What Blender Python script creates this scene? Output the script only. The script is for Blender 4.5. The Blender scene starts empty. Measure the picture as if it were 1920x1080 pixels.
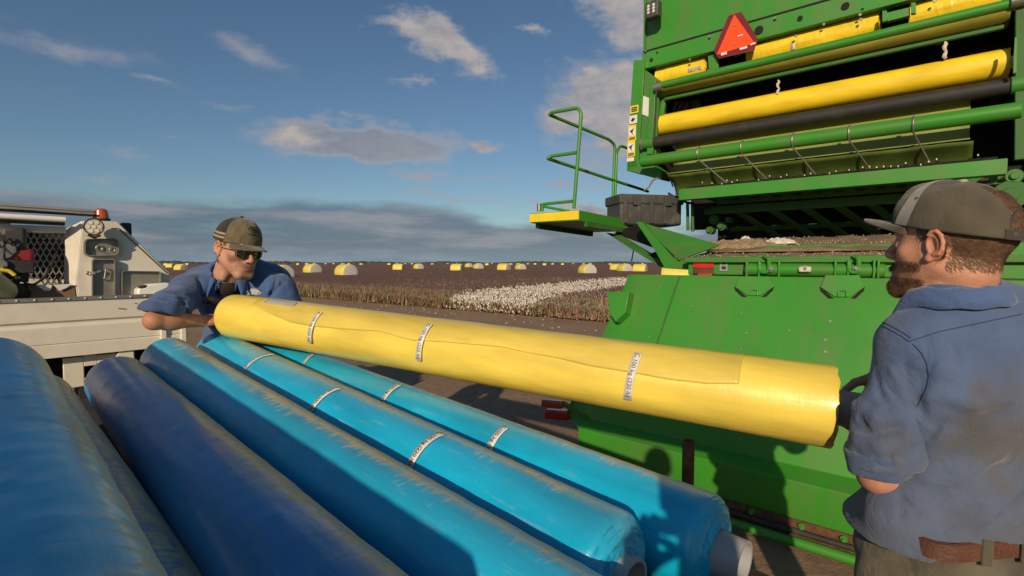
import bpy, bmesh, math, random
import numpy as np
from mathutils import Vector, Matrix, Euler
random.seed(7); np.random.seed(7)
R = math.radians
scene = bpy.context.scene
COL = scene.collection

# ------------------------------------------------------------------ camera
F = 960.0; CX = 960.0; CY = 540.0; CAMZ = 1.68
PITCH = math.atan((540.0-493.0)/F)
cam_d = bpy.data.cameras.new('camera'); cam = bpy.data.objects.new('camera', cam_d); COL.objects.link(cam)
cam_d.sensor_width = 36.0; cam_d.lens = 36.0*F/1920.0
cam_d.clip_start = 0.03; cam_d.clip_end = 6000
cam.location = (0, 0, CAMZ); cam.rotation_euler = (math.pi/2-PITCH, 0, 0)
scene.camera = cam
CAM = Vector((0, 0, CAMZ))
def ray(px, py):
    a = (px-CX)/F; b = (CY-py)/F
    c, s = math.cos(PITCH), math.sin(PITCH)
    return Vector((a, c+b*s, -s+b*c))
def at(px, py, Y):
    r = ray(px, py); return CAM + r*(Y/r.y)
def proj(p):
    d = Vector(p)-CAM; c, s = math.cos(PITCH), math.sin(PITCH)
    f = d.y*c-d.z*s; up = d.y*s+d.z*c
    return (CX+F*d.x/f, CY-F*up/f)

# ------------------------------------------------------------------ sun, world, exposure
SAZ = math.atan((1200-960)/F); SEL = R(20.5)
SDIR = Vector((math.sin(SAZ)*math.cos(SEL), math.cos(SAZ)*math.cos(SEL), -math.sin(SEL)))   # light travels this way
sun_d = bpy.data.lights.new('sun', 'SUN'); sun = bpy.data.objects.new('sun', sun_d); COL.objects.link(sun)
sun_d.energy = 3.7; sun_d.angle = R(0.6); sun_d.color = (1.0, 0.80, 0.56)
sun.rotation_euler = SDIR.to_track_quat('-Z', 'Y').to_euler()
sun.location = (-3, -10, 8)
scene.view_settings.view_transform = 'Standard'
scene.view_settings.look = 'None'
scene.view_settings.gamma = 1.0
scene.view_settings.exposure = 0.10

world = bpy.data.worlds.new('World'); scene.world = world; world.use_nodes = True
nt = world.node_tree; nt.nodes.clear()
def N(t, tree=None, **kw):
    n = (tree or nt).nodes.new(t)
    for k, v in kw.items(): setattr(n, k, v)
    return n
def setin(tree, sock, v):
    if hasattr(v, 'is_output') or isinstance(v, bpy.types.NodeSocket): tree.links.new(v, sock)
    else: sock.default_value = v
def MA(op, a, b=0.5, tree=None, clamp=False, c=None):
    t = tree or nt
    n = t.nodes.new('ShaderNodeMath'); n.operation = op; n.use_clamp = clamp
    setin(t, n.inputs[0], a); setin(t, n.inputs[1], b)
    if c is not None: setin(t, n.inputs[2], c)
    return n.outputs[0]
def MR(v, a, b, c, d, tree=None, smooth=False):
    t = tree or nt
    n = t.nodes.new('ShaderNodeMapRange')
    if smooth: n.interpolation_type = 'SMOOTHSTEP'
    for i, x in enumerate((v, a, b, c, d)): setin(t, n.inputs[i], x)
    return n.outputs[0]
def MIXC(fac, a, b, tree=None, blend='MIX'):
    t = tree or nt
    n = t.nodes.new('ShaderNodeMix'); n.data_type = 'RGBA'; n.blend_type = blend
    setin(t, n.inputs[0], fac)
    for s, v in ((n.inputs[6], a), (n.inputs[7], b)):
        if isinstance(v, (tuple, list)): v = tuple(v)+((1,) if len(v) == 3 else ())
        setin(t, s, v)
    return n.outputs[2]
def NOISE(vec, scale, detail=5, rough=0.55, tree=None, dist=0.0):
    t = tree or nt
    n = t.nodes.new('ShaderNodeTexNoise'); t.links.new(vec, n.inputs['Vector'])
    n.inputs['Scale'].default_value = scale; n.inputs['Detail'].default_value = detail
    n.inputs['Roughness'].default_value = rough; n.inputs['Distortion'].default_value = dist
    return n.outputs['Fac'], n.outputs['Color']

def build_world():
    sky = N('ShaderNodeTexSky', sky_type='NISHITA', sun_disc=False)
    sky.sun_elevation = SEL
    toward = -SDIR
    sky.sun_rotation = math.atan2(toward.x, toward.y)
    sky.altitude = 100; sky.air_density = 1.0; sky.dust_density = 0.6; sky.ozone_density = 2.2
    tc = N('ShaderNodeTexCoord'); sep = N('ShaderNodeSeparateXYZ'); nt.links.new(tc.outputs['Generated'], sep.inputs[0])
    yy = MA('MAXIMUM', sep.outputs[1], 0.05)
    a = MA('DIVIDE', sep.outputs[0], yy); e = MA('DIVIDE', sep.outputs[2], yy)
    # general sky coordinates: ragged edges come from noise on the direction itself
    mp = N('ShaderNodeMapping'); nt.links.new(tc.outputs['Generated'], mp.inputs[0]); mp.inputs['Scale'].default_value = (1, 1, 2.2)
    d1, dc = NOISE(mp.outputs[0], 5.0, 7, 0.62)
    off = N('ShaderNodeVectorMath', operation='SUBTRACT'); nt.links.new(dc, off.inputs[0]); off.inputs[1].default_value = (0.5, 0.5, 0.5)
    osc = N('ShaderNodeVectorMath', operation='SCALE'); nt.links.new(off.outputs[0], osc.inputs[0]); osc.inputs['Scale'].default_value = 0.16
    cmb = N('ShaderNodeCombineXYZ'); nt.links.new(a, cmb.inputs[0]); nt.links.new(e, cmb.inputs[1])
    add = N('ShaderNodeVectorMath', operation='ADD'); nt.links.new(cmb.outputs[0], add.inputs[0]); nt.links.new(osc.outputs[0], add.inputs[1])
    fine, _ = NOISE(mp.outputs[0], 22.0, 8, 0.6)
    big, _ = NOISE(mp.outputs[0], 9.0, 6, 0.6)
    def blob(px, py, hw, hh, tilt, w):
        m = N('ShaderNodeMapping', vector_type='TEXTURE'); nt.links.new(add.outputs[0], m.inputs[0])
        m.inputs['Location'].default_value = ((px-CX)/F, (493-py)/F, 0)
        m.inputs['Rotation'].default_value = (0, 0, -R(tilt))
        m.inputs['Scale'].default_value = (hw/F, hh/F, 1)
        l = N('ShaderNodeVectorMath', operation='LENGTH'); nt.links.new(m.outputs[0], l.inputs[0])
        return MR(l.outputs['Value'], 0.0, 1.35, w, 0.0)
    def group(lst):
        o = None
        for b in lst:
            v = blob(*b); o = v if o is None else MA('MAXIMUM', o, v)
        return o
    thin = group([(160, 92, 170, 30, 17, .62), (475, 112, 85, 26, 24, .60), (300, 172, 60, 9, 10, .5), (420, 215, 90, 10, 8, .4), (320,250,60,9,0,.35),
                  (790, 338, 120, 14, 2, .62), (930, 335, 50, 10, 0, .55), (250, 300, 60, 12, 10, .4), (850, 378, 130, 12, 6, .6), (60, 372, 120, 16, 6, .6), (190,345,50,8,0,.45), (1120, 300, 90, 60, 0, .55), (800,160,60,10,5,.6), (1060,345,80,14,0,.55)])
    puffy = group([(835, 95, 120, 52, 32, .95), (745, 45, 60, 26, 20, .6), (893, 287, 62, 20, 3, .75), (1012, 66, 34, 18, 10, .7),
                   (1190, 45, 110, 70, 20, 1.0), (1115, 15, 100, 30, 5, .62), (1175, 205, 150, 95, 15, 1.15), (1070, 228, 80, 50, -20, .85), (1120, 388, 120, 24, 0, .9), (560, 262, 90, 30, 0, .7),
                   (1500, -150, 500, 200, 0, 1.0), (-500, 200, 400, 60, 0, .8)])
    lens = group([(680, 272, 205, 46, 6, 1.25), (600, 288, 120, 26, 0, .8)])
    def dens(g, k, lo, hi):
        n = MA('MULTIPLY', MA('SUBTRACT', MA('ADD', MA('MULTIPLY', fine, .45), MA('MULTIPLY', big, .55)), 0.5), k)
        return MR(MA('ADD', g, n), lo, hi, 0.0, 1.0, smooth=True)
    d_thin = MA('MULTIPLY', dens(thin, 0.9, 0.10, 0.70), 0.70)
    d_puff = dens(puffy, 1.3, 0.22, 0.62)
    d_lens = dens(lens, 0.9, 0.22, 0.75)
    # low grey bank near the horizon, wraps all the way round
    up = MA('ARCSINE', sep.outputs[2])
    bm_ = N('ShaderNodeMapping'); nt.links.new(tc.outputs['Generated'], bm_.inputs[0]); bm_.inputs['Scale'].default_value = (1.2, 1.2, 9)
    bn, _ = NOISE(bm_.outputs[0], 3.0, 8, 0.6)
    bm2 = N('ShaderNodeMapping'); nt.links.new(tc.outputs['Generated'], bm2.inputs[0]); bm2.inputs['Scale'].default_value = (1.2, 1.2, 4)
    bn2, _ = NOISE(bm2.outputs[0], 2.1, 4, 0.5)
    edge = MA('ADD', 0.106, MA('MULTIPLY', MA('SUBTRACT', bn2, 0.5), 0.13))
    right_fade = MR(a, -0.1, 0.22, 0.0, 0.045)
    edge = MA('ADD', MA('SUBTRACT', edge, right_fade), MA('MULTIPLY', MA('SUBTRACT', MA('ADD', MA('MULTIPLY', bn, .6), MA('MULTIPLY', big, .4)), 0.5), 0.085))
    d_bank = MR(MA('SUBTRACT', edge, up), -0.012, 0.020, 0.0, 1.0, smooth=True)
    d_bank = MA('MULTIPLY', d_bank, MR(bn, 0.28, 0.5, 0.65, 1.0))
    bank_col = MIXC(MR(bn, 0.42, 0.62, 0, 1), (0.080, 0.125, 0.185), (0.24, 0.25, 0.285))
    bank_low = MR(up, 0.0, 0.035, 1.0, 0.0)
    bank_col = MIXC(MA('MULTIPLY', bank_low, 0.55), bank_col, (0.22, 0.32, 0.40))
    # sky base
    sc = N('ShaderNodeVectorMath', operation='SCALE'); nt.links.new(sky.outputs[0], sc.inputs[0]); sc.inputs['Scale'].default_value = SKYK
    col = MIXC(1.0, sc.outputs[0], SKYT, blend='MULTIPLY')
    shade = MR(MA('ADD', MA('MULTIPLY', fine, .5), MA('MULTIPLY', big, .5)), 0.36, 0.6, 0.0, 1.0)
    col = MIXC(d_thin, col, (0.33, 0.32, 0.35))
    col = MIXC(MA('MULTIPLY', d_bank, 0.9), col, bank_col)
    col = MIXC(MA('MULTIPLY', d_lens, 0.9), col, MIXC(MR(d_lens, .5, 1, 1, 0), MIXC(shade, (0.19, 0.21, 0.26), (0.27,0.28,0.31)), (0.37, 0.34, 0.335)))
    core = MR(d_puff, 0.5, 1.0, 0.0, 1.0)
    pc = MIXC(core, (0.31, 0.32, 0.35), MIXC(shade, (0.22, 0.235, 0.28), (0.43, 0.39, 0.37)))
    col = MIXC(MA('MULTIPLY', d_puff, 0.93), col, pc)
    bg = N('ShaderNodeBackground'); nt.links.new(col, bg.inputs[0]); bg.inputs[1].default_value = 1.0
    out = N('ShaderNodeOutputWorld'); nt.links.new(bg.outputs[0], out.inputs[0])
SKYK = 0.068; SKYT = (0.82, 0.93, 0.98)
build_world()

# ------------------------------------------------------------------ materials
MATS = {}
def mat(name, base, rough=0.6, metal=0.0, var=0.25, vscale=6.0, bump=0.0, bscale=40.0, dirt=0.0, dirtc=(0.20, 0.15, 0.09), dscale=3.0, attr=None, spec=0.5, coord='Object', sss=0.0, dlo=0.5, dhi=0.75, sheen=0.0, alpha=1.0, trans=0.0, coat=0.0, streak=None):
    if name in MATS: return MATS[name]
    m = bpy.data.materials.new(name); m.use_nodes = True; t = m.node_tree
    b = t.nodes['Principled BSDF']
    tc = t.nodes.new('ShaderNodeTexCoord'); vec = tc.outputs[coord]
    f1, _ = NOISE(vec, vscale, 6, 0.6, t)
    if attr:
        an = t.nodes.new('ShaderNodeAttribute'); an.attribute_name = attr
        bc = an.outputs['Color']
    else: bc = tuple(base)+(1,)
    lo = 1-var; hi = 1+var
    fac = MR(f1, 0.25, 0.75, lo, hi, t)
    cmb = t.nodes.new('ShaderNodeCombineColor')
    for i in range(3): t.links.new(fac, cmb.inputs[i])
    col = MIXC(1.0, bc, cmb.outputs[0], t, 'MULTIPLY')
    rr = rough
    if dirt > 0:
        v2 = vec
        if streak:
            mp = t.nodes.new('ShaderNodeMapping'); t.links.new(vec, mp.inputs[0]); mp.inputs['Scale'].default_value = streak; v2 = mp.outputs[0]
        d1, _ = NOISE(v2, dscale, 9, 0.68, t)
        df = MA('MULTIPLY', MR(d1, dlo, dhi, 0, 1, t), dirt, t)
        col = MIXC(df, col, tuple(dirtc), t)
        rr = MR(df, 0, 1, rough, min(1, rough+0.3), t)
    t.links.new(col, b.inputs['Base Color'])
    setin(t, b.inputs['Roughness'], rr)
    b.inputs['Metallic'].default_value = metal
    b.inputs['Specular IOR Level'].default_value = spec
    if sss > 0:
        b.inputs['Subsurface Weight'].default_value = sss; b.inputs['Subsurface Radius'].default_value = (0.012, 0.004, 0.002); b.inputs['Subsurface Scale'].default_value = 1.0
    if sheen: b.inputs['Sheen Weight'].default_value = sheen
    if coat: b.inputs['Coat Weight'].default_value = coat; b.inputs['Coat Roughness'].default_value = 0.2
    if alpha < 1: b.inputs['Alpha'].default_value = alpha
    if trans: b.inputs['Transmission Weight'].default_value = trans
    if bump > 0:
        bn, _ = NOISE(vec, bscale, 6, 0.6, t)
        bp = t.nodes.new('ShaderNodeBump'); bp.inputs['Strength'].default_value = bump; bp.inputs['Distance'].default_value = 0.01
        t.links.new(bn, bp.inputs['Height']); t.links.new(bp.outputs[0], b.inputs['Normal'])
    MATS[name] = m
    return m

GREEN = mat('green_paint', (0.040, 0.245, 0.018), 0.42, var=0.12, vscale=1.5, dirt=0.62, dirtc=(0.13, 0.13, 0.055), dscale=4.2, dlo=0.45, dhi=0.78, streak=(1.2, 1.2, .4), coat=0.15)
GREEN2 = mat('green_paint_dusty', (0.034, 0.21, 0.02), 0.55, var=0.15, vscale=3, dirt=0.8, dirtc=(0.13, 0.11, 0.055), dscale=5, dlo=0.42, dhi=0.75)
DGREEN = mat('dark_green_frame', (0.026, 0.150, 0.020), 0.6, var=0.3, dirt=0.7, dirtc=(0.08, 0.06, 0.035), dscale=6, dlo=0.4, dhi=0.75)
YEL = mat('yellow_paint', (0.80, 0.60, 0.02), 0.5, var=0.1, dirt=0.4, dscale=8)
BLACK = mat('black_rubber', (0.022, 0.020, 0.018), 0.65, var=0.25, dirt=0.4, dirtc=(0.10, 0.08, 0.06), dscale=5)
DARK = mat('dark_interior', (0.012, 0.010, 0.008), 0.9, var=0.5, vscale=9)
STEEL = mat('worn_steel', (0.32, 0.30, 0.27), 0.45, metal=0.7, var=0.25, dirt=0.5, dscale=9)
RUST = mat('rusty_steel', (0.10, 0.042, 0.022), 0.85, var=0.5, vscale=30, dirt=0.8, dirtc=(0.20, 0.13, 0.04), dscale=22, bump=0.6, bscale=90)
WHITE = mat('cream_white_paint', (0.68, 0.64, 0.54), 0.5, var=0.06, vscale=2, dirt=0.55, dirtc=(0.34, 0.27, 0.18), dscale=3.5, dlo=0.5, dhi=0.85)
WHITEP = mat('white_plastic', (0.78, 0.76, 0.70), 0.4, var=0.06)
ALU = mat('dull_aluminium', (0.45, 0.42, 0.36), 0.4, metal=0.6, var=0.2, dirt=0.5, dscale=10)
RED = mat('red_enamel', (0.26, 0.015, 0.012), 0.55, var=0.3, dirt=0.5, dscale=20)
LABEL = mat('white_label', (0.72, 0.70, 0.66), 0.5, var=0.08, dirt=0.5, dirtc=(0.4, 0.35, 0.25), dscale=12)
INK = mat('black_ink', (0.02, 0.02, 0.022), 0.5, var=0.1)
DECAL_Y = mat('yellow_decal', (0.75, 0.58, 0.03), 0.5, var=0.1)
CORE = mat('grey_core_plastic', (0.36, 0.36, 0.37), 0.5, var=0.08, dirt=0.3, dscale=9)
GREY = mat('dark_grey_plastic', (0.05, 0.05, 0.047), 0.6, var=0.2, dirt=0.6, dirtc=(0.16, 0.13, 0.09), dscale=7)
LINT = mat('cotton_lint', (0.62, 0.56, 0.46), 0.95, var=0.35, vscale=30, bump=1.0, bscale=60)

# ------------------------------------------------------------------ mesh helpers
ORIG = {}
def link(o, parent=None):
    COL.objects.link(o)
    if parent is not None: o.parent = parent
    return o
def empty(name, loc, label=None, cat=None, group=None, rotz=0):
    o = bpy.data.objects.new(name, None); COL.objects.link(o); o.location = loc; o.rotation_euler = (0, 0, rotz)
    o.empty_display_size = 0.2
    ORIG[o.name] = Vector(loc) if rotz == 0 else Vector((0, 0, 0))
    if label: tag(o, label, cat, group)
    return o
def tag(o, label, cat=None, group=None, kind=None):
    if label: o['label'] = label
    if cat: o['category'] = cat
    if group: o['group'] = group
    if kind: o['kind'] = kind
    return o
def structure(o): o['kind'] = 'structure'; return o
def mesh_np(name, V, Fc, m, parent=None, smooth=False, sharp=None, cols=None, local=False, uv=None):
    """V (n,3), Fc list/array of faces, world coordinates unless local"""
    V = np.asarray(V, dtype=np.float64)
    org = Vector((0, 0, 0))
    if parent is not None: org = ORIG.get(parent.name, Vector((0, 0, 0)))
    if not local: V = V-np.array(org)
    me = bpy.data.meshes.new(name)
    if isinstance(Fc, np.ndarray):
        k = Fc.shape[1]
        me.vertices.add(len(V)); me.vertices.foreach_set('co', V.ravel())
        me.loops.add(Fc.size); me.loops.foreach_set('vertex_index', Fc.ravel().astype(np.int32))
        me.polygons.add(len(Fc)); me.polygons.foreach_set('loop_start', np.arange(0, Fc.size, k, dtype=np.int32))
        me.update(calc_edges=True); me.validate()
    else:
        me.from_pydata([tuple(v) for v in V], [], Fc); me.validate()
    if smooth: me.polygons.foreach_set('use_smooth', [True]*len(me.polygons))
    if smooth and sharp: me.set_sharp_from_angle(angle=R(sharp))
    if cols is not None:
        ca = me.color_attributes.new('Col', 'FLOAT_COLOR', 'POINT')
        c = np.ones((len(V), 4)); c[:, :3] = cols; ca.data.foreach_set('color', c.ravel())
    for x in (m if isinstance(m, (list, tuple)) else [m]): me.materials.append(x)
    o = bpy.data.objects.new(name, me); link(o, parent)
    ORIG[o.name] = org if parent is not None else Vector((0, 0, 0))
    return o
class MB:
    def __init__(s): s.v = []; s.f = []; s.mi = []; s.m = 0
    def add(s, vs, fs):
        b = len(s.v); s.v += [Vector(v) for v in vs]
        for f in fs: s.f.append([i+b for i in f]); s.mi.append(s.m)
        return s
    def box(s, c, ax, ay, az):
        """centre and three half-extent vectors"""
        c = Vector(c); ax = Vector(ax); ay = Vector(ay); az = Vector(az)
        vs = [c+i*ax+j*ay+k*az for i in (-1, 1) for j in (-1, 1) for k in (-1, 1)]
        return s.add(vs, [(0, 1, 3, 2), (4, 6, 7, 5), (0, 4, 5, 1), (2, 3, 7, 6), (0, 2, 6, 4), (1, 5, 7, 3)])
    def bar(s, p, q, w, h, up=(0, 0, 1)):
        p = Vector(p); q = Vector(q); d = (q-p); L = d.length; d.normalize(); up = Vector(up)
        a = d.cross(up)
        if a.length < 1e-4: a = d.cross(Vector((1, 0, 0)))
        a.normalize(); b = a.cross(d)
        return s.box((p+q)/2, d*L/2, a*w/2, b*h/2)
    def tube(s, path, r, n=12, cap=True):
        path = [Vector(p) for p in path]; m = len(path)
        rr = r if isinstance(r, (list, tuple)) else [r]*m
        rings = []; prev = None
        for i, p in enumerate(path):
            d = (path[min(i+1, m-1)]-path[max(i-1, 0)]).normalized()
            if prev is None:
                a = d.cross(Vector((0, 0, 1)))
                if a.length < 0.1: a = d.cross(Vector((1, 0, 0)))
            else: a = prev-d*prev.dot(d)
            a.normalize(); prev = a; b = d.cross(a)
            rings.append([p+(a*math.cos(2*math.pi*k/n)+b*math.sin(2*math.pi*k/n))*rr[i] for k in range(n)])
        vs = [v for r_ in rings for v in r_]; fs = []
        for i in range(m-1):
            for k in range(n): fs.append((i*n+k, i*n+(k+1) % n, (i+1)*n+(k+1) % n, (i+1)*n+k))
        if cap: fs.append(tuple(range(n))[::-1]); fs.append(tuple((m-1)*n+k for k in range(n)))
        return s.add(vs, fs)
    def cyl(s, p, q, r, n=24): return s.tube([p, q], r, n)
    def prism(s, pts, t):
        """planar polygon pts extruded by vector t"""
        t = Vector(t); n = len(pts); pts = [Vector(p) for p in pts]
        vs = pts+[p+t for p in pts]
        fs = [tuple(range(n)), tuple(range(n, 2*n))[::-1]]+[(i, i+n, (i+1) % n+n, (i+1) % n) for i in range(n)]
        return s.add(vs, fs)
    def grid(s, P):
        h = len(P); w = len(P[0]); vs = [v for r_ in P for v in r_]
        return s.add(vs, [(i*w+j, i*w+j+1, (i+1)*w+j+1, (i+1)*w+j) for i in range(h-1) for j in range(w-1)])
    def build(s, name, m, parent=None, smooth=False, bevel=0.0, seg=2, sharp=35, solid=0.0, sub=0):
        o = mesh_np(name, s.v, s.f, m, parent, smooth or bevel > 0, sharp)
        bm = bmesh.new(); bm.from_mesh(o.data); bmesh.ops.recalc_face_normals(bm, faces=bm.faces); bm.to_mesh(o.data); bm.free()
        if isinstance(m, (list, tuple)) and len(s.mi) == len(o.data.polygons): o.data.polygons.foreach_set('material_index', s.mi)
        if smooth or bevel > 0: o.data.set_sharp_from_angle(angle=R(sharp))
        if solid:
            md = o.modifiers.new('solid', 'SOLIDIFY'); md.thickness = solid; md.offset = 0
        if sub:
            md = o.modifiers.new('sub', 'SUBSURF'); md.levels = sub; md.render_levels = sub
        if bevel:
            md = o.modifiers.new('bevel', 'BEVEL'); md.width = bevel; md.segments = seg; md.limit_method = 'ANGLE'; md.angle_limit = R(40); md.harden_normals = False
        return o
def smoothpath(pts, r=0.04, n=5):
    """round the corners of a polyline"""
    pts = [Vector(p) for p in pts]; out = [pts[0]]
    for i in range(1, len(pts)-1):
        a, b, c = pts[i-1], pts[i], pts[i+1]
        d1 = (a-b); d2 = (c-b); rr = min(r, d1.length*0.45, d2.length*0.45)
        p = b+d1.normalized()*rr; q = b+d2.normalized()*rr
        for k in range(n+1):
            t = k/n; out.append(p*(1-t)**2+b*2*t*(1-t)+q*t*t)
    out.append(pts[-1]); return out
def text_mesh(s, size, align='CENTER'):
    cu = bpy.data.curves.new('lettering', 'FONT'); cu.body = s; cu.size = size; cu.align_x = align; cu.align_y = 'CENTER'; cu.resolution_u = 3
    o = bpy.data.objects.new('lettering', cu); COL.objects.link(o)
    dg = bpy.context.evaluated_depsgraph_get(); me = bpy.data.meshes.new_from_object(o.evaluated_get(dg))
    V = np.array([v.co[:] for v in me.vertices]); Fs = [tuple(p.vertices) for p in me.polygons]
    bpy.data.objects.remove(o); bpy.data.curves.remove(cu); bpy.data.meshes.remove(me)
    return V, Fs
# ================================================================== GROUND AND FIELD
UD = Vector((0.768, -0.641, 0)); VD = Vector((0.641, 0.768, 0))      # along the picker's rear, and away from the camera
def gz(x, y):
    t = np.clip((np.sqrt(x*x+y*y)-7.5)/9.0, 0, 1); return -0.7*t*t*(3-2*t)
def vnoise(x, y, s=0):
    """cheap smooth value noise on numpy arrays"""
    xi = np.floor(x).astype(np.int64); yi = np.floor(y).astype(np.int64); fx = x-xi; fy = y-yi
    fx = fx*fx*(3-2*fx); fy = fy*fy*(3-2*fy)
    def h(a, b):
        n = (a*374761393+b*668265263+s*982451653) & 0x7fffffff
        n = ((n ^ (n >> 13))*1274126177) & 0x7fffffff
        return ((n ^ (n >> 16)) & 0xffff)/65535.0
    return (h(xi, yi)*(1-fx)+h(xi+1, yi)*fx)*(1-fy)+(h(xi, yi+1)*(1-fx)+h(xi+1, yi+1)*fx)*fy
def fbm(x, y, o=4, s=0):
    r = 0; a = 0.5
    for i in range(o): r = r+a*vnoise(x, y, s+i); x = x*2.03; y = y*2.03; a *= 0.5
    return r
def grid_faces(h, w):
    i = np.arange(h-1)[:, None]*w+np.arange(w-1)[None]
    return np.stack([i, i+1, i+w+1, i+w], -1).reshape(-1, 4)

def ground_material():
    m = bpy.data.materials.new('field_dirt'); m.use_nodes = True; t = m.node_tree; b = t.nodes['Principled BSDF']
    tc = t.nodes.new('ShaderNodeTexCoord'); v = tc.outputs['Object']
    n1, _ = NOISE(v, 0.6, 6, 0.6, t); n2, _ = NOISE(v, 9, 8, 0.7, t); n3, _ = NOISE(v, 70, 6, 0.7, t)
    c = MIXC(MR(n1, .3, .7, 0, 1, t), (0.34, 0.220, 0.130), (0.45, 0.31, 0.195), t)
    c = MIXC(MR(n2, .35, .75, 0, 1, t), c, (0.23, 0.15, 0.10), t)
    c = MIXC(MR(n3, .55, .8, 0, .7, t), c, (0.42, 0.32, 0.23), t)
    vo = t.nodes.new('ShaderNodeTexVoronoi'); t.links.new(v, vo.inputs['Vector']); vo.inputs['Scale'].default_value = 16
    fl = MA('MULTIPLY', MR(vo.outputs['Distance'], 0.0, 0.13, 1, 0, t), MR(n2, .5, .6, 0, 1, t), t)
    c = MIXC(fl, c, (0.42, 0.35, 0.26), t)
    t.links.new(c, b.inputs['Base Color']); b.inputs['Roughness'].default_value = 0.95; b.inputs['Specular IOR Level'].default_value = 0.2
    bp = t.nodes.new('ShaderNodeBump'); bp.inputs['Strength'].default_value = 0.9; bp.inputs['Distance'].default_value = 0.04
    t.links.new(MA('ADD', n2, MA('MULTIPLY', n3, .5, t), t), bp.inputs['Height']); t.links.new(bp.outputs[0], b.inputs['Normal'])
    return m
GMAT = ground_material()
def make_ground():
    r = np.concatenate([np.linspace(0.0, 12, 90), np.geomspace(12.4, 4500, 60)])
    th = np.linspace(0, 2*math.pi, 181)
    Rr, T = np.meshgrid(r, th, indexing='ij'); X = Rr*np.sin(T); Y = Rr*np.cos(T)
    Z = gz(X, Y)+np.where(Rr < 40, (fbm(X*1.3, Y*1.3, 4)-.5)*.06, 0)
    V = np.stack([X, Y, Z], -1).reshape(-1, 3)
    o = mesh_np('ground', V, grid_faces(len(r), len(th)), GMAT, smooth=True); structure(o)
    bm = bmesh.new(); bm.from_mesh(o.data); bmesh.ops.remove_doubles(bm, verts=bm.verts, dist=1e-4); bmesh.ops.recalc_face_normals(bm, faces=bm.faces)
    if sum(f.normal.z for f in bm.faces) < 0: bmesh.ops.reverse_faces(bm, faces=bm.faces)
    bm.to_mesh(o.data); bm.free()
make_ground()
VEDGE = 18.1
def field_xy(s, t):   # s metres along the field edge, t metres into the crop
    return s*0.768+t*0.641, -s*0.641+t*0.768
def crop_mats():
    m = bpy.data.materials.new('cotton_stalks'); m.use_nodes = True; t = m.node_tree; b = t.nodes['Principled BSDF']
    a = t.nodes.new('ShaderNodeAttribute'); a.attribute_name = 'Col'
    t.links.new(a.outputs['Color'], b.inputs['Base Color']); b.inputs['Roughness'].default_value = 0.9; b.inputs['Specular IOR Level'].default_value = 0.1
    c = bpy.data.materials.new('crop_canopy'); c.use_nodes = True; t = c.node_tree; b = t.nodes['Principled BSDF']
    tc = t.nodes.new('ShaderNodeTexCoord'); v = tc.outputs['Object']
    n1, _ = NOISE(v, 0.05, 4, 0.6, t); n2, _ = NOISE(v, 1.7, 8, 0.75, t); n3, _ = NOISE(v, 7, 4, 0.7, t)
    cc = MIXC(MR(n2, .3, .7, 0, 1, t), (0.175, 0.108, 0.084), (0.31, 0.20, 0.155), t)
    cc = MIXC(MR(n1, .3, .7, 0, .5, t), cc, (0.22, 0.14, 0.125), t)
    cc = MIXC(MR(n3, .64, .70, 0, .8, t), cc, (0.5, 0.46, 0.40), t)
    t.links.new(cc, b.inputs['Base Color']); b.inputs['Roughness'].default_value = 1.0; b.inputs['Specular IOR Level'].default_value = 0.0
    bp = t.nodes.new('ShaderNodeBump'); bp.inputs['Strength'].default_value = 1; bp.inputs['Distance'].default_value = 0.3
    t.links.new(n2, bp.inputs['Height']); t.links.new(bp.outputs[0], b.inputs['Normal'])
    return m, c
STALK, CANOPY = crop_mats()
def white_mask(x, y):
    # unpicked strip: its corner lies at the field edge, rows run away from the edge
    ex, ey = -3.4, 26.4; rx, ry = 0.47, 0.883; sx, sy = 0.768, -0.641
    dx = x-ex; dy = y-ey; det = sx*ry-rx*sy
    s = (dx*ry-rx*dy)/det; t = (sx*dy-sy*dx)/det
    return s, t
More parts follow.
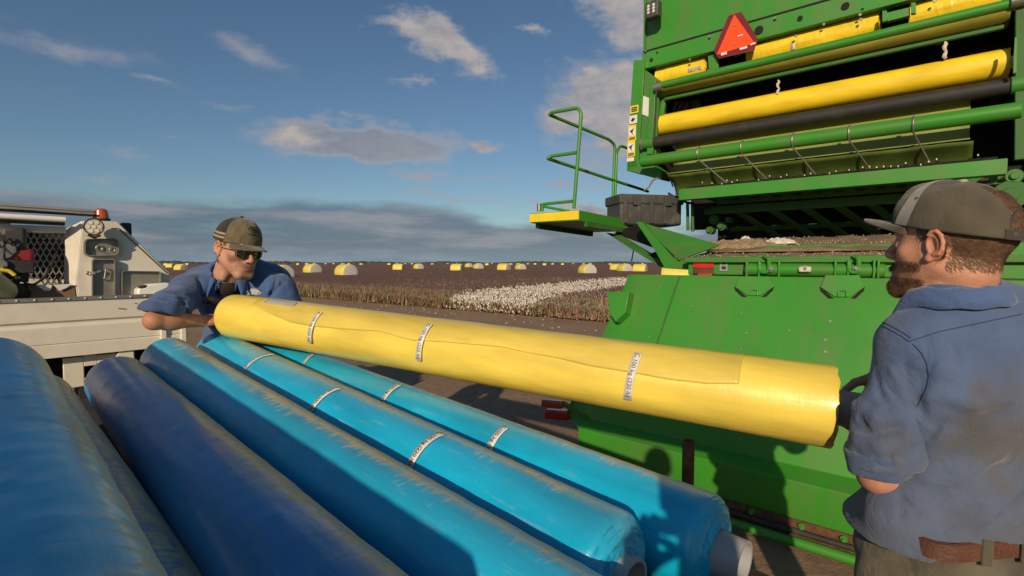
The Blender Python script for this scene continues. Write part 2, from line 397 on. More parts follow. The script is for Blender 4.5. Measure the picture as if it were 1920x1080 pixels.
def make_crop():
    tt = np.concatenate([[0.5, 0.9], np.geomspace(1.6, 3800, 80)]); ss = np.concatenate([-np.geomspace(3500, 30, 24), np.linspace(-28, 90, 100), np.geomspace(100, 3500, 24)])
    T, S = np.meshgrid(tt, ss, indexing='ij'); X, Y = field_xy(S, T+VEDGE)
    Z = gz(X, Y)+np.minimum(0.80, 0.05+0.22*T)+(fbm(X*1.1, Y*1.1, 3)-.5)*.25
    V = np.stack([X, Y, Z], -1).reshape(-1, 3)
    f = grid_faces(len(tt), len(ss))[:, ::-1]
    o = mesh_np('crop_canopy', V, f, CANOPY, smooth=True)
    tag(o, 'brown picked cotton crop stretching to the horizon', 'crop', kind='stuff')
    # stalks
    n1 = 42000; n2 = 40000
    t = np.concatenate([np.random.rand(n1)**1.5*30, 20+np.random.rand(n2)**1.4*170])
    Yc = t+VEDGE
    s = np.concatenate([np.random.uniform(-40, 42, n1), np.random.uniform(-190, 200, n2)])
    s[:n1] = np.where(np.random.rand(n1) < .55, np.random.uniform(-32, 4, n1), s[:n1])
    far = np.arange(len(t)) >= n1
    x, y = field_xy(s, Yc)
    keep = (y > 5) & (x/y > -0.66) & (x/y < 0.75); x, y, t, far = x[keep], y[keep], t[keep], far[keep]
    # snap to rows
    n = len(x); ws, wt = white_mask(x, y)
    white = (ws > 0.2+np.random.rand(n)*.5) & (ws < 5.6+0.02*wt) & (wt > -.3) & (wt < 48)
    front = (ws > 5.6) & (wt < 8)
    z0 = gz(x, y); h = np.random.uniform(.62, 1.0, n)*np.where(t < 1.2, .75, 1); h = np.where(white, h*.95, h)
    V = []; Fc = []; C = []
    base = 0
    def add_tris(P, col):   # P (m,3,3), col (m,3)
        nonlocal base
        m = len(P); V.append(P.reshape(-1, 3)); C.append(np.repeat(col, 3, 0)); Fc.append(base+np.arange(3*m).reshape(-1, 3)); base += 3*m
    for k in range(7):
        idx = np.arange(n) if k < 4 else np.where(~far)[0]; m = len(idx)
        a = np.random.rand(m)*6.283; w = np.where(far[idx], .10, .035)*np.random.uniform(.6, 1.5, m)
        z1 = np.random.uniform(0.0, .45, m)*h[idx]; z2 = np.random.uniform(.6, 1.0, m)*h[idx]; ln = np.random.uniform(.05, .36, m)
        jx = x[idx]+np.random.normal(0, .12, m); jy = y[idx]+np.random.normal(0, .12, m); ca, sa = np.cos(a), np.sin(a)
        P = np.zeros((m, 3, 3))
        P[:, 0] = np.stack([jx-sa*w, jy+ca*w, z0[idx]+z1], -1); P[:, 1] = np.stack([jx+sa*w, jy-ca*w, z0[idx]+z1], -1)
        P[:, 2] = np.stack([jx+ca*ln, jy+sa*ln, z0[idx]+z2], -1)
        b = np.array([0.225, 0.132, 0.092])*np.random.uniform(.5, 1.7, (m, 1))*np.array([1, 1, 1])
        g = (np.random.rand(m) < np.where(t[idx] < 3.5, .38, .08))
        b[g] = np.array([0.18, 0.20, 0.07])*np.random.uniform(.6, 1.5, (g.sum(), 1))
        p = np.random.rand(m) < .2; b[p] = np.array([0.26, 0.145, 0.125])*np.random.uniform(.7, 1.2, (p.sum(), 1))
        add_tris(P, b)
    # bolls: tetra-ish pairs of triangles
    def bolls(idx, size, zlo, zhi, bright=.62):
        m = len(idx); bx = x[idx]+np.random.normal(0, .17, m); by = y[idx]+np.random.normal(0, .17, m)
        bz = z0[idx]+h[idx]*np.random.uniform(zlo, zhi, m); r = size*np.random.uniform(.6, 1.3, m)
        for q in range(3):
            a = np.random.rand(m)*6.283
            P = np.zeros((m, 3, 3))
            for c in range(3):
                th = a+c*2.094
                P[:, c] = np.stack([bx+np.cos(th)*r*(1 if q else .4), by+np.sin(th)*r*(.4 if q == 1 else 1), bz+np.sin(th+q*1.9)*r], -1)
            add_tris(P, np.array([bright, bright*.95, bright*.86])*np.random.uniform(.65, 1.1, (m, 1)))
    wi = np.where(white)[0]
    for k in range(6): bolls(wi, .052, .25, 1.10, .92)
    oi = np.where(~white & ~far)[0]
    for k in range(2): bolls(np.random.choice(oi, int(len(oi)*.30), False), .028, .1, 1.0, .5)
    fi = np.where(front & ~far)[0]
    for k in range(2): bolls(fi, .032, .2, 1.0, .55)
    oi = np.where(far)[0]; bolls(np.random.choice(oi, int(len(oi)*.12), False), .05, .5, 1.1, .4)
    o = mesh_np('cotton_plants', np.concatenate(V), np.concatenate(Fc), STALK, cols=np.concatenate(C))
    tag(o, 'cotton plants, mostly bare brown stalks with one strip of white bolls', 'cotton plants', kind='stuff')
    # lint and clods lying on the bare headland
    m = 420; s = np.random.uniform(-26, 22, m); t = -np.random.rand(m)**1.6*9; x2, y2 = field_xy(s, t+VEDGE+.3)
    V = []; Fc = []
    for i in range(m):
        r = random.uniform(.02, .06); z = float(gz(x2[i], y2[i]))+.02; b = len(V)
        for k in range(5): a = k*1.257+random.random()*.6; V.append((x2[i]+math.cos(a)*r, y2[i]+math.sin(a)*r, z))
        V.append((x2[i], y2[i], z+r*.8))
        for k in range(5): Fc.append((b+k, b+(k+1) % 5, b+5))
    o = mesh_np('cotton_lint', V, Fc, LINT, smooth=True); tag(o, 'scraps of white cotton lint lying on the dirt headland', 'cotton lint', kind='stuff')
make_crop()

def make_treeline():
    V = []; Fc = []
    rng = np.random.default_rng(3)
    for i in range(1500):
        az = R(rng.uniform(-46, 24)); d = rng.uniform(900, 1150); x = math.sin(az)*d; y = math.cos(az)*d
        hh = rng.uniform(1.2, 3.2)*(1+.5*math.sin(az*40)) ; w = rng.uniform(4, 12); b = len(V); n = 7
        for k in range(n): a = k*2*math.pi/n; V.append((x+math.cos(a)*w, y+math.sin(a)*w*.5, -.7))
        for k in range(n): a = k*2*math.pi/n; V.append((x+math.cos(a)*w*.9*rng.uniform(.6, 1.1), y+math.sin(a)*w*.45, .5+hh*rng.uniform(.5, .9)))
        V.append((x, y, 1.0+hh))
        for k in range(n):
            j = (k+1) % n; Fc.append((b+k, b+j, b+n+j, b+n+k)); Fc.append((b+n+k, b+n+j, b+2*n))
    o = mesh_np('tree_line', V, Fc, mat('far_foliage', (0.05, 0.062, 0.055), 0.9, var=0.3, vscale=.1))
    tag(o, 'thin dark line of trees along the far horizon', 'tree line', kind='stuff')
make_treeline()

# ================================================================== COTTON BALES IN THE FIELD
BALE_Y = mat('yellow_bale_wrap', (0.72, 0.60, 0.11), 0.5, var=0.12, vscale=2)
BALE_W = mat('bale_cotton_end', (0.52, 0.49, 0.43), 0.95, var=0.18, vscale=4)
def bale_mesh():
    root = empty('round_cotton_bale', (0, 0, 0)); r = 1.13; hl = 1.2; n = 40
    mb = MB()
    prof = [(-hl, r*.93), (-hl+.08, r), (-hl*.4, r*1.01), (hl*.4, r*1.01), (hl-.08, r), (hl, r*.93)]
    P = [[Vector((x, math.sin(2*math.pi*k/n)*q, r+math.cos(2*math.pi*k/n)*q*.98)) for k in range(n+1)] for x, q in prof]
    mb.grid(P); w = mb.build('wrap', BALE_Y, root, smooth=True, sharp=60)
    for s in (-1, 1):
        mb = MB(); rows = []
        for q, dx in ((.93, 0), (.75, .05), (.4, .07), (.0, .08)):
            rows.append([Vector((s*(hl+dx*.8), math.sin(2*math.pi*k/n)*r*q, r+math.cos(2*math.pi*k/n)*r*q*.98)) for k in range(n+1)])
        mb.grid(rows); mb.build('cotton_end', BALE_W, root, smooth=True)
    return root
BALES = [  # px centre, px width, wide side shows (turn), label
 (527, 40, 1.15, 'pale cotton bale just beyond the left worker\'s shoulder, the nearest one in the field'),
 (586, 27, 1.0, 'yellow and white bale, second one to the right of the left worker'),
 (649, 34, 1.0, 'largest bale in the open field, third one to the right of the left worker'),
 (748, 19, .3, 'bale left of the centre of the field, showing mostly its yellow wrap'),
 (785, 16, 1.0, 'small white ended bale, just right of the mostly yellow one left of centre'),
 (857, 21, .3, 'mostly yellow bale right of the centre of the field, with a smaller one beside it'),
 (879, 12, .9, 'small bale tucked between two wider ones at mid field'),
 (897, 16, 1.0, 'yellow and white bale above the left tip of the white cotton strip'),
 (945, 20, .5, 'low far bale between two yellow and white bales above the white strip'),
 (976, 18, 1.0, 'yellow and white bale left of the platform of the green picker'),
 (1101, 29, 1.0, 'big bale under the picker platform, the largest in the right of the field'),
 (1156, 20, .4, 'mostly yellow bale left of the pair beside the picker'),
 (1171, 23, .9, 'front bale of the pair beside the picker, yellow with a white end'),
 (1200, 24, .2, 'yellow bale directly left of the picker tailgate bracket'),
 (1268, 52, .05, 'yellow bale glimpsed through the gap between the picker bracket and its tailgate'),
 (340, 20, .9, 'bale between the service truck canopy and the left worker'),
 (320, 13, .5, 'small bale close against the edge of the service truck canopy'),
]
proto_bale = bale_mesh(); first = True
def place_bale(px, w, turn, label, used=[False]):
    Yd = 2.45*F/w; x = (px-CX)/F*Yd; yaw = math.atan2(x, Yd)
    rot = -yaw-R(4+74*min(turn, 1.1)*.78)
    if not used[0]: o = proto_bale; used[0] = True
    else:
        o = proto_bale.copy(); COL.objects.link(o)
        for ch in proto_bale.children:
            c = ch.copy(); COL.objects.link(c); c.parent = o
    o.location = (x, Yd, float(gz(x, Yd))-0.02)
    o.rotation_euler = (0, 0, rot)
    s = random.uniform(.96, 1.03); o.scale = (s, s, s)
    tag(o, label, 'cotton bale', 'round cotton bales scattered over the field')
for b in BALES: place_bale(*b)
rb = random.Random(11)
for i in range(40):
    px = 560+i*16.6+rb.uniform(-5, 5)
    place_bale(px, rb.choice([2.6, 3.2, 3.8, 4.6, 5.5, 6.5]), rb.choice([.1, .5, 1]), 'tiny distant cotton bale, one of the row of specks along the horizon')
for px, w in ((300, 5), (312, 7), (352, 6)): place_bale(px, w, .5, 'tiny distant cotton bale, one of the row of specks along the horizon')

# ================================================================== PLASTIC ROLLS
def film_material(name, base, dust, duston=True, rough=0.32, shift=-.28, seed=0.0, feather=1.0, dustc=(0.62, 0.50, 0.26)):
    m = bpy.data.materials.new(name); m.use_nodes = True; t = m.node_tree; b = t.nodes['Principled BSDF']
    tc = t.nodes.new('ShaderNodeTexCoord'); v = tc.outputs['Object']
    sp = t.nodes.new('ShaderNodeSeparateXYZ'); t.links.new(v, sp.inputs[0])
    phi = MA('ARCTAN2', sp.outputs[1], sp.outputs[2], t)
    cb = t.nodes.new('ShaderNodeCombineXYZ'); t.links.new(MA('ADD', sp.outputs[0], seed, t), cb.inputs[0]); t.links.new(phi, cb.inputs[1]); cb.inputs[2].default_value = seed
    def mapped(sx, sy, shear=0):
        mp = t.nodes.new('ShaderNodeMapping'); t.links.new(cb.outputs[0], mp.inputs[0]); mp.inputs['Scale'].default_value = (sx, sy, 1); mp.inputs['Rotation'].default_value = (0, 0, shear); return mp.outputs[0]
    nf, _ = NOISE(mapped(75, 2.2, .10), 1.0, 5, 0.62, t)       # feathers, stretched round the roll
    nl, _ = NOISE(mapped(1.6, .5), 1.0, 4, 0.6, t)
    ns, _ = NOISE(mapped(7, 5), 1.0, 9, 0.65, t)
    nb, _ = NOISE(mapped(3, 1.2), 1.0, 3, 0.5, t)
    col = MIXC(MR(nb, .3, .7, 0, 1, t), tuple(c*.82 for c in base), tuple(min(1, c*1.15) for c in base), t)
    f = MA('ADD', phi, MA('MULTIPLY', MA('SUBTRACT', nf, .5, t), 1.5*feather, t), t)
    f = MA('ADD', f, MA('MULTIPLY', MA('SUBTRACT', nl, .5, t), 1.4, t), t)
    band = MA('MULTIPLY', MR(f, .20+shift, .62+shift, 0, 1, t, True), MR(phi, 1.1+shift, 1.7+shift, 1, 0, t), t)  # crest band: tan sheen of the dusty film painted into the colour
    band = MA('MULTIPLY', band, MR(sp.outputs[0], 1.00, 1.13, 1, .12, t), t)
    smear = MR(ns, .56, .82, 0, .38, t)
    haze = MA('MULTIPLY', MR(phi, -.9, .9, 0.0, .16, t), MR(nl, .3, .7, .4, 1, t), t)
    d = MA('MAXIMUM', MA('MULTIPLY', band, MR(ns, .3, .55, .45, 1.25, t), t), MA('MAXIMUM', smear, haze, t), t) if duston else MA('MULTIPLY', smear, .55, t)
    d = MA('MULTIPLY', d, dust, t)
    # flecks
    vo = t.nodes.new('ShaderNodeTexVoronoi'); t.links.new(mapped(26, 3.4), vo.inputs['Vector']); vo.inputs['Scale'].default_value = 1.0
    spk = MA('MULTIPLY', MR(vo.outputs['Distance'], .0, .085, 1, 0, t), MR(ns, .54, .6, 0, .8, t), t)
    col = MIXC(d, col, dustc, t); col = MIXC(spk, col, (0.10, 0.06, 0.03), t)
    t.links.new(col, b.inputs['Base Color'])
    t.links.new(MR(d, 0, .7, rough, .75, t), b.inputs['Roughness'])
    b.inputs['Coat Weight'].default_value = 0.3; b.inputs['Coat Roughness'].default_value = 0.22
    bp = t.nodes.new('ShaderNodeBump'); bp.inputs['Strength'].default_value = 0.35; bp.inputs['Distance'].default_value = 0.004
    t.links.new(MA('ADD', MA('MULTIPLY', nf, .6, t), MA('ADD', ns, nb, t), t), bp.inputs['Height']); t.links.new(bp.outputs[0], b.inputs['Normal'])
    return m
class Roll:
    def __init__(s, Rp, Lp, r, name, label, cat, m, group=None, rcore=0.045, tel=0.05, core_out=0.03, wob=0.0022, core_mat=None, seed=0, sag=0.0):
        Rp = Vector(Rp); Lp = Vector(Lp); s.r = r; s.c = (Rp+Lp)/2; s.L = (Rp-Lp).length
        X = (Rp-Lp).normalized(); Yv = Vector((0, 0, 1)).cross(X).normalized(); Z = X.cross(Yv)
        s.X, s.Y, s.Z = X, Yv, Z; s.seed = seed
        root = empty(name, s.c, label, cat, group)
        root.rotation_euler = Matrix((X, Yv, Z)).transposed().to_euler()
        ORIG[root.name] = Vector((0, 0, 0)); s.root = root
        nx, nt_ = 150, 96; hl = s.L/2; V = []; rows = []
        xs = np.linspace(-hl, hl-tel, nx); rs = np.full(nx, r); rs[0] *= .985
        n_end = 16; rg = np.random.default_rng(seed+5)
        ex = [(hl-tel+tel*math.sin(math.pi/2*min(1, .12+(k+1)/n_end*1.1))+rg.uniform(-.0022, .0022), r-(r-rcore)*((k+1)/n_end)**1.25) for k in range(n_end)]
        th = np.linspace(0, 2*math.pi, nt_, endpoint=False)
        TH, XS = np.meshgrid(th, xs); 
        ridge = (fbm(XS*2.2+seed*9.1, TH*1.2+3, 4, seed)-.5)*wob*2.2+(fbm(XS*30+seed, TH*1.3, 3, seed+9)-.5)*wob*1.2
        RR = rs[:, None]+ridge*(np.abs(np.sin(TH/2))*0+1)
        for i in range(nx): rows.append(np.stack([np.full(nt_, xs[i]), RR[i]*np.sin(th), RR[i]*np.cos(th)], -1))
        for (x, q) in ex: 
            jag = rg.normal(0, .0012, nt_); jag = np.convolve(np.r_[jag, jag[:6]], np.ones(6)/6, 'same')[:nt_]
            rows.append(np.stack([np.full(nt_, x)+jag*3, q*np.sin(th), q*np.cos(th)], -1))
        rows.insert(0, np.stack([np.full(nt_, -hl+.004), rcore*np.sin(th), rcore*np.cos(th)], -1))
        V = np.concatenate(rows); nr = len(rows)
        i = np.arange(nr-1)[:, None]*nt_; k = np.arange(nt_)[None]; kn = (k+1) % nt_
        Fa = np.stack([i+k, i+kn, i+nt_+kn, i+nt_+k], -1).reshape(-1, 4)[:, ::-1]
        s.film = mesh_np('film', V, Fa, m, root, smooth=True, sharp=50, local=True)
        mb = MB(); n = 40; prof = [(-hl-core_out, rcore*.995), (hl+core_out, rcore*.995), (hl+core_out, rcore*.86), (-hl-core_out, rcore*.86), (-hl-core_out, rcore*.995)]
        mb.grid([[Vector((x, q*math.sin(2*math.pi*j/n), q*math.cos(2*math.pi*j/n))) for j in range(n+1)] for x, q in prof])
        mb.build('core_tube', core_mat or CORE, root, smooth=True)
    def hit(s, px, py, r=None):
        """pixel of the photograph -> (distance along the roll, angle from the top)"""
        r = r or s.r; d = ray(px, py); o = CAM-s.c
        ox, oy, oz = o.dot(s.X), o.dot(s.Y), o.dot(s.Z); dx, dy, dz = d.dot(s.X), d.dot(s.Y), d.dot(s.Z)
        A = dy*dy+dz*dz; B = 2*(oy*dy+oz*dz); C = oy*oy+oz*oz-r*r; D = B*B-4*A*C
        t = (-B-math.sqrt(max(D, 0)))/(2*A)
        return ox+dx*t, math.atan2(oy+dy*t, oz+dz*t)
    def pt(s, x, ph, r): return (x, r*math.sin(ph), r*math.cos(ph))
    def sticker(s, top, bot, w=0.024, words='100 kg (220 lb)', wear=True):
        x1, p1 = s.hit(*top); x2, p2 = s.hit(*bot); r = s.r+.0035
        n = 24; V = []; Fc = []
        r += s.slift
        for i in range(n+1):
            t = i/n; x = x1+(x2-x1)*t; p = p1+(p2-p1)*t
            for u in (-.5, .5): V.append(s.pt(x+u*w, p, r))
        Fc = [(2*i, 2*i+1, 2*i+3, 2*i+2) for i in range(n)]
        st = mesh_np('weight_sticker', V, Fc, LABEL, s.root, local=True, smooth=True)
        md = st.modifiers.new('solid', 'SOLIDIFY'); md.thickness = .0012; md.offset = -1
        arc = abs(p2-p1)*s.r; tv, tf = text_mesh(words, 1.0); wd = tv[:, 0].max()-tv[:, 0].min(); k = arc*.76/wd; k2 = min(k, w*.95)
        out = []
        for vx, vy, _ in tv:
            t = .55+vx*k/arc; t = max(0, min(1, t)); out.append(s.pt(x1+(x2-x1)*t+vy*k2*s.flip, p1+(p2-p1)*t, r+.0028))
        lt = mesh_np('lettering', out, [f[::1] for f in tf], INK, st, local=True)
        tv, tf = text_mesh('C', 1.0); out = []
        for vx, vy, _ in tv:
            t = .07+vx*w*.75/arc; out.append(s.pt(x1+(x2-x1)*t+vy*w*.75*s.flip, p1+(p2-p1)*t, r+.0028))
        mesh_np('mark', out, tf, INK, st, local=True)
        if wear:
            V = []
            for i in range(4):
                t = .90+.1*i/3
                for u in (-.46, .46): V.append(s.pt(x1+(x2-x1)*t+u*w, p1+(p2-p1)*t, r+.0024))
            mesh_np('torn_end', V, [(2*i, 2*i+1, 2*i+3, 2*i+2) for i in range(3)], CORE, st, local=True)
    flip = 1; slift = 0.0
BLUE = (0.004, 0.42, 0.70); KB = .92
def kb(p): return CAM+(Vector(p)-CAM)*KB

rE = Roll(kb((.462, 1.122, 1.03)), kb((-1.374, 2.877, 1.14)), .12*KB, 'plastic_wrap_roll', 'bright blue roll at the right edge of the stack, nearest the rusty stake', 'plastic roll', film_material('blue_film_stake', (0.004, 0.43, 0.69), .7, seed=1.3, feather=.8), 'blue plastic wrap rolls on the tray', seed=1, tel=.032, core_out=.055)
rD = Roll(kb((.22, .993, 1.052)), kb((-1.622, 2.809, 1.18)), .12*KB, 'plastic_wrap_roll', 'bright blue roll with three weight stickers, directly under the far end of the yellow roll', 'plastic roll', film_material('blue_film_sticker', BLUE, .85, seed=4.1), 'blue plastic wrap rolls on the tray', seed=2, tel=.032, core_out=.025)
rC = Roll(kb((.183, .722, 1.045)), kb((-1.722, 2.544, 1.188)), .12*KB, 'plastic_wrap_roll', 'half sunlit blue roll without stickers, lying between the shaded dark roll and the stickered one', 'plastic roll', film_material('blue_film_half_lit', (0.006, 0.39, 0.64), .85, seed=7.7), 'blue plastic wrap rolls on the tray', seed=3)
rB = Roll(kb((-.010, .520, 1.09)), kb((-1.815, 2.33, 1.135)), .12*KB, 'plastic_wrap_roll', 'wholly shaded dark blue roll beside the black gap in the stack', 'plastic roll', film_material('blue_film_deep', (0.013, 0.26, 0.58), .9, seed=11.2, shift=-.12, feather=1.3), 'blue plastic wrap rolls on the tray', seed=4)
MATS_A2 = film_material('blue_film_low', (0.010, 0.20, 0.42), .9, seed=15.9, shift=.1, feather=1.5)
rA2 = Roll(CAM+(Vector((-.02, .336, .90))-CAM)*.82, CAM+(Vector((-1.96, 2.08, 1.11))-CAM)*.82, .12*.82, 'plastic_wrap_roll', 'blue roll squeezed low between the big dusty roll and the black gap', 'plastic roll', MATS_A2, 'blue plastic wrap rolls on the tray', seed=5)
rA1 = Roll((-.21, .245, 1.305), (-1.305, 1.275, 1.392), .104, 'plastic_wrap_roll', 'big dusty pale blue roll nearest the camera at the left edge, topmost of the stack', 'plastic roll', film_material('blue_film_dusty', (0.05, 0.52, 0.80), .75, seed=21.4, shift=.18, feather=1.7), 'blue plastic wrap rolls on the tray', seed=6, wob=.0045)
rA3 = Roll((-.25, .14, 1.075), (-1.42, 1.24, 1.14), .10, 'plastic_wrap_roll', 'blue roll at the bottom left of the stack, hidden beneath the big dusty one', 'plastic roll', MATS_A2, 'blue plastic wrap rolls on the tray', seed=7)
rA0 = Roll((-.32, -.20, 1.48), (-1.98, 1.36, 1.60), .108, 'plastic_wrap_roll', 'blue roll lying high on the steel rack at the camera side of the flatbed', 'plastic roll', MATS_A2, 'blue plastic wrap rolls on the tray', seed=9)  # out-of-view roll added to cast shade on the left rolls
YF = film_material('yellow_film', (0.82, 0.62, 0.095), .85, duston=False, rough=.38, seed=2.2, dustc=(.42, .31, .09))
YFLAP = film_material('yellow_film_flap', (0.70, 0.53, 0.09), 1.5, duston=False, rough=.45, seed=9.2, dustc=(.34, .25, .09))
def scl(p): 
    p = Vector(p); return CAM+(p-CAM)*0.84
Lp = scl((-1.599, 2.9406, 1.3745)); Rp = scl((.98226, 1.539, 1.24158))
rY = Roll(Rp, Lp, .105, 'plastic_wrap_roll', 'long yellow plastic roll carried between the two workers above the blue ones', 'plastic roll', YF, seed=8, tel=.004, core_out=.07, wob=.0016, core_mat=CORE)
rY.slift = .0055
for a, b in (((603, 588), (584, 641)), ((808, 611), (788, 674)), ((1198, 666), (1178, 745))): rY.sticker(a, b)
for a, b in (((513, 666), (460, 693)), ((637, 729), (584, 772)), ((829, 815), (768, 879))): rD.sticker(a, b)
for a, b in (((589, 665), (570, 683)), ((750, 723), (716, 757)), ((948, 803), (914, 852))): rE.sticker(a, b, words='100 kg (22')
def flap():
    pts = [(473, 573), (520, 595), (547, 605), (600, 613), (643, 617), (713, 622), (773, 640), (860, 648), (943, 653), (993, 663), (1045, 672), (1097, 685), (1168, 697), (1258, 713), (1323, 720), (1386, 721)]
    hs = [rY.hit(*p) for p in pts]; xs = np.linspace(hs[0][0], hs[-1][0], 200); ph = np.interp(xs, [h[0] for h in hs], [h[1] for h in hs])
    ph = ph+.05*(fbm(xs*5, xs*0+3, 4, 6)-.47)*np.clip((xs-xs[0])*3, 0, 1)+.07*np.maximum(0, np.sin(xs*4.2+1)**3)*(xs < xs[-1]-.4)
    n = 34; rows = []
    for i, x in enumerate(xs):
        row = []
        for j in range(n+1):
            t = j/n; p = 1.6+(ph[i]-1.6)*t
            lift = .0012+.0034*t**5+.0026*(vnoise(np.array(x*7+p*3.), np.array(p*1.2), 4)-.3)*t+.0026*max(0, vnoise(np.array(x*16+p*7), np.array(p*1.5-x*4), 8)-.55)*min(1, t*1.3)
            row.append(rY.pt(x, p, rY.r+float(lift)))
        rows.append(row)
    V = np.array(rows).reshape(-1, 3)
    o = mesh_np('loose_flap', V, grid_faces(len(rows), n+1), YFLAP, rY.root, smooth=True, local=True)
    md = o.modifiers.new('solid', 'SOLIDIFY'); md.thickness = .0012; md.offset = -1
    a = rY.hit(503, 563); b = rY.hit(548, 576); rows = []
    for i in range(9):
        x = a[0]+(b[0]-a[0])*i/8; rows.append([rY.pt(x+.01*j/8, a[1]+(b[1]-a[1])*j/8, rY.r+.006) for j in range(9)])
    o = mesh_np('paper_label', np.array(rows).reshape(-1, 3), grid_faces(9, 9), mat('grey_paper', (.42, .40, .38), .7, var=.15, vscale=30), rY.root, smooth=True, local=True)
    md = o.modifiers.new('solid', 'SOLIDIFY'); md.thickness = .0012; md.offset = -1
flap()

# ------------------------------------------------------------------ flatbed tray under the rolls
ZV_ = Vector((0, 0, 1))
def make_tray():
    d = (Vector((.46, 1.12, 0))-Vector((-1.37, 2.88, 0))).normalized(); n = Vector((0, 0, 1)).cross(d)      # n points away from the camera
    zc = .985; tilt = -.045
    c = Vector((-.64, 1.33, zc)); dd = Vector((d.x, d.y, tilt)).normalized()
    root = empty('flatbed_trailer', (c.x, c.y, 0), 'dark flatbed under the blue rolls with a rusty pipe stake at its far side', 'trailer')
    deckm = mat('worn_dark_deck', (0.030, 0.026, 0.022), .8, var=.5, vscale=12, dirt=.6, dirtc=(.07, .05, .035), dscale=8, bump=.4)
    e = Vector((.425, 1.03, 0)); far = e+n*.155-c; k = far.x*n.x+far.y*n.y
    hw = k; ctr = c; 
    mb = MB()
    for i in range(11):
        o = ctr+n*(-1.05+(k+1.05)*(i+.5)/11)+dd*(-.05)
        mb.box(o, dd*1.45, n*((k+1.05)/22-.006), Vector((0, 0, .02)))
    mb.build('deck', deckm, root, bevel=.004)
    mb = MB()
    mb.box(ctr+n*(k+.02)-dd*.05+Vector((0, 0, -.045)), dd*1.47, n*.022, Vector((0, 0, .07)))
    mb.box(ctr+n*(-1.07)-dd*.05+Vector((0, 0, -.045)), dd*1.47, n*.022, Vector((0, 0, .07)))
    mb.box(ctr-dd*1.52+n*(k-1.05)/2+Vector((0, 0, -.045)), dd*.02, n*(k+1.05)/2, Vector((0, 0, .07)))
    for s in (-.35, .35): mb.box(ctr+n*(-.35+s)-dd*.05+Vector((0, 0, -.12)), dd*1.4, n*.04, Vector((0, 0, .07)))
    mb.build('frame', deckm, root, bevel=.004)
    for k0 in (.25, .78):  # added rack that holds up the unseen shading roll
        p = rA0.c+rA0.X*rA0.L*(k0-.5); q = Vector((p.x, p.y, p.z-.135)); mb = MB()
        for w_ in (-.17, .17): b_ = q+n*w_; mb.bar(Vector((b_.x, b_.y, .90)), b_+ZV_*.12, .035, .035, up=(1, 0, 0))
        mb.bar(q-n*.17, q+n*.17, .04, .035); mb.build('rack_post', RUST, root, bevel=.003)
    for sx in (-.75,):
        for sn in (-1.0, k-.12):
            w = ctr+dd*sx+n*sn; w.z = .33
            mb = MB(); mb.cyl(w-n*.1, w+n*.1, .32, 40); ty = mb.build('wheel', BLACK, root, smooth=True, bevel=.02)
            mb = MB(); mb.cyl(w-n*.105, w+n*.105, .18, 32); mb.build('rim', STEEL, ty, smooth=True)
    mb = MB(); a = ctr+dd*-.75+n*(-1); a.z = .33; b = ctr+dd*-.75+n*(k-.12); b.z = .33; mb.cyl(a, b, .04, 16)
    a2 = a.copy(); mb.box(ctr+dd*-.75+Vector((0, 0, -.33)), dd*.05, n*.4, Vector((0, 0, .18))); mb.build('axle', deckm, root)
    # stake
    top = at(1291, 826, 1.42); bot = Vector((top.x, top.y, .88)); r = .0165; n_ = 24
    mb = MB(); prof = [(bot.z, r), (top.z, r), (top.z, r*.78), (top.z-.05, r*.76)]
    mb.grid([[Vector((top.x+q*math.cos(2*math.pi*j/n_), top.y+q*math.sin(2*math.pi*j/n_), z)) for j in range(n_+1)] for z, q in prof])
    mb.build('stake', RUST, root, smooth=True)
    mb = MB(); st = Vector((top.x, top.y, .93)); mb.bar(st, st+(ctr+n*k-st).project(n)*1.0, .05, .04); mb.build('stake_bracket', RUST, root, bevel=.003)
make_tray()
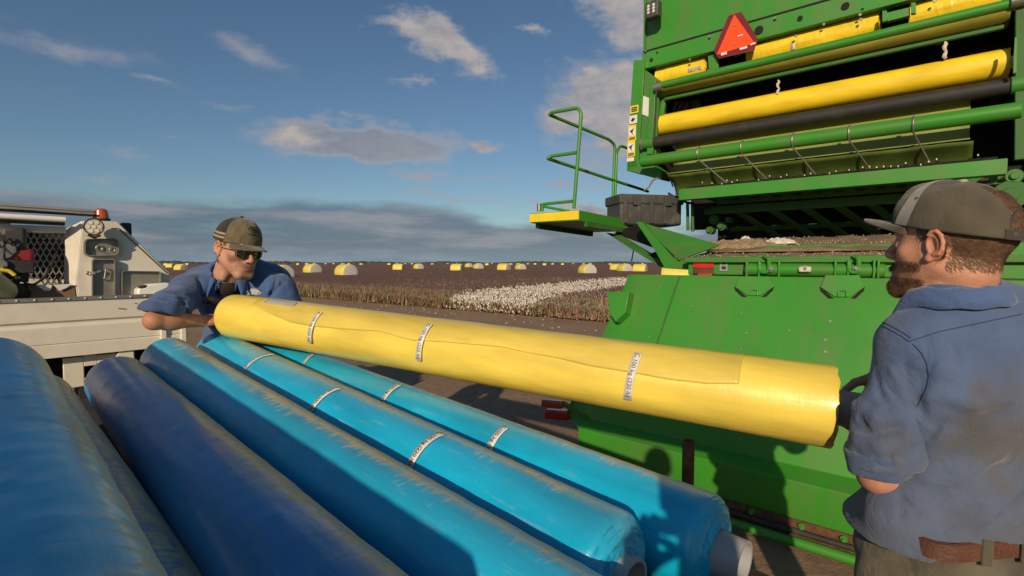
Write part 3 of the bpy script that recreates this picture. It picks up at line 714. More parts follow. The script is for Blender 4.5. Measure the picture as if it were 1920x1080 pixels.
# ================================================================== COTTON PICKER
def W(u, v, z): return UD*u+VD*v+Vector((0, 0, z))
def M(px, py, v):
    r = ray(px, py); t = v/(r.dot(VD)); return CAM+r*t
def UZ(px, py, v):
    p = M(px, py, v); return p.dot(UD), p.z
ZV = Vector((0, 0, 1))
def make_picker():
    bz = W(-1, 4, 0)
    root = empty('cotton_picker', bz, 'huge green cotton picker seen from behind, its yellow wrap rolls loaded at the top', 'cotton picker')
    V0 = 5.24
    # ---- tailgate -------------------------------------------------
    ur = .42
    zt = UZ(1400, 518, 3.75)[1]; z1 = UZ(1200, 808, 3.44)[1]; z2 = UZ(1272, 850, 3.30)[1]; z3 = UZ(1389, 950, 3.30)[1]; z4 = UZ(1389, 965, 3.30)[1]
    ut = UZ(1180, 516, 3.75)[0]; u1 = UZ(1066, 777, 3.44)[0]; u2 = UZ(1090, 812, 3.34)[0]
    prof = [(ut, 3.75, zt), (u1, 3.44, z1), (u2+.0, 3.30, z2), (u2, 3.30, z3)]
    mb = MB(); rows = []
    for (ul, v, z) in prof: rows.append([W(ul+(ur-ul)*k/14, v, z) for k in range(15)])
    mb.grid(rows); gate = mb.build('tailgate', GREEN, root, smooth=True, solid=.012, sharp=4, bevel=.004)
    # seams, bolts, hinge flaps on the tailgate
    nrm = Vector((0, 0, 0))
    pa = W(0, 3.75, zt); pb = W(0, 3.44, z1); dn = (pb-pa).normalized(); out = dn.cross(UD).normalized()
    if out.dot(VD) > 0: out = -out
    def G(px, py, off=0.0):     # pixel on the big face of the gate
        n = out; r = ray(px, py); t = (pa-CAM).dot(n)/r.dot(n); return CAM+r*t+n*off
    for cx, cy, s in ((1415, 535, 1.0), (1580, 535, 1.14)):
        mb = MB()
        pts = [(-28, -16), (28, -16), (36, 4), (12, 20), (-12, 20), (-36, 4)]
        mb.prism([G(cx+x*s, cy+y*s, .004) for x, y in pts], out*.012); f = mb.build('hinge_plate', GREEN, gate, bevel=.003)
        for sgn in (-1, 1): mb = MB(); mb.prism([G(cx+sgn*x*s, cy+y*s, .009) for x, y in ((37, 3), (33, 6), (14, 22), (22, 22), (35, 10))], out*.006); mb.build('slot', DARK, f)
        mb = MB(); mb.tube(smoothpath([G(cx-6*s, cy+20*s, .022), G(cx-7*s, cy+10*s, .022), G(cx+7*s, cy+10*s, .022), G(cx+7*s, cy+20*s, .022)], .02), .004, 8); mb.build('latch_loop', GREEN, f, smooth=True)
    rb_ = random.Random(5)
    for (x, y) in ((1391, 588), (1557, 603), (1218, 632), (1548, 660), (1390, 655), (1300, 575), (1240, 540), (1186, 600), (1330, 560), (1480, 620), (1400, 625), (1548, 638), (1200, 560)):
        p = G(x, y, .006); mb = MB(); mb.cyl(p, p+out*.006, .007, 10); mb.build('bolt', STEEL, gate, smooth=True)
    mb = MB(); mb.prism([G(1273, 518, .007), G(1277, 518, .007), G(1233, 648, .007), G(1230, 648, .007)], out*.004); mb.build('seam', DGREEN, gate)
    # side bracket at gate's left edge
    mb = MB(); mb.prism([G(1150, 552, .0), G(1190, 552, .0), G(1183, 590, .0), G(1165, 608, .0), G(1153, 590, .0)], out*.10-VD*0); mb.build('side_bracket', GREEN, gate, bevel=.004)
    # lower lip: rust strip, rubber seal, edge pipe, clips
    z5 = UZ(1389, 985, 3.29)[1]
    mb = MB(); mb.box(W((u2+ur)/2, 3.285, (z3+z5)/2+.01), UD*(ur-u2)/2, VD*.006, ZV*((z3-z5)/2+.015)); mb.build('rusty_strip', RUST, gate)
    za = UZ(1389, 966, 3.26)[1]; zb = UZ(1389, 982, 3.24)[1]
    mb = MB(); mb.cyl(W(u2, 3.262, za), W(ur, 3.262, za), .018, 14); mb.build('rubber_seal', BLACK, gate, smooth=True)
    mb = MB(); mb.cyl(W(u2, 3.25, zb-.014), W(ur, 3.25, zb-.014), .030, 18); mb.build('edge_pipe', GREEN, gate, smooth=True)
    for px in (1410, 1505, 1585):
        u = UZ(px, 940, 3.28)[0]; mb = MB(); mb.cyl(W(u, 3.28, z3+.0), W(u, 3.262, z3), .018, 12); mb.cyl(W(u, 3.265, z3), W(u, 3.25, z3), .008, 8); mb.build('clip', GREEN, gate, smooth=True)
    # legs of the gate to the ground
    mb = MB()
    for u in (u2+.25, ur-.3): mb.bar(W(u, 3.5, 0.0), W(u, 3.42, z1-.02), .08, .08)
    mb.build('gate_leg', DGREEN, root, bevel=.004)
    # red lights at the left end of the fold
    for i, (x0, y0, x1, y1, m_) in enumerate(((1018, 748, 1056, 762, 'amber_lens'), (1024, 766, 1066, 784, 'red_lens'))):
        a = M(x0, (y0+y1)/2, 3.42); b = M(x1, (y0+y1)/2+4, 3.42); h = (y1-y0)/2/F*a.y
        mm = mat('red_lens', (0.42, 0.015, 0.01), .25, coat=.6) if m_ == 'red_lens' else mat('amber_lens', (0.36, 0.05, 0.01), .3, coat=.6)
        mb = MB(); mb.box((a+b)/2, (b-a)/2, VD*.03, ZV*h); l = mb.build('tail_light', mm, root, bevel=.014, seg=3)
    mb = MB(); mb.bar(M(1056, 757, 3.46), M(1110, 785, 3.46), .05, .03); mb.bar(M(1066, 775, 3.46), M(1095, 792, 3.46), .03, .05); mb.bar(M(1078, 745, 3.48), M(1064, 785, 3.48), .03, .03); mb.build('light_bracket', GREEN2, root, bevel=.003)
    # ---- cross beam and deck above the gate ------------------------
    zc0 = UZ(1450, 517, 3.82)[1]; zc1 = UZ(1450, 491, 3.82)[1]; uL = UZ(1290, 505, 3.82)[0]
    mb = MB(); mb.box(W((uL+ur)/2, 3.90, (zc0+zc1)/2), UD*(ur-uL)/2, VD*.08, ZV*(zc1-zc0)/2); beam = mb.build('cross_beam', GREEN, root, bevel=.006)
    def B(px, py, off=0.0): return M(px, py, 3.82-off)
    mb = MB(); mb.cyl(B(1400, 505, .02), B(1660, 508, .02), .045, 18); mb.build('hinge_tube', GREEN, beam, smooth=True)
    for px in (1403, 1426, 1463, 1568, 1592, 1640, 1648): mb = MB(); mb.box(B(px, 504, .03), UD*.006, VD*.045, ZV*.055); mb.build('hinge_lug', GREEN, beam, bevel=.003)
    for px in (1432, 1600): mb = MB(); mb.tube(smoothpath([B(px, 480, .05), B(px+10, 484, .07), B(px+10, 510, .07), B(px-8, 510, .07), B(px-8, 492, .05)], .03), .014, 8); mb.build('lifting_hook', GREEN, beam, smooth=True)
    for px, py in ((1447, 504), (1512, 503), (1608, 504)):
        mb = MB(); p = B(px, py, .05); mb.cyl(p, p-VD*.03, .020, 12); mb.cyl(p-VD*.03, p-VD*.045, .010, 10); mb.build('pin', STEEL, beam, smooth=True)
    mb = MB(); p = B(1510, 505, .06); mb.box(p, UD*.035, VD*.03, ZV*.018); mb.build('lint_clump', LINT, beam, bevel=.008)
    mb = MB(); mb.box(B(1319, 496, .012), UD*.075, VD*.006, ZV*.025); mb.build('reflector', mat('red_reflector', (.55, .02, .015), .3), beam, bevel=.002)
    mb = MB(); mb.box(B(1319, 508, .012), UD*.075, VD*.004, ZV*.020); mb.build('reflector_mount', mat('brown_mount', (.10, .04, .02), .6), beam, bevel=.002)
    mb = MB(); mb.box(B(1322, 515, .03), UD*.05, VD*.02, ZV*.010); mb.build('marker_light', mat('amber_lens', (0.36, 0.05, 0.01), .3, coat=.6), beam, bevel=.004)
    mb = MB(); mb.box(B(1357, 499, .004), UD*.028, VD*.002, ZV*.036); dc = mb.build('warning_decal', mat('decal_grey', (.30, .31, .30), .5), beam)
    mb = MB(); mb.box(B(1357, 494, .008), UD*.010, VD*.001, ZV*.008); mb.box(B(1357, 502, .008), UD*.014, VD*.001, ZV*.010); mb.build('decal_symbol', INK, dc)
    # deck (dusty sloping floor with lint)
    vF = 3.80; vB = V0+.1; zF = zc1+.004; zB = UZ(1500, 446, vB)[1]
    deckm = mat('trash_covered_deck', (.24, .17, .095), .9, var=.4, vscale=7, dirt=.7, dirtc=(.09, .12, .04), dscale=2.5, dlo=.45, dhi=.7, bump=.6, bscale=60)
    uD0 = UZ(1285, 480, vF)[0]
    mb = MB(); rows = []
    for k in range(12):
        t = k/11; v = vF+(vB-vF)*t; z = zF+(zB-zF)*t+(.02 if k % 5 == 4 else 0)
        rows.append([W(uD0+(ur-uD0)*j/30, v, z+.008*math.sin(j*1.7+k)) for j in range(31)])
    mb.grid(rows); deck = mb.build('deck', deckm, root, smooth=True, solid=.02, sharp=50)
    for t, w in ((.0, .012), (.42, .010)):
        v = vF+(vB-vF)*t; z = zF+(zB-zF)*t; mb = MB(); mb.box(W((uD0+ur)/2, v-.012, z+.012), UD*(ur-uD0)/2, VD*w, ZV*.02); mb.build('deck_edge', GREEN2, deck, bevel=.004)
    # litter piles on the deck
    rg = np.random.default_rng(4); Vv = []; Ff = []; 
    def pile(px, py, v, lx, lz, ly, rough=.35, n=40):
        c = M(px, py, v); P = []
        for i in range(n+1):
            row = []
            for j in range(n+1):
                a = (i/n-.5)*2; b = (j/n-.5)*2; rr = a*a+b*b; h = max(0, 1-rr)**.6
                q = float(fbm(np.array(a*7+px), np.array(b*7+py), 5, 3))**1.3*1.2
                row.append(c+UD*a*lx+VD*b*ly+ZV*(h*lz*(.45+q*1.1)-.012))
            P.append(row)
        return P
    trash = mat('chaff', (.36, .25, .135), .95, var=.6, vscale=60, bump=1, bscale=120, dirt=.5, dirtc=(.6, .55, .45), dscale=40, dlo=.55, dhi=.7)
    for nm, args, mm in (('chaff_pile', (1390, 466, 4.7, .42, .08, .36), trash), ('chaff_pile', (1500, 470, 4.5, .60, .035, .35), trash), ('chaff_pile', (1620, 480, 4.3, .4, .035, .3), trash), ('chaff_pile', (1400, 487, 4.0, .35, .035, .12), trash), ('lint_pile', (1462, 455, 4.75, .13, .045, .10), LINT), ('lint_pile', (1398, 450, 4.9, .05, .04, .04), LINT), ('chaff_pile', (1560, 486, 4.0, .30, .03, .12), trash)):
        mb = MB(); mb.grid(pile(*args)); mb.build(nm, mm, deck, smooth=True)
    V_ = []; F_ = []
    for i in range(900):
        t = rg.random(); u = uD0+rg.random()*(ur-uD0); v = vF+(vB-vF)*t; z = zF+(zB-zF)*t+.012; r = rg.uniform(.003, .008); b = len(V_); c = W(u, v, z)
        for k in range(4): a = k*1.57+rg.random(); V_.append(c+Vector((math.cos(a)*r, math.sin(a)*r, rg.random()*r*.5)))
        V_.append(c+ZV*r); F_ += [(b+k, b+(k+1) % 4, b+4) for k in range(4)]
    mesh_np('lint_flecks', V_, F_, LINT, deck)['kind'] = 'stuff'
    # ---- left bracket wing -----------------------------------------
    mb = MB(); mb.prism([M(1199, 416, 4.35), M(1348, 458, 4.10), M(1272, 487, 3.90)], VD*.02-ZV*.012); mb.build('wing_plate', GREEN2, root, bevel=.003)
    mb = MB(); mb.prism([M(1192, 416, 4.30), M(1204, 416, 4.30), M(1262, 483, 3.95), M(1298, 490, 3.9), M(1292, 506, 3.9), M(1246, 503, 3.92), M(1228, 470, 4.05)], VD*.05); mb.build('wing_edge', GREEN, root, bevel=.004)
    mb = MB(); mb.prism([M(1135, 436, 4.75), M(1160, 440, 4.75), M(1245, 492, 4.2), M(1248, 503, 4.15), M(1236, 500, 4.15)], VD*.06); mb.build('support_arm', GREEN2, root, bevel=.004)
    mb = MB(); mb.prism([M(1196, 419, 4.5), M(1228, 466, 4.4), M(1150, 437, 4.9)], VD*.03); mb.prism([M(1215, 476, 4.3), M(1235, 470, 4.3), M(1238, 488, 4.3)], VD*.03); mb.build('gusset', DARK, root, bevel=.004)
    mb = MB(); mb.tube([M(1188, 468, 4.8), M(1186, 480, 4.8), M(1184, 490, 4.8)], .006, 6); mb.build('hanging_chain', DARK, root)
    # ---- platform ---------------------------------------------------
    vP = 4.05
    A0 = M(994, 400, vP); A1 = M(1086, 394, vP); hP = (418-400)/F*A0.y
    # far corner found on the ray through the photograph's corner, level with the platform
    r = ray(1197, 416); tfar = (A1.z-CAM.z)/r.z if abs(r.z) > 1e-3 else 8
    K1 = A1+VD*(.98); K1 = CAM+ray(1197, 416)*((K1-CAM).length/ray(1197, 416).length); K1.z = K1.z
    dv = (K1-A1); K0 = A0+dv
    H = ZV*(-hP)
    mb = MB(); mb.add([A0, A1, K1, K0, A0+H, A1+H, K1+H, K0+H], [(0, 1, 2, 3), (4, 7, 6, 5), (1, 5, 6, 2), (0, 3, 7, 4), (2, 6, 7, 3), (0, 4, 5, 1)]); plat = mb.build('platform', GREEN, root, bevel=.004)
    e = (A1-A0); en = e.normalized(); o_ = -dv.normalized()*.003
    mb = MB(); mb.prism([A0+o_+H*.08, A1+o_+H*.04, A1+o_+H*.88, A0+o_+H*.92], -dv.normalized()*.004); mb.build('yellow_stripe', YEL, plat)
    # perforated underside: many small light holes shown as studs
    mb = MB()
    for i in range(9):
        for j in range(16):
            c = A0+H*1.0+e*((i+.5)/9*.9+.05)+dv*((j+.5)/16)+ZV*-.003; mb.add([c+en*.010, c+dv.normalized()*.012, c-en*.010, c-dv.normalized()*.012], [(0, 1, 2, 3)])
    mb.build('tread_hole', mat('tread_hole_edge', (.10, .16, .06), .6), plat)
    mb = MB(); q = A0+H*.5; mb.bar(A1+H+dv*.1-ZV*.02, K1+H-ZV*.02, .04, .05); mb.bar(A0+H+dv*.1-ZV*.02, K0+H-ZV*.02, .04, .05); mb.build('platform_rib', DGREEN, plat)
    # handrail
    rr = .0165; dvn = dv/ (K1-A1).length
    def onv(px, base, far_px=None):   # point on the vertical plane through A1/K1 side
        n = dvn.cross(ZV).normalized(); r = ray(*px); t = (base-CAM).dot(n)/r.dot(n); return CAM+r*t
    side = A1-en*.03+dvn*.03; back = A0+en*.05
    def PR(px, py): return M(px, py, vP+.03)           # rear-facing plane
    def PS(px, py, off=0.0): return onv((px, py), (A0+en*.16)+off*en)          # outer side plane
    topL = PR(1030, 214)
    tp = [PR(1076, 391), PR(1090, 213), PR(1084, 202), PR(1034, 211)]
    dS = None
    # side rail starts at rear-left corner and runs forward along the platform's outer edge
    n = dvn.cross(ZV).normalized(); base = PR(1030, 215)
    def SD(px, py): r = ray(px, py); t = (base-CAM).dot(n)/r.dot(n); return CAM+r*t
    top = tp+[base, SD(1143, 262), SD(1153, 272), SD(1148, 403)]
    mb = MB(); mb.tube(smoothpath(top, .05, 5), rr, 12); mb.build('handrail', GREEN, root, smooth=True)
    mb = MB(); mb.tube(smoothpath([PR(1081, 286), PR(1033, 293), SD(1026, 297), SD(1144, 336), SD(1215, 359)], .04, 5), rr, 12); mb.build('handrail', GREEN, root, smooth=True)
    mb = MB(); mb.tube(smoothpath([SD(1152, 404), SD(1156, 285), SD(1163, 273), SD(1180, 279)], .05, 5), rr, 12); mb.build('handrail', GREEN, root, smooth=True)
    mb = MB(); mb.tube(smoothpath([PR(1074, 377), PR(1017, 383), PR(1017, 396)], .02, 5), rr*.9, 12); mb.tube([PR(1019, 387), PR(1066, 396)], rr*.8, 10); mb.build('toe_rail', GREEN, root, smooth=True)
    mb = MB(); p = PR(1011, 389); mb.cyl(p-ZV*.035, p+ZV*.04, .022, 12); mb.cyl(p+UD*-.02, p+UD*.05, .014, 10); mb.build('rail_latch', STEEL, root, smooth=True)
    # ---- left side column of the module chamber ---------------------
    vC = V0-.10
    def P_(px, py, v=vC): return M(px, py, v)
    mb = MB(); mb.prism([P_(1188, 113), P_(1208, 112), P_(1206, 160), P_(1196, 318), P_(1175, 320), P_(1182, 200)], VD*.35); mb.build('outer_side_plate', GREEN, root, bevel=.004)
    mb = MB(); mb.prism([P_(1206, 128, vC+.03), P_(1236, 150, vC+.03), P_(1229, 300, vC+.03), P_(1196, 310, vC+.03)], VD*.05); mb.build('inner_side_plate', GREEN2, root, bevel=.003)
    mb = MB(); mb.bar(P_(1226, 150), P_(1220, 290), .07, .05, up=VD); mb.build('column', GREEN, root, bevel=.006)
    mb = MB(); mb.bar(P_(1247, 170, vC+.12), P_(1240, 226, vC+.12), .05, .05, up=VD); mb.build('column', GREEN, root, bevel=.006)
    mb = MB(); mb.tube([P_(1231, 165, vC-.05), P_(1226, 265, vC-.05)], .010, 8); mb.build('hydraulic_line', BLACK, root, smooth=True)
    mb = MB(); mb.prism([P_(1176, 305), P_(1205, 298), P_(1240, 320), P_(1238, 336), P_(1225, 333), P_(1178, 320)], VD*.25); mb.build('lower_corner_bracket', GREEN2, root, bevel=.004)
    def decal(px, py, w, h, v, kind):
        c = P_(px, py, v); hw = w/2/F*c.y*1.0/ (1); hh = h/2/F*c.y
        uw = hw/abs(UD.x+ (px-CX)/F*-UD.y) if True else hw
        mb = MB(); mb.box(c, UD*uw, VD*.002, ZV*hh); d = mb.build('warning_decal', {'y': DECAL_Y, 'w': LABEL}[kind[0]], root)
        mb = MB(); f = -VD*.004
        if kind == 'w': 
            return
        if kind == 'yt':
            for k in (-.45, 0, .45): mb.box(c+f+ZV*hh*k, UD*uw*.7, VD*.001, ZV*hh*.14)
        elif kind == 'wp':
            mb.prism([c+f+UD*uw*a+ZV*hh*b for a, b in ((-.6, -.3), (-.2, .5), (.1, .2), (.65, .25), (.3, -.2), (-.1, -.55))], -VD*.001)
        elif kind == 'yp':
            mb2 = MB(); mb2.box(c+f*.7+ZV*hh*.15, UD*uw*.85, VD*.001, ZV*hh*.55); mb2.build('decal_panel', LABEL, d)
            mb.prism([c+f*1.3+UD*uw*a+ZV*hh*b for a, b in ((-.6, .3), (-.1, .35), (.55, .6), (.1, .05), (.3, -.3), (-.05, -.1))], -VD*.001)
            for k in (-.62, -.8): mb.box(c+f*1.3+ZV*hh*k, UD*uw*.75, VD*.001, ZV*hh*.05)
        mb.build('decal_symbol', INK, d)
    for args in ((1189.5, 205, 15, 14, vC-.006, 'yt'), (1187.5, 224, 14, 15, vC-.006, 'wp'), (1185.5, 249, 14, 29, vC-.006, 'yp'), (1183.5, 279, 14, 29, vC-.006, 'yp'), (1182, 299, 13, 7, vC-.006, 'w')): decal(*args)
    mb = MB(); mb.prism([P_(1205, 179, vC+.024), P_(1218, 184, vC+.024), P_(1216, 219, vC+.024), P_(1203, 214, vC+.024)], -VD*.004); mb.build('data_plate', LABEL, root)
    # ---- upper wall --------------------------------------------------
    uW0 = UZ(1209, 50, V0)[0]; uW1 = .62; zs = UZ(1209, 101, V0)[1]
    mb = MB(); mb.box(W((uW0+uW1)/2, V0+.02, (zs+5.2)/2+.02), UD*(uW1-uW0)/2, VD*.02, ZV*((5.2-zs)/2)); wall = mb.build('upper_wall', GREEN, root, bevel=.004)
    mb = MB(); mb.box(W(uW0+.008, V0-.012, (zs+5.2)/2), UD*.012, VD*.014, ZV*((5.2-zs)/2)); mb.build('corner_trim', GREEN2, root, bevel=.004)
    zb = UZ(1208, 131, V0-.05)[1]
    mb = MB(); mb.box(W((uW0+uW1)/2, V0-.03, (zs+zb)/2-.004), UD*(uW1-uW0)/2, VD*.028, ZV*((zs-zb)/2-.004)); mb.bar(W(uW0, V0-.065, zb+.008), W(uW1, V0-.065, zb+.008), .03, .016); hb = mb.build('header_beam', GREEN, root, bevel=.004)
    mb = MB(); mb.bar(W(uW0, V0-.012, zs+.012), W(uW1, V0-.012, zs+.012), .05, .016); mb.build('dark_seam', DARK, root)
    for (x, y, r) in ((1221, 112, .018), (1232, 98, .010), (1423, 56, .038), (1500, 34, .022), (1585, 11, .030), (1617, 17, .010)):
        p = P_(x, y, V0-.064); mb = MB(); mb.cyl(p, p+VD*.003, r, 20); mb.build('hole', DARK, hb)
    for (x, y) in ((1211, 96), (1297, 68), (1331, 69), (1454, 34), (1294, 112), (1492, 68), (1545, 46), (1613, 28), (1614, 37), (1752, 3)):
        p = P_(x, y, V0-.07); mb = MB(); mb.cyl(p, p-VD*.012, .011, 8); mb.build('bolt', STEEL, hb, smooth=True)
    # work light at top left
    lc = P_(1225, 20, V0-.16); mb = MB(); mb.box(lc, UD*.075, VD*.05, ZV*.085); wl = mb.build('work_light', GREY, root, bevel=.02, seg=3)
    for i in (-1, 1):
        for j in (-1, 0, 1): c = lc-VD*.052+UD*.028*i+ZV*.032*j; mb = MB(); mb.cyl(c, c-VD*.006, .015, 12); mb.build('lens', mat('lamp_lens', (.62, .62, .60), .25), wl, smooth=True)
    mb = MB(); mb.bar(lc+ZV*.08, lc+ZV*.2+VD*.1, .03, .03); mb.build('light_bracket', GREY, wl)
    # slow moving vehicle triangle
    c0 = V0-.16
    T = lambda x, y, v=c0: P_(x, y, v)
    mb = MB(); mb.prism([T(1366, 29), T(1390, 22), T(1421, 73), T(1414, 95), T(1348, 110), T(1338, 95)], VD*.004); tri = mb.build('slow_vehicle_emblem', mat('dark_red_reflective', (.17, .012, .018), .4, var=.1), root)
    mb = MB(); mb.prism([T(1377, 27, c0-.004), T(1415, 81, c0-.004), T(1344, 103, c0-.004)], -VD*.002); orange = mb.build('orange_triangle', mat('fluorescent_orange', (1.0, .075, .005), .45, var=.04), tri)
    mb = MB()
    for x, y in ((1377.5, 47), (1378, 82)): p = T(x, y, c0-.008); mb.cyl(p, p-VD*.005, .009, 10)
    mb.build('rivet', STEEL, tri)
    mb = MB()
    for (xa, ya, xb, yb, w) in ((1352, 102, 1363, 99, 5), (1387, 92, 1401, 88, 4), (1407, 84, 1417, 80, 3), (1383, 67.5, 1393, 65, 2)):
        mb.prism([T(xa, ya-w/2, c0-.008), T(xb, yb-w/2, c0-.008), T(xb, yb+w/2, c0-.008), T(xa, ya+w/2, c0-.008)], -VD*.001)
    mb.build('scuff', LABEL, tri)
    mb = MB(); p = T(1382, 105, c0+.03); mb.bar(p, p+ZV*.2, .05, .02, up=VD); mb.build('emblem_mount', GREEN2, root)
    # ---- upper tube, tray, and opening ------------------------------
    def ubar(px1, px2, py1, v, r=None, wh=None, m=GREEN, name='rail', n=18, uoff=(0, 0), parent=root, bevel=.004):
        u1_, z_ = UZ(px1, py1, v); u2_ = UZ(px2, 100, v)[0]; mb = MB()
        if r: mb.cyl(W(u1_, v, z_), W(u2_, v, z_), r, n); return mb.build(name, m, parent, smooth=True)
        mb.box(W((u1_+u2_)/2, v, z_), UD*(u2_-u1_)/2, VD*wh[0], ZV*wh[1]); return mb.build(name, m, parent, bevel=bevel)
    ubar(1238, 1897, 160, V0-.14, r=.036, name='front_rail')
    mb = MB()
    uT0 = UZ(1240, 160, V0)[0]; uT1 = UZ(1893, 10, V0)[0]; zT = UZ(1245, 172, V0-.1)[1]
    mb.grid([[W(uT0, V0-.14+dv_, zT+dz), W(uT1, V0-.14+dv_, zT+dz)] for dv_, dz in ((.0, .02), (.05, -.01), (.15, -.03), (.32, .0), (.42, .08))]); mb.build('roll_cradle', mat('olive_tray', (.20, .19, .02), .6, var=.2), root, smooth=True, solid=.008)  # yellow reflected from the rolls is painted into the tray's olive colour
    ubar(1247, 1880, 186, V0-.02, wh=(.02, .014), m=DGREEN, name='lower_lip')
    # small box bracket between the yellow wrap rolls
    for (xa, xb, ya, yb) in ((1327, 1345, 105, 138), ): 
        mb = MB(); mb.prism([P_(xa, ya, V0-.10), P_(xb, ya-5, V0-.10), P_(xb+2, yb-6, V0-.10), P_(xa+2, yb, V0-.10)], VD*.06); mb.build('roll_stop', GREEN, root, bevel=.004)
    mb = MB(); mb.prism([P_(1661, 24, V0-.10), P_(1706, 13, V0-.10), P_(1706, 29, V0-.10), P_(1664, 40, V0-.10)], VD*.05); mb.build('roll_stop', GREEN, root, bevel=.003)
    for xa in (1654, 1708):
        mb = MB(); yo = 20 if xa < 1700 else 5; mb.prism([P_(xa, yo, V0-.13), P_(xa+9, yo-1, V0-.13), P_(xa+9, yo+19, V0-.13), P_(xa, yo+21, V0-.13)], VD*.04); mb.build('stop_ear', GREEN, root, bevel=.003)
    mb = MB(); p = P_(1238, 162, V0-.15); mb.cyl(p-UD*.06, p+UD*.02, .045, 14); mb.build('rail_end', STEEL, root, smooth=True)
    mb = MB(); p = P_(1903, 2, V0-.15); mb.cyl(p-UD*.02, p+UD*.06, .045, 14); mb.build('rail_end', STEEL, root, smooth=True)
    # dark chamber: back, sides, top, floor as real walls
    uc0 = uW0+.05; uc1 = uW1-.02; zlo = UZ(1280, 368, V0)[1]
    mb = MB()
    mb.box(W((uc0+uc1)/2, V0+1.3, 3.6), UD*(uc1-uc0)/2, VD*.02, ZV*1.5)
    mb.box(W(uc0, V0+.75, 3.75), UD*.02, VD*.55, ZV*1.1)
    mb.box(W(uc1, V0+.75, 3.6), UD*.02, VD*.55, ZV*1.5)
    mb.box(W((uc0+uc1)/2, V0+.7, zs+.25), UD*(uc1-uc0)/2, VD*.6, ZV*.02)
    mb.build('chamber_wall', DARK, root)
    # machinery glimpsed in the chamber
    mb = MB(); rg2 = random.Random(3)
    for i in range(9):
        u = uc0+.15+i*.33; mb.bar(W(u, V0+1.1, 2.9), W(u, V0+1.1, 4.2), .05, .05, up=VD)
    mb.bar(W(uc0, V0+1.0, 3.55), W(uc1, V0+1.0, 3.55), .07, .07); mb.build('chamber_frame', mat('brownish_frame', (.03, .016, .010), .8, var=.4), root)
    mb = MB(); mb.grid([[P_(1262+i*4+j*0, 190+j*4+1.5*math.sin(i*3+j*2), V0+.25+.06*math.sin(i*2.2+j*1.3)) for i in range(8)] for j in range(8)]); mb.build('lint_tangle', mat('dirty_lint', (.16, .14, .11), .95, var=.7, vscale=40, bump=1), root, smooth=True, solid=.02)
    for (x, y0_, y1_, lw) in ((1459, 150, 178, .012), (1772, 78, 110, .014)):
        mb = MB(); pts = [P_(x+math.sin(k*1.9)*2, y0_+(y1_-y0_)*k/7, V0-.02) for k in range(8)]; mb.tube(pts, [lw*(.5+.6*abs(math.sin(k*2.3))) for k in range(8)], 7); mb.build('hanging_lint', LINT, root, smooth=True)
    mb = MB(); mb.prism([P_(1757, 64, V0+.02), P_(1780, 60, V0+.02), P_(1778, 80, V0+.02), P_(1755, 84, V0+.02)], VD*.02); mb.build('hanging_tag', GREY, root)
    mb = MB(); p = P_(1303, 196, V0+.35); mb.cyl(p, p+VD*.02, .06, 20); mb.build('hub', DGREEN, root, smooth=True)
    # black roller with green ends
    ub0, zb0 = UZ(1228, 267, V0-.10); ub1 = UZ(1893, 150, V0-.10)[0]
    mb = MB(); mb.cyl(W(ub0+.0, V0-.10, zb0), W(ub1, V0-.10, zb0), .058, 32); blk = mb.build('rubber_roller', BLACK, root, smooth=True)
    for (ua, ub_) in ((ub0-.14, ub0-.005), (ub1+.005, ub1+.13)):
        mb = MB(); mb.cyl(W(ua, V0-.10, zb0), W(ub_, V0-.10, zb0), .062, 24); mb.build('hub', GREEN2, blk, smooth=True, bevel=.006)
    for u_ in (ub0-.15, ub1+.14): mb = MB(); mb.cyl(W(u_, V0-.10, zb0), W(u_+.02, V0-.10, zb0), .072, 6); mb.build('hub_bolt', STEEL, blk, bevel=.003)
    # one cloth: belt coloured as its lit part, curtain as its shaded part
    belt = mat('pale_green_belt', (.22, .26, .055), .6, var=.15, vscale=3); belt2 = mat('green_curtain', (.085, .135, .018), .7, var=.35, vscale=4, dirt=.4, dirtc=(.12, .14, .03), dscale=4)
    v1 = V0-.02; ua, za = UZ(1268, 275, v1); ub_ = UZ(1820, 190, v1)[0]; zz = UZ(1290, 322, V0-.22)[1]
    mb = MB(); rows = []
    for k, (vv, z_) in enumerate(((v1+.03, za+.06), (v1, za), (v1-.10, zz+.03), (v1-.22, zz-.0))):
        rows.append([W(ua+(ub_-ua)*j/20, vv, z_) for j in range(21)])
    mb.grid(rows); mb.build('belt', belt, root, smooth=True, solid=.006)
    ztb = UZ(1300, 352, V0-.12)[1]; rows = []
    for k in range(10):
        t = k/9; vv = V0-.26+.20*t+.05*math.sin(t*3.1); z_ = zz-.02+(ztb-.03-zz)*t
        rows.append([W(ua+.02+(ub_-ua)*j/60, vv+.010*math.sin(j*.55)+.006*math.sin(j*1.3+k*.5), z_) for j in range(61)])
    mb = MB(); mb.grid(rows); mb.build('curtain', belt2, root, smooth=True, solid=.006)
    # big tube with hoop guides
    vt = V0-.32; u0_, z_t = UZ(1203, 303, vt); u1_ = UZ(1916, 206, vt)[0]; rt = .056
    mb = MB(); mb.cyl(W(u0_, vt, z_t), W(u1_, vt, z_t), rt, 32); tube = mb.build('guide_tube', GREEN, root, smooth=True, bevel=.008)
    rub = [W(UZ(x, 250, vt)[0], vt, z_t) for x in (1312, 1393, 1488, 1593, 1712)]
    for i, (p, xe, ye) in enumerate(zip(rub, (1366, 1440, 1530, 1632, 1745), (346, 338, 328, 318, 308))):
        mb = MB(); path = [p+(-VD*math.cos(a)+ZV*math.sin(a))*(rt+.006) for a in np.linspace(2.4, -1.2, 14)]
        path.append(M(xe, ye, V0-.16)); mb.tube(path, .0065, 8); mb.build('hoop_guide', STEEL, tube, smooth=True)
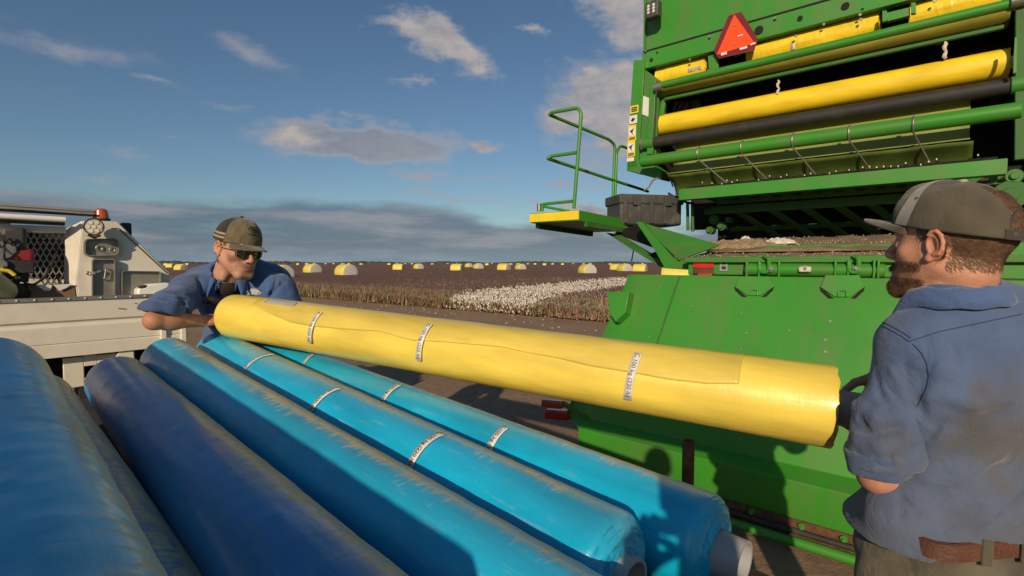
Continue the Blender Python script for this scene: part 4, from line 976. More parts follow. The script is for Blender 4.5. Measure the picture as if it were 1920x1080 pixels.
    # lower beam with ragged teeth
    vb = V0-.20; u0_, zbm = UZ(1276, 366, vb); u1_ = UZ(1888, 312, vb)[0]; hb_ = .055
    mb = MB(); mb.box(W((u0_+u1_)/2, vb, zbm), UD*(u1_-u0_)/2, VD*.05, ZV*hb_); lb = mb.build('lower_beam', GREEN, root, bevel=.005)
    rt_ = random.Random(8); nt_ = 46; mb = MB(); mw = MB()
    for k in range(nt_):
        u = u0_+.12+(u1_-u0_-.25)*k/nt_; h = rt_.uniform(.012, .04); mb.prism([W(u, vb-.02, zbm+hb_), W(u+.045, vb-.02, zbm+hb_), W(u+.03, vb-.03, zbm+hb_+h), W(u+.01, vb-.03, zbm+hb_+h*.8)], VD*.012)
        if rt_.random() < .6: c = W(u+.02, vb-.045, zbm+hb_+.035+rt_.uniform(-.01, .02)); mw = MB(); mw.box(c-ZV*.012, UD*.004, VD*.003, ZV*.006); mw.build('rivet_head', LINT, lb)
    mb.build('brush_teeth', DARK, lb)
    mb = MB(); mb.box(W((u0_+u1_)/2, vb+.03, zbm+hb_+.014), UD*(u1_-u0_)/2*.96, VD*.01, ZV*.014); mb.build('brush_backing', DARK, lb)
    # underframe: longitudinal members, slats and back wall
    zu = UZ(1322, 398, V0+.3)[1]
    for (px1, py, vv, w, h, mm) in ((1322, 396, V0+.3, .04, .04, DGREEN), (1345, 378, V0+.2, .03, .03, DGREEN), (1370, 430, V0+.9, .03, .025, DGREEN)):
        ubar(px1, 1900, py, vv, wh=(w, h), m=mm, name='frame_member')
    for k in range(9):
        u = UZ(1385+k*62, 400, V0+.3)[0]; mb = MB(); mb.bar(W(u, V0+.28, zu-.02), W(u+.30, V0+1.0, zu-.30), .07, .03); mb.build('frame_strut', DGREEN, root, bevel=.003)
    for k in range(14):
        u = UZ(1385+k*38, 400, V0+.3)[0]; mb = MB(); mb.bar(W(u, V0+.12, zu+.10), W(u+.12, V0+.9, zu+.08), .05, .02); mb.build('slat', mat('brown_slat', (.05, .03, .014), .8, var=.5), root)
    mb = MB()
    uq0 = UZ(1345, 400, V0+1.1)[0]
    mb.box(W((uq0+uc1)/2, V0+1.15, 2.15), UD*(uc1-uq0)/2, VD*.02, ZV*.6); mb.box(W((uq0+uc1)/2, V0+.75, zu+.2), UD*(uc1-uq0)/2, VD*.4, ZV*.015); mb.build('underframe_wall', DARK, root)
    for (x, ya, yb) in ((1289, 378, 432), (1298, 378, 434)): mb = MB(); mb.tube([P_(x, ya, V0+.1), P_(x+1, yb, V0+.1)], .016, 10); mb.build('hydraulic_line', DGREEN, root, smooth=True)
    mb = MB(); mb.tube([P_(1253, 362, V0), P_(1275, 376, V0), P_(1330, 390, V0+.2)], .012, 8); mb.build('hydraulic_line', BLACK, root, smooth=True)
    for (x, y, s) in ((1338, 412, .05), (1352, 424, .045), (1330, 432, .04), (1365, 412, .03)): mb = MB(); p = P_(x, y, V0+.3); mb.cyl(p, p+VD*.1, s, 14); mb.cyl(p-VD*.03, p, s*.6, 10); mb.build('hydraulic_fitting', DGREEN, root, smooth=True)
    mb = MB(); mb.tube([P_(1240, 330, V0-.1), P_(1224, 338, V0-.12), P_(1216, 352, V0-.15), P_(1207, 357, V0-.18)], [.006, .014, .008, .010], 7); mb.tube([P_(1262, 322, V0), P_(1255, 330, V0), P_(1262, 350, V0)], .008, 7); mb.build('hanging_trash', mat('straw', (.22, .15, .09), .9, var=.4), root, smooth=True)
    # right end frame of the chamber
    mb = MB(); mb.bar(P_(1915, -60, V0-.10), P_(1912, 300, V0-.10), .06, .05, up=VD); mb.build('column', DGREEN, root, bevel=.006)
    mb = MB(); mb.prism([P_(1903, 70, V0-.24), P_(1907, 70, V0-.24), P_(1906, 136, V0-.24), P_(1900, 137, V0-.24)], VD*.03); mb.build('edge_plate', GREEN, root)
    mb = MB(); mb.box(W(.80, V0+.75, 3.3), UD*.15, VD*.8, ZV*1.9); mb.build('right_side_housing', DGREEN, root, bevel=.01)
    for (x, y, r, mm) in ((1895, 365, .10, DGREEN), (1902, 330, .05, GREEN2), (1888, 400, .07, DARK)):
        p = P_(x, y, V0-.25); mb = MB(); mb.cyl(p, p+VD*.12, r, 24); mb.cyl(p-VD*.02, p, r*.5, 16); mb.build('drive_hub', mm, root, smooth=True, bevel=.006)
    p = M(1893, 485, 3.9); mb = MB(); mb.cyl(p, p+VD*.1, .10, 28); mb.cyl(p-VD*.02, p, .05, 20); mb.build('pivot_hub', GREEN, root, smooth=True, bevel=.008)
    mb = MB(); mb.prism([M(1860, 470, 4.2), M(1930, 420, 4.2), M(1930, 470, 4.2), M(1880, 520, 4.2)], VD*.12); mb.build('pivot_arm', GREY, root, bevel=.01)
    # body and wheels behind
    mb = MB(); mb.box(W((uW0+uW1)/2, V0+2.9, 3.9), UD*(uW1-uW0)/2, VD*1.5, ZV*1.3); mb.build('body', GREEN, root, bevel=.03)
    for u in (uW0+.55, uW1-.45):
        mb = MB(); mb.cyl(W(u-.24, V0+1.3, .68), W(u+.24, V0+1.3, .68), .68, 48); ty = mb.build('tyre', BLACK, root, smooth=True, bevel=.04); mb = MB(); mb.cyl(W(u-.25, V0+1.3, .68), W(u+.25, V0+1.3, .68), .34, 32); mb.build('rim', YEL, ty, smooth=True)
    mb = MB()
    for u in (uW0+.9, uW1-.8): mb.box(W(u, V0+.6, 1.45), UD*.08, VD*1.9, ZV*.12)
    mb.bar(W(uW0+.5, V0+1.3, .68), W(uW1-.4, V0+1.3, .68), .16, .16); mb.bar(W(-1, V0+1.3, .68), W(-1, V0+1.3, 1.5), .3, .3, up=VD); mb.build('chassis', DGREEN, root, bevel=.01)
    return V0, vC
V0, vC = make_picker()
YROLL = film_material('yellow_film_in_picker', (0.86, 0.60, 0.018), .35, duston=False, rough=.42, seed=5)
uA, zA = UZ(1231, 237, V0+.06); uB = UZ(1892, 120, V0+.06)[0]
rp1 = Roll(W(uB, V0+.06, zA), W(uA, V0+.06, zA), .108, 'plastic_wrap_roll', 'full yellow roll in the picker, resting behind the black rubber roller', 'plastic roll', YROLL, seed=12, tel=.003, core_out=.03, wob=.0006)
uA, zA = UZ(1236, 143, V0+.10); uB = UZ(1328, 120, V0+.10)[0]; uC = .40; zA -= .03
lbl = ['short exposed yellow wrap bundle with a grey label, top left in the picker opening', 'long wrinkled yellow bundle right of the orange triangle in the picker', 'glossy yellow bundle in the top right corner of the picker opening']
u_edges = [(uA, uB), (UZ(1405, 96, V0+.10)[0], UZ(1650, 40, V0+.10)[0]), (UZ(1706, 20, V0+.10)[0], .38)]
for i, (a, b) in enumerate(u_edges):
    q = Roll(W(b, V0+.10, zA), W(a, V0+.10, zA), .118, 'plastic_wrap_bundle', lbl[i], 'plastic bundle', YROLL, seed=20+i, tel=.003, core_out=.0, wob=.006)
    if i == 0:
        h = q.hit(1290, 130); h2 = q.hit(1315, 122); V = []
        for k in range(7):
            for j in range(5): V.append(q.pt(h[0]+(h2[0]-h[0])*k/6, h[1]+.25*(j/4-.5)-.1, q.r+.006+.003*math.sin(k*1.3)))
        mesh_np('paper_label', V, grid_faces(7, 5), MATS['grey_paper'], q.root, smooth=True, local=True)
    if i == 1:
        q.sticker((1487, 78), (1487, 93), w=.03)
# black storage crate on the platform
def make_crate():
    z0 = M(1160, 405, 4.75).z
    a = M(1163, 412, 4.75); b = M(1278, 438, 5.3); z0 = a.z-.02
    top = M(1163, 376, 4.75).z+.06
    d = (b-a); d.z = 0; L = d.length; dn = d.normalized(); n = ZV.cross(dn)
    w = .36; root = empty('tool_crate', (a+b)/2, 'dark grey plastic tool crate standing on the picker platform behind the handrail', 'tool crate')
    h = (top-z0)
    c = a+dn*L/2+n*w/2; c.z = z0+h*.5-.04
    mb = MB(); mb.box(c, dn*L/2, n*w/2, ZV*h*.46); body = mb.build('body', GREY, root, bevel=.02)
    c2 = c.copy(); c2.z = z0+h-.04; mb = MB(); mb.box(c2, dn*(L/2+.015), n*(w/2+.015), ZV*.05); mb.build('lid', GREY, root, bevel=.015)
    for k in range(5):
        p = c-n*(w/2+.008)+dn*(L*(-.42+.21*k)); mb = MB(); mb.box(p, dn*.018, n*.010, ZV*h*.40); mb.build('rib', GREY, body, bevel=.006)
    for k in (-.25, .25):
        p = c-n*(w/2+.02)+dn*L*k; p.z = z0+h*.78; mb = MB(); mb.box(p, dn*.04, n*.012, ZV*.045); mb.build('latch', GREY, root, bevel=.005)
make_crate()

# ================================================================== SERVICE TRUCK
TQ = Vector((.700, .714, 0)); TN = Vector((.714, -.700, 0)); TQ.normalize(); TN.normalize()
TP = at(320, 560, 3.45)
def U(px, py, off=0.0):
    r = ray(px, py); p0 = TP+TN*off; return CAM+r*((p0-CAM).dot(TN)/r.dot(TN))
def rrect(fn, x0, y0, x1, y1, r, off, n=5, skew=0.0):
    pts = []
    for cx, cy, a0 in ((x1-r, y0+r, -90), (x1-r, y1-r, 0), (x0+r, y1-r, 90), (x0+r, y0+r, 180)):
        for k in range(n+1):
            a = R(a0+90*k/n); x = cx+r*math.cos(a); pts.append(fn(x, cy+r*math.sin(a)+skew*(x-x0), off))
    return pts
def make_truck():
    root = empty('service_truck', TP-TQ*.6-TN*.8-ZV*TP.z, 'cream white service truck tray with a slanted canopy, beacon and work light', 'truck')
    # side board, built along the truck with real thickness
    zt = U(160, 562).z; q1 = (U(346, 560)-TP).dot(TQ); q0 = -4.2
    def T(q, n, z): p = TP+TQ*q+TN*n; p.z = z; return p
    za = U(160, 598).z; zb = U(160, 640).z; zc = U(160, 664).z; zd = U(120, 712).z
    zt2 = U(160, 601.5).z
    prof = [(0, zt), (.012, zt), (.012, za+.004), (-.004, za), (-.004, zt2-.002), (.012, zt2-.012), (.012, zb), (.002, zb-.004), (.010, zb-.012), (.010, zc), (-.03, zc)]
    prof = [(0, zt), (.022, zt), (.022, za), (.006, za-.012), (.006, zt2-.012), (.022, zt2-.028), (.022, zb+.004), (.014, zb), (.026, zb-.008), (.026, zc), (-.03, zc)]
    mb = MB(); mb.grid([[T(q, n, z) for q in (q0, q0/2, 0, q1)] for n, z in prof]); sb = mb.build('side_board', WHITE, root, smooth=True, solid=.004, sharp=20, bevel=.002)
    mb = MB(); mb.box(T((q0+q1)/2, .012, zt+.010), TQ*(q1-q0)/2, TN*.020, ZV*.012); rail = mb.build('board_cap', mat('galvanised_cap', (.26, .25, .23), .5, metal=.5, var=.3, vscale=8), sb, bevel=.003)
    mb = MB()
    k = q0
    while k < q1: mb.cyl(T(k, .034, zt+.012), T(k, .038, zt+.012), .005, 8); k += .075
    mb.build('cap_rivets', WHITEP, rail)['kind'] = 'stuff'
    for q in (q1-.02, (U(347, 640)-TP).dot(TQ)-.13): mb = MB(); mb.box(T(q, .034, (zb+zc)/2+.05), TQ*.016, TN*.012, ZV*.11); mb.build('hinge', WHITE, sb, bevel=.004)
    mb = MB(); mb.prism([U(662/3*1.0, 630/3+370, .026) if 0 else U(221, 577.5, .026), U(236, 578.5, .026), U(236, 580, .026), U(222, 579, .026)], TN*.002); mb.prism([U(250, 569, .026), U(256, 568, .026), U(256, 569.2, .026)], TN*.002); mb.build('scratch', RUST, sb)
    # tray floor & far side
    mb = MB(); mb.box(T((q0+q1)/2, -.85, zc+.06), TQ*(q1-q0)/2, TN*.83, ZV*.03); mb.build('tray_floor', mat('tray_floor_metal', (.20, .17, .13), .7, var=.3), root)
    mb = MB(); mb.box(T((q0+q1)/2, -1.70, (zt+zc)/2), TQ*(q1-q0)/2, TN*.02, ZV*(zt-zc)/2); mb.build('side_board', WHITE, root, bevel=.003)
    mb = MB(); mb.box(T(q1-.005, -.85, (zt+zc)/2-.02), TQ*.02, TN*.83, ZV*(zt-zc)/2*.95); mb.build('tailboard', WHITE, root, bevel=.003)
    # skirt with openings below the floor
    zl = U(180, 718).z
    def sk(x0, x1): a = (U(x0, 690, -.06)-TP).dot(TQ); b = (U(x1, 690, -.06)-TP).dot(TQ); return a, b
    mb = MB()
    a, b = sk(118, 157); mb.box(T((a+b)/2, -.06, (zc+zl)/2-.02), TQ*(b-a)/2, TN*.015, ZV*(zc-zl)/2)
    a, b = sk(182, 253); mb.box(T((a+b)/2, -.06, (zc+zl)/2-.02), TQ*(b-a)/2, TN*.015, ZV*(zc-zl)/2)
    a, b = sk(157, 182); zo0 = U(170, 682, -.06).z; zo1 = U(170, 701, -.06).z
    mb.box(T((a+b)/2, -.06, (zc+zo0)/2-.01), TQ*(b-a)/2, TN*.0149, ZV*(zc-zo0)/2); mb.box(T((a+b)/2, -.06, (zo1+zl)/2-.02), TQ*(b-a)/2, TN*.0149, ZV*((zo1-zl)/2))
    a, b = sk(-60, 88); mb.box(T((a+b)/2, -.06, (zc+zl)/2-.02), TQ*(b-a)/2, TN*.015, ZV*(zc-zl)/2)
    mb.prism([U(212, 674, .0), U(224, 659, .0), U(250, 657, .0), U(252, 674, .0)], TN*.01)
    mb.build('skirt_panel', WHITE, root, bevel=.004)
    mb = MB(); mb.box(T((q0+q1)/2, -.45, zc-.12), TQ*(q1-q0)/2*.98, TN*.05, ZV*.08); mb.box(T((q0+q1)/2, -1.25, zc-.12), TQ*(q1-q0)/2*.98, TN*.05, ZV*.08)
    mb.box(T(q1-.1, -.85, zc-.15), TQ*.04, TN*.7, ZV*.06); mb.build('chassis', DARK, root)
    mb = MB(); a = U(88, 672, -.1); mb.prism([U(150, 715, -.05), U(178, 716, -.05), U(190, 745, -.05), U(150, 750, -.05)], -TN*.3); mb.build('mudguard', BLACK, root)
    for q in (-1.25, -3.6):
        for n in (-.28, -1.42): mb = MB(); mb.cyl(T(q, n-.13, .38), T(q, n+.13, .38), .38, 40); ty = mb.build('tyre', BLACK, root, smooth=True, bevel=.03); mb = MB(); mb.cyl(T(q, n-.135, .38), T(q, n+.135, .38), .2, 32); mb.build('rim', WHITE, ty, smooth=True)
        mb = MB(); mb.cyl(T(q, -.28, .38), T(q, -1.42, .38), .05, 16); mb.box(T(q, -.85, .58), TQ*.06, TN*.5, ZV*.2); mb.build('axle', DARK, root)
    # canopy side panel with depth
    ns = -.16
    pts = [(155, 414), (220, 415.5), (318, 511), (318, 531), (318, 561), (145, 561), (146, 545), (142, 525), (153, 428)]
    mb = MB(); mb.prism([U(x, y, ns) for x, y in pts], -TN*.55); can = mb.build('canopy', WHITE, root, bevel=.006)
    # angled end face of the canopy seen at the left
    mb = MB(); mb.prism([U(122, 429, ns-.10), U(153, 414, ns-.001), U(152, 428, ns-.001), U(141, 525, ns-.001), U(145, 561, ns-.001), U(141, 561, ns-.10), U(118, 523, ns-.10)], TQ*.01); mb.build('canopy_end', WHITE, root, bevel=.003)
    # trim line along the sloping edge
    mb = MB(); mb.bar(U(208, 428, ns+.002), U(222, 428, ns+.002), .004, .006, up=TN); mb.bar(U(222, 428, ns+.003), U(313, 512, ns+.003), .005, .006, up=TN); mb.build('trim_line', RUST, can)
    pan = mat('stainless_pan', (.30, .28, .23), .45, metal=.5, var=.25, vscale=9, dirt=.6, dirtc=(.20, .17, .12), dscale=14)
    def door(x0, y0, x1, y1, r, dep, name, skew=.0):
        mb = MB(); P1 = rrect(U, x0, y0, x1, y1, r, ns+dep, skew=skew); P0 = rrect(U, x0, y0, x1, y1, r, ns-.001, skew=skew); P2 = rrect(U, x0+2.4, y0+2.4, x1-2.4, y1-2.4, max(1, r-2), ns+dep, skew=skew); P3 = rrect(U, x0+4, y0+4, x1-4, y1-4, max(1, r-2), ns+.008, skew=skew)
        # keep the rim parallel to the wall: rebuild outer ring from the base ring
        rows = [P0+[P0[0]], [p+TN*dep for p in P0]+[P0[0]+TN*dep]]
        c = sum(P0, Vector())/len(P0)
        ring = lambda k, d: [c+(p-c)*k+TN*d for p in P0]+[c+(P0[0]-c)*k+TN*d]
        kx = 1-4.0/(min(x1-x0, y1-y0)/2)*.35
        rows += [ring(kx, dep), ring(kx-.03, .012), ring(0.001, .012)]
        mb.grid(rows); return mb.build(name, pan, can, smooth=True, sharp=30)
    d1 = door(156, 448, 221, 480, 8, .045, 'recessed_pan', -.01); d2 = door(171, 485, 214, 560, 5, .045, 'locker_door', .0); d3 = door(226, 507, 300, 561, 5, .04, 'recessed_pan', .02)
    mb = MB(); p = U(186, 465, ns+.02); mb.tube([p+(TQ*math.cos(a)+ZV*math.sin(a))*.016 for a in np.linspace(0, 6.2, 16)], .004, 6); mb.tube([U(190, 471, ns+.02), U(200, 474, ns+.02)], .003, 6); p = U(210, 468, ns+.02); mb.tube([p+(TQ*math.cos(a)+ZV*math.sin(a))*.014 for a in np.linspace(0, 6.2, 14)], .003, 6); mb.build('pull_ring', STEEL, d1, smooth=True)
    mb = MB(); mb.bar(U(178, 513, ns+.03), U(190, 507, ns+.03), .014, .02, up=TN); mb.cyl(U(176, 512, ns+.015), U(176, 512, ns+.045), .012, 10); mb.build('latch', STEEL, d2, bevel=.003)
    mb = MB(); mb.tube([U(200, 503, ns+.02), U(199, 505, ns+.035), U(196, 522, ns+.035), U(195, 525, ns+.02)], .005, 8); mb.build('handle', STEEL, d2, smooth=True)
    mb = MB(); p = U(165, 512, ns+.006); mb.tube([p+(TQ*math.cos(a)+ZV*math.sin(a))*.010 for a in np.linspace(0, 6.2, 14)], .003, 6); mb.build('ring_bolt', STEEL, can, smooth=True)
    mb = MB()
    for k in range(9): mb.bar(U(232, 530, ns+.014), U(233, 531, ns+.014), .004, .004)
    # work light
    c = U(176, 425, ns+.11); ax = (TN*.9-ZV*.1+TQ*-.1).normalized(); mb = MB(); prof_ = [(0, .02), (.0, .040), (.03, .053), (.052, .053), (.055, .048), (.048, .045)]
    a1 = ax.cross(ZV).normalized(); a2 = ax.cross(a1)
    mb.grid([[c+ax*(t-.05)+(a1*math.cos(2*math.pi*k/28)+a2*math.sin(2*math.pi*k/28))*r_ for k in range(29)] for t, r_ in prof_]); wl = mb.build('work_light', BLACK, root, smooth=True, sharp=40)
    mb = MB(); mb.cyl(c+ax*-.004, c+ax*.001, .046, 28); mb.build('lens', mat('work_lens', (.50, .47, .38), .3, var=.1), wl, smooth=True)
    mb = MB()
    for k in range(6): p = c+(a1*math.cos(k*1.047)+a2*math.sin(k*1.047))*.029; mb.cyl(p, p+ax*.005, .012, 12)
    mb.cyl(c, c+ax*.005, .012, 12); mb.build('diode', mat('diode_lens', (.72, .68, .55), .2), wl, smooth=True)
    mb = MB(); mb.tube([c+ZV*-.05-TQ*.03, c+ZV*-.068, c+ZV*-.05+TQ*.03], .009, 8); mb.bar(c-ZV*.06, c-ZV*.06-TN*.09, .02, .012); mb.build('light_bracket', BLACK, wl)
    # beacon
    c = U(190, 413, ns-.12); h = .075; mb = MB(); mb.tube([c, c+ZV*.012], [.05, .05], 24); bc = mb.build('beacon', BLACK, root, smooth=True)
    mb = MB(); mb.tube([c+ZV*.012, c+ZV*.03, c+ZV*.068, c+ZV*.076], [.044, .043, .034, .022], 24); mb.build('amber_dome', mat('amber_dome_plastic', (.50, .085, .01), .2, coat=.6, var=.15, vscale=40), bc, smooth=True)
    mb = MB(); p = U(236, 430, ns-.25); mb.box(p, TQ*.03, TN*.03, ZV*.045); mb.build('reversing_camera', BLACK, root, bevel=.01)
    # roof beams
    for (ya, yb, y2a, y2b, off, m_) in ((381, 387, 394, 398, -.25, ALU), (388, 394, 398.5, 402.5, -.22, ALU), (395, 398.5, 403, 405.5, -.24, GREY)):
        mb = MB(); mb.prism([U(-160, ya-13, off), U(178, y2a, off), U(178, y2b, off), U(-160, yb-13, off)], -TN*.06); mb.build('roof_beam', m_, root, bevel=.004)
    mb = MB(); mb.tube([U(-160, 396, -.12), U(123, 412, -.12)], .017, 16); mb.build('roof_tube', WHITEP, root, smooth=True)
    mb = MB(); mb.prism([U(-160, 402, -.16), U(122, 417, -.16), U(122, 423, -.16), U(-160, 409, -.16)], -TN*.04); mb.build('awning_rail', GREY, root, bevel=.004)
    mb = MB(); mb.prism([U(-160, 414, -.2), U(124, 425, -.2), U(124, 437, -.2), U(-160, 431, -.2)], -TN*.03); mb.build('inner_header', WHITE, root, bevel=.003)
    mb = MB(); mb.box(T(-2.65, -.5, zt+.475), TQ*1.9, TN*.28, ZV*.012); mb.build('canopy_roof', WHITE, root)
    # open compartment
    mb = MB(); a = (U(-160, 500, -.9)-TP).dot(TQ); b = (U(124, 500, -.9)-TP).dot(TQ)
    qr = (U(150, 500, -.72)-TP).dot(TQ); zr = U(100, 428, -.72).z; mb.box(T(qr-1.9, -.74, (zt+zr)/2), TQ*1.9, TN*.02, ZV*(zr-zt)/2); mb.build('compartment_back', DARK, root)
    mb = MB(); mb.prism([U(38, 522, -.55), U(120, 524, -.55), U(120, 545, -.55), U(38, 545, -.55)], -TN*.02); mb.build('inner_shelf', WHITE, root)
    # expanded mesh
    mb = MB(); n = 0
    for i in range(7):
        for j in range(8):
            cx, cy = 46+i*11.8+(j % 2)*5.9, 440+j*11
            if cx > 118: continue
            c0_, r0, c1_, l0 = U(cx, cy-9, -.5), U(cx+6, cy, -.5), U(cx, cy+9, -.5), U(cx-6, cy, -.5)
            for a_, b_ in ((c0_, r0), (r0, c1_), (c1_, l0), (l0, c0_)): mb.bar(a_, b_, .004, .004)
    mb.build('expanded_mesh', ALU, root)
make_truck()
def truck_cargo():
    # engine pump
    root = empty('engine_pump', U(25, 520, -.25), 'red and black petrol pump standing in the open side of the truck', 'engine pump')
    mb = MB(); c = U(26, 455, -.2); mb.box(c, TQ*.055, TN*.06, ZV*.09); mb.build('fuel_tank', GREY, root, bevel=.02)
    c = U(36, 478, -.2); mb = MB(); mb.box(c-ZV*.02, TQ*.065, TN*.07, ZV*.055); mb.build('engine_cowl', RED, root, bevel=.02, seg=3)
    mb = MB(); mb.box(U(23, 468, -.14), TQ*.018, TN*.02, ZV*.022); mb.build('carburettor', STEEL, root, bevel=.005)
    mb = MB(); mb.cyl(U(4, 470, -.2), U(4, 470, -.12), .055, 24); mb.cyl(U(2, 496, -.2), U(2, 496, -.1), .03, 20); mb.build('pump_housing', STEEL, root, smooth=True, bevel=.006)
    mb = MB(); mb.tube(smoothpath([U(30, 505, -.15), U(45, 530, -.12), U(62, 535, -.12), U(85, 520, -.15), U(104, 480, -.2), U(108, 460, -.3)], .08, 6), .007, 8); mb.tube(smoothpath([U(106, 515, -.2), U(114, 535, -.18)], .02), .006, 8); mb.build('hose', BLACK, root, smooth=True)
    mb = MB(); mb.tube(smoothpath([U(0, 505, -.1), U(18, 508, -.1), U(28, 516, -.1)], .03), .011, 10); mb.build('lifting_handle', DECAL_Y, root, smooth=True)
    mb = MB(); mb.box(U(20, 500, -.2), TQ*.10, TN*.08, ZV*.04); mb.box(U(40, 510, -.18), TQ*.03, TN*.04, ZV*.06); mb.bar(U(2, 440, -.15), U(20, 470, -.15), .02, .03); mb.build('frame', BLACK, root, bevel=.006)
    mb = MB(); mb.tube([U(-5+k*6, 455+9*math.sin(k*1.3), -.12) for k in range(8)], .006, 6); mb.tube([U(8, 440+k*9, -.11+.02*math.sin(k*2)) for k in range(8)], .005, 6); mb.build('cable', BLACK, root, smooth=True)
    # bag
    root = empty('canvas_bag', U(30, 560, -.2), 'dark green canvas bag slumped on the truck tray behind the side board', 'bag')
    mb = MB(); rows = []
    for i in range(13):
        t = i/12; row = []
        for k in range(25):
            a = 2*math.pi*k/24; s = math.sin(math.pi*(.1+.8*t))**.5; c = U(-8+66*t, 548, -.2); row.append(c+ZV*(math.sin(a)*.085*s*(1.1-.5*t)+.012*math.sin(a*3+t*9))+TN*math.cos(a)*.09*s)
        rows.append(row)
    mb.grid(rows); mb.build('bag_cloth', mat('dark_canvas', (.035, .035, .02), .9, var=.4, dirt=.4), root, smooth=True)
    root = empty('plastic_jug', U(6, 560, -.06), 'pale yellow plastic jug lying at the left edge of the truck tray', 'jug')
    mb = MB(); mb.tube([U(-30, 545, -.06), U(-5, 538, -.06), U(12, 549, -.06), U(22, 556, -.06), U(26, 558, -.06)], [.07, .085, .06, .04, .022], 24); mb.build('jug_shell', mat('pale_yellow_plastic', (.55, .47, .22), .5, dirt=.4), root, smooth=True)
    # cardboard box
    root = empty('cardboard_box', U(95, 560, -.16), 'brown cardboard box with torn white flaps on the truck tray', 'box')
    card = mat('cardboard', (.22, .13, .075), .85, var=.2, vscale=5); 
    mb = MB(); mb.prism([U(52, 536, -.16), U(140, 535, -.16), U(144, 566, -.16), U(54, 566, -.16)], -TN*.22); mb.build('box_body', card, root, bevel=.003)
    for pts in (((66, 534), (98, 534), (94, 545), (84, 545)), ((100, 534), (136, 532), (124, 540), (112, 545), (108, 542))): mb = MB(); mb.prism([U(x, y, -.15) for x, y in pts], TN*.004); mb.build('torn_flap', LABEL, root)
    # white box at the rear
    root = empty('white_ice_box', U(285, 560, -.1), 'rounded white plastic ice box at the rear corner of the truck tray', 'ice box')
    mb = MB(); mb.prism([U(x_, y_, -.014) for x_, y_ in ((258, 562), (258, 544), (261, 540), (271, 538), (277, 533), (318, 530), (330, 562))], -TN*.13); mb.build('shell', WHITEP, root, bevel=.012, seg=3)
    mb = MB(); mb.prism([U(262, 537, -.010), U(275, 534, -.010), U(273, 539, -.010), U(262, 541, -.010)], -TN*.06); mb.build('catch', BLACK, root, bevel=.003)
truck_cargo()
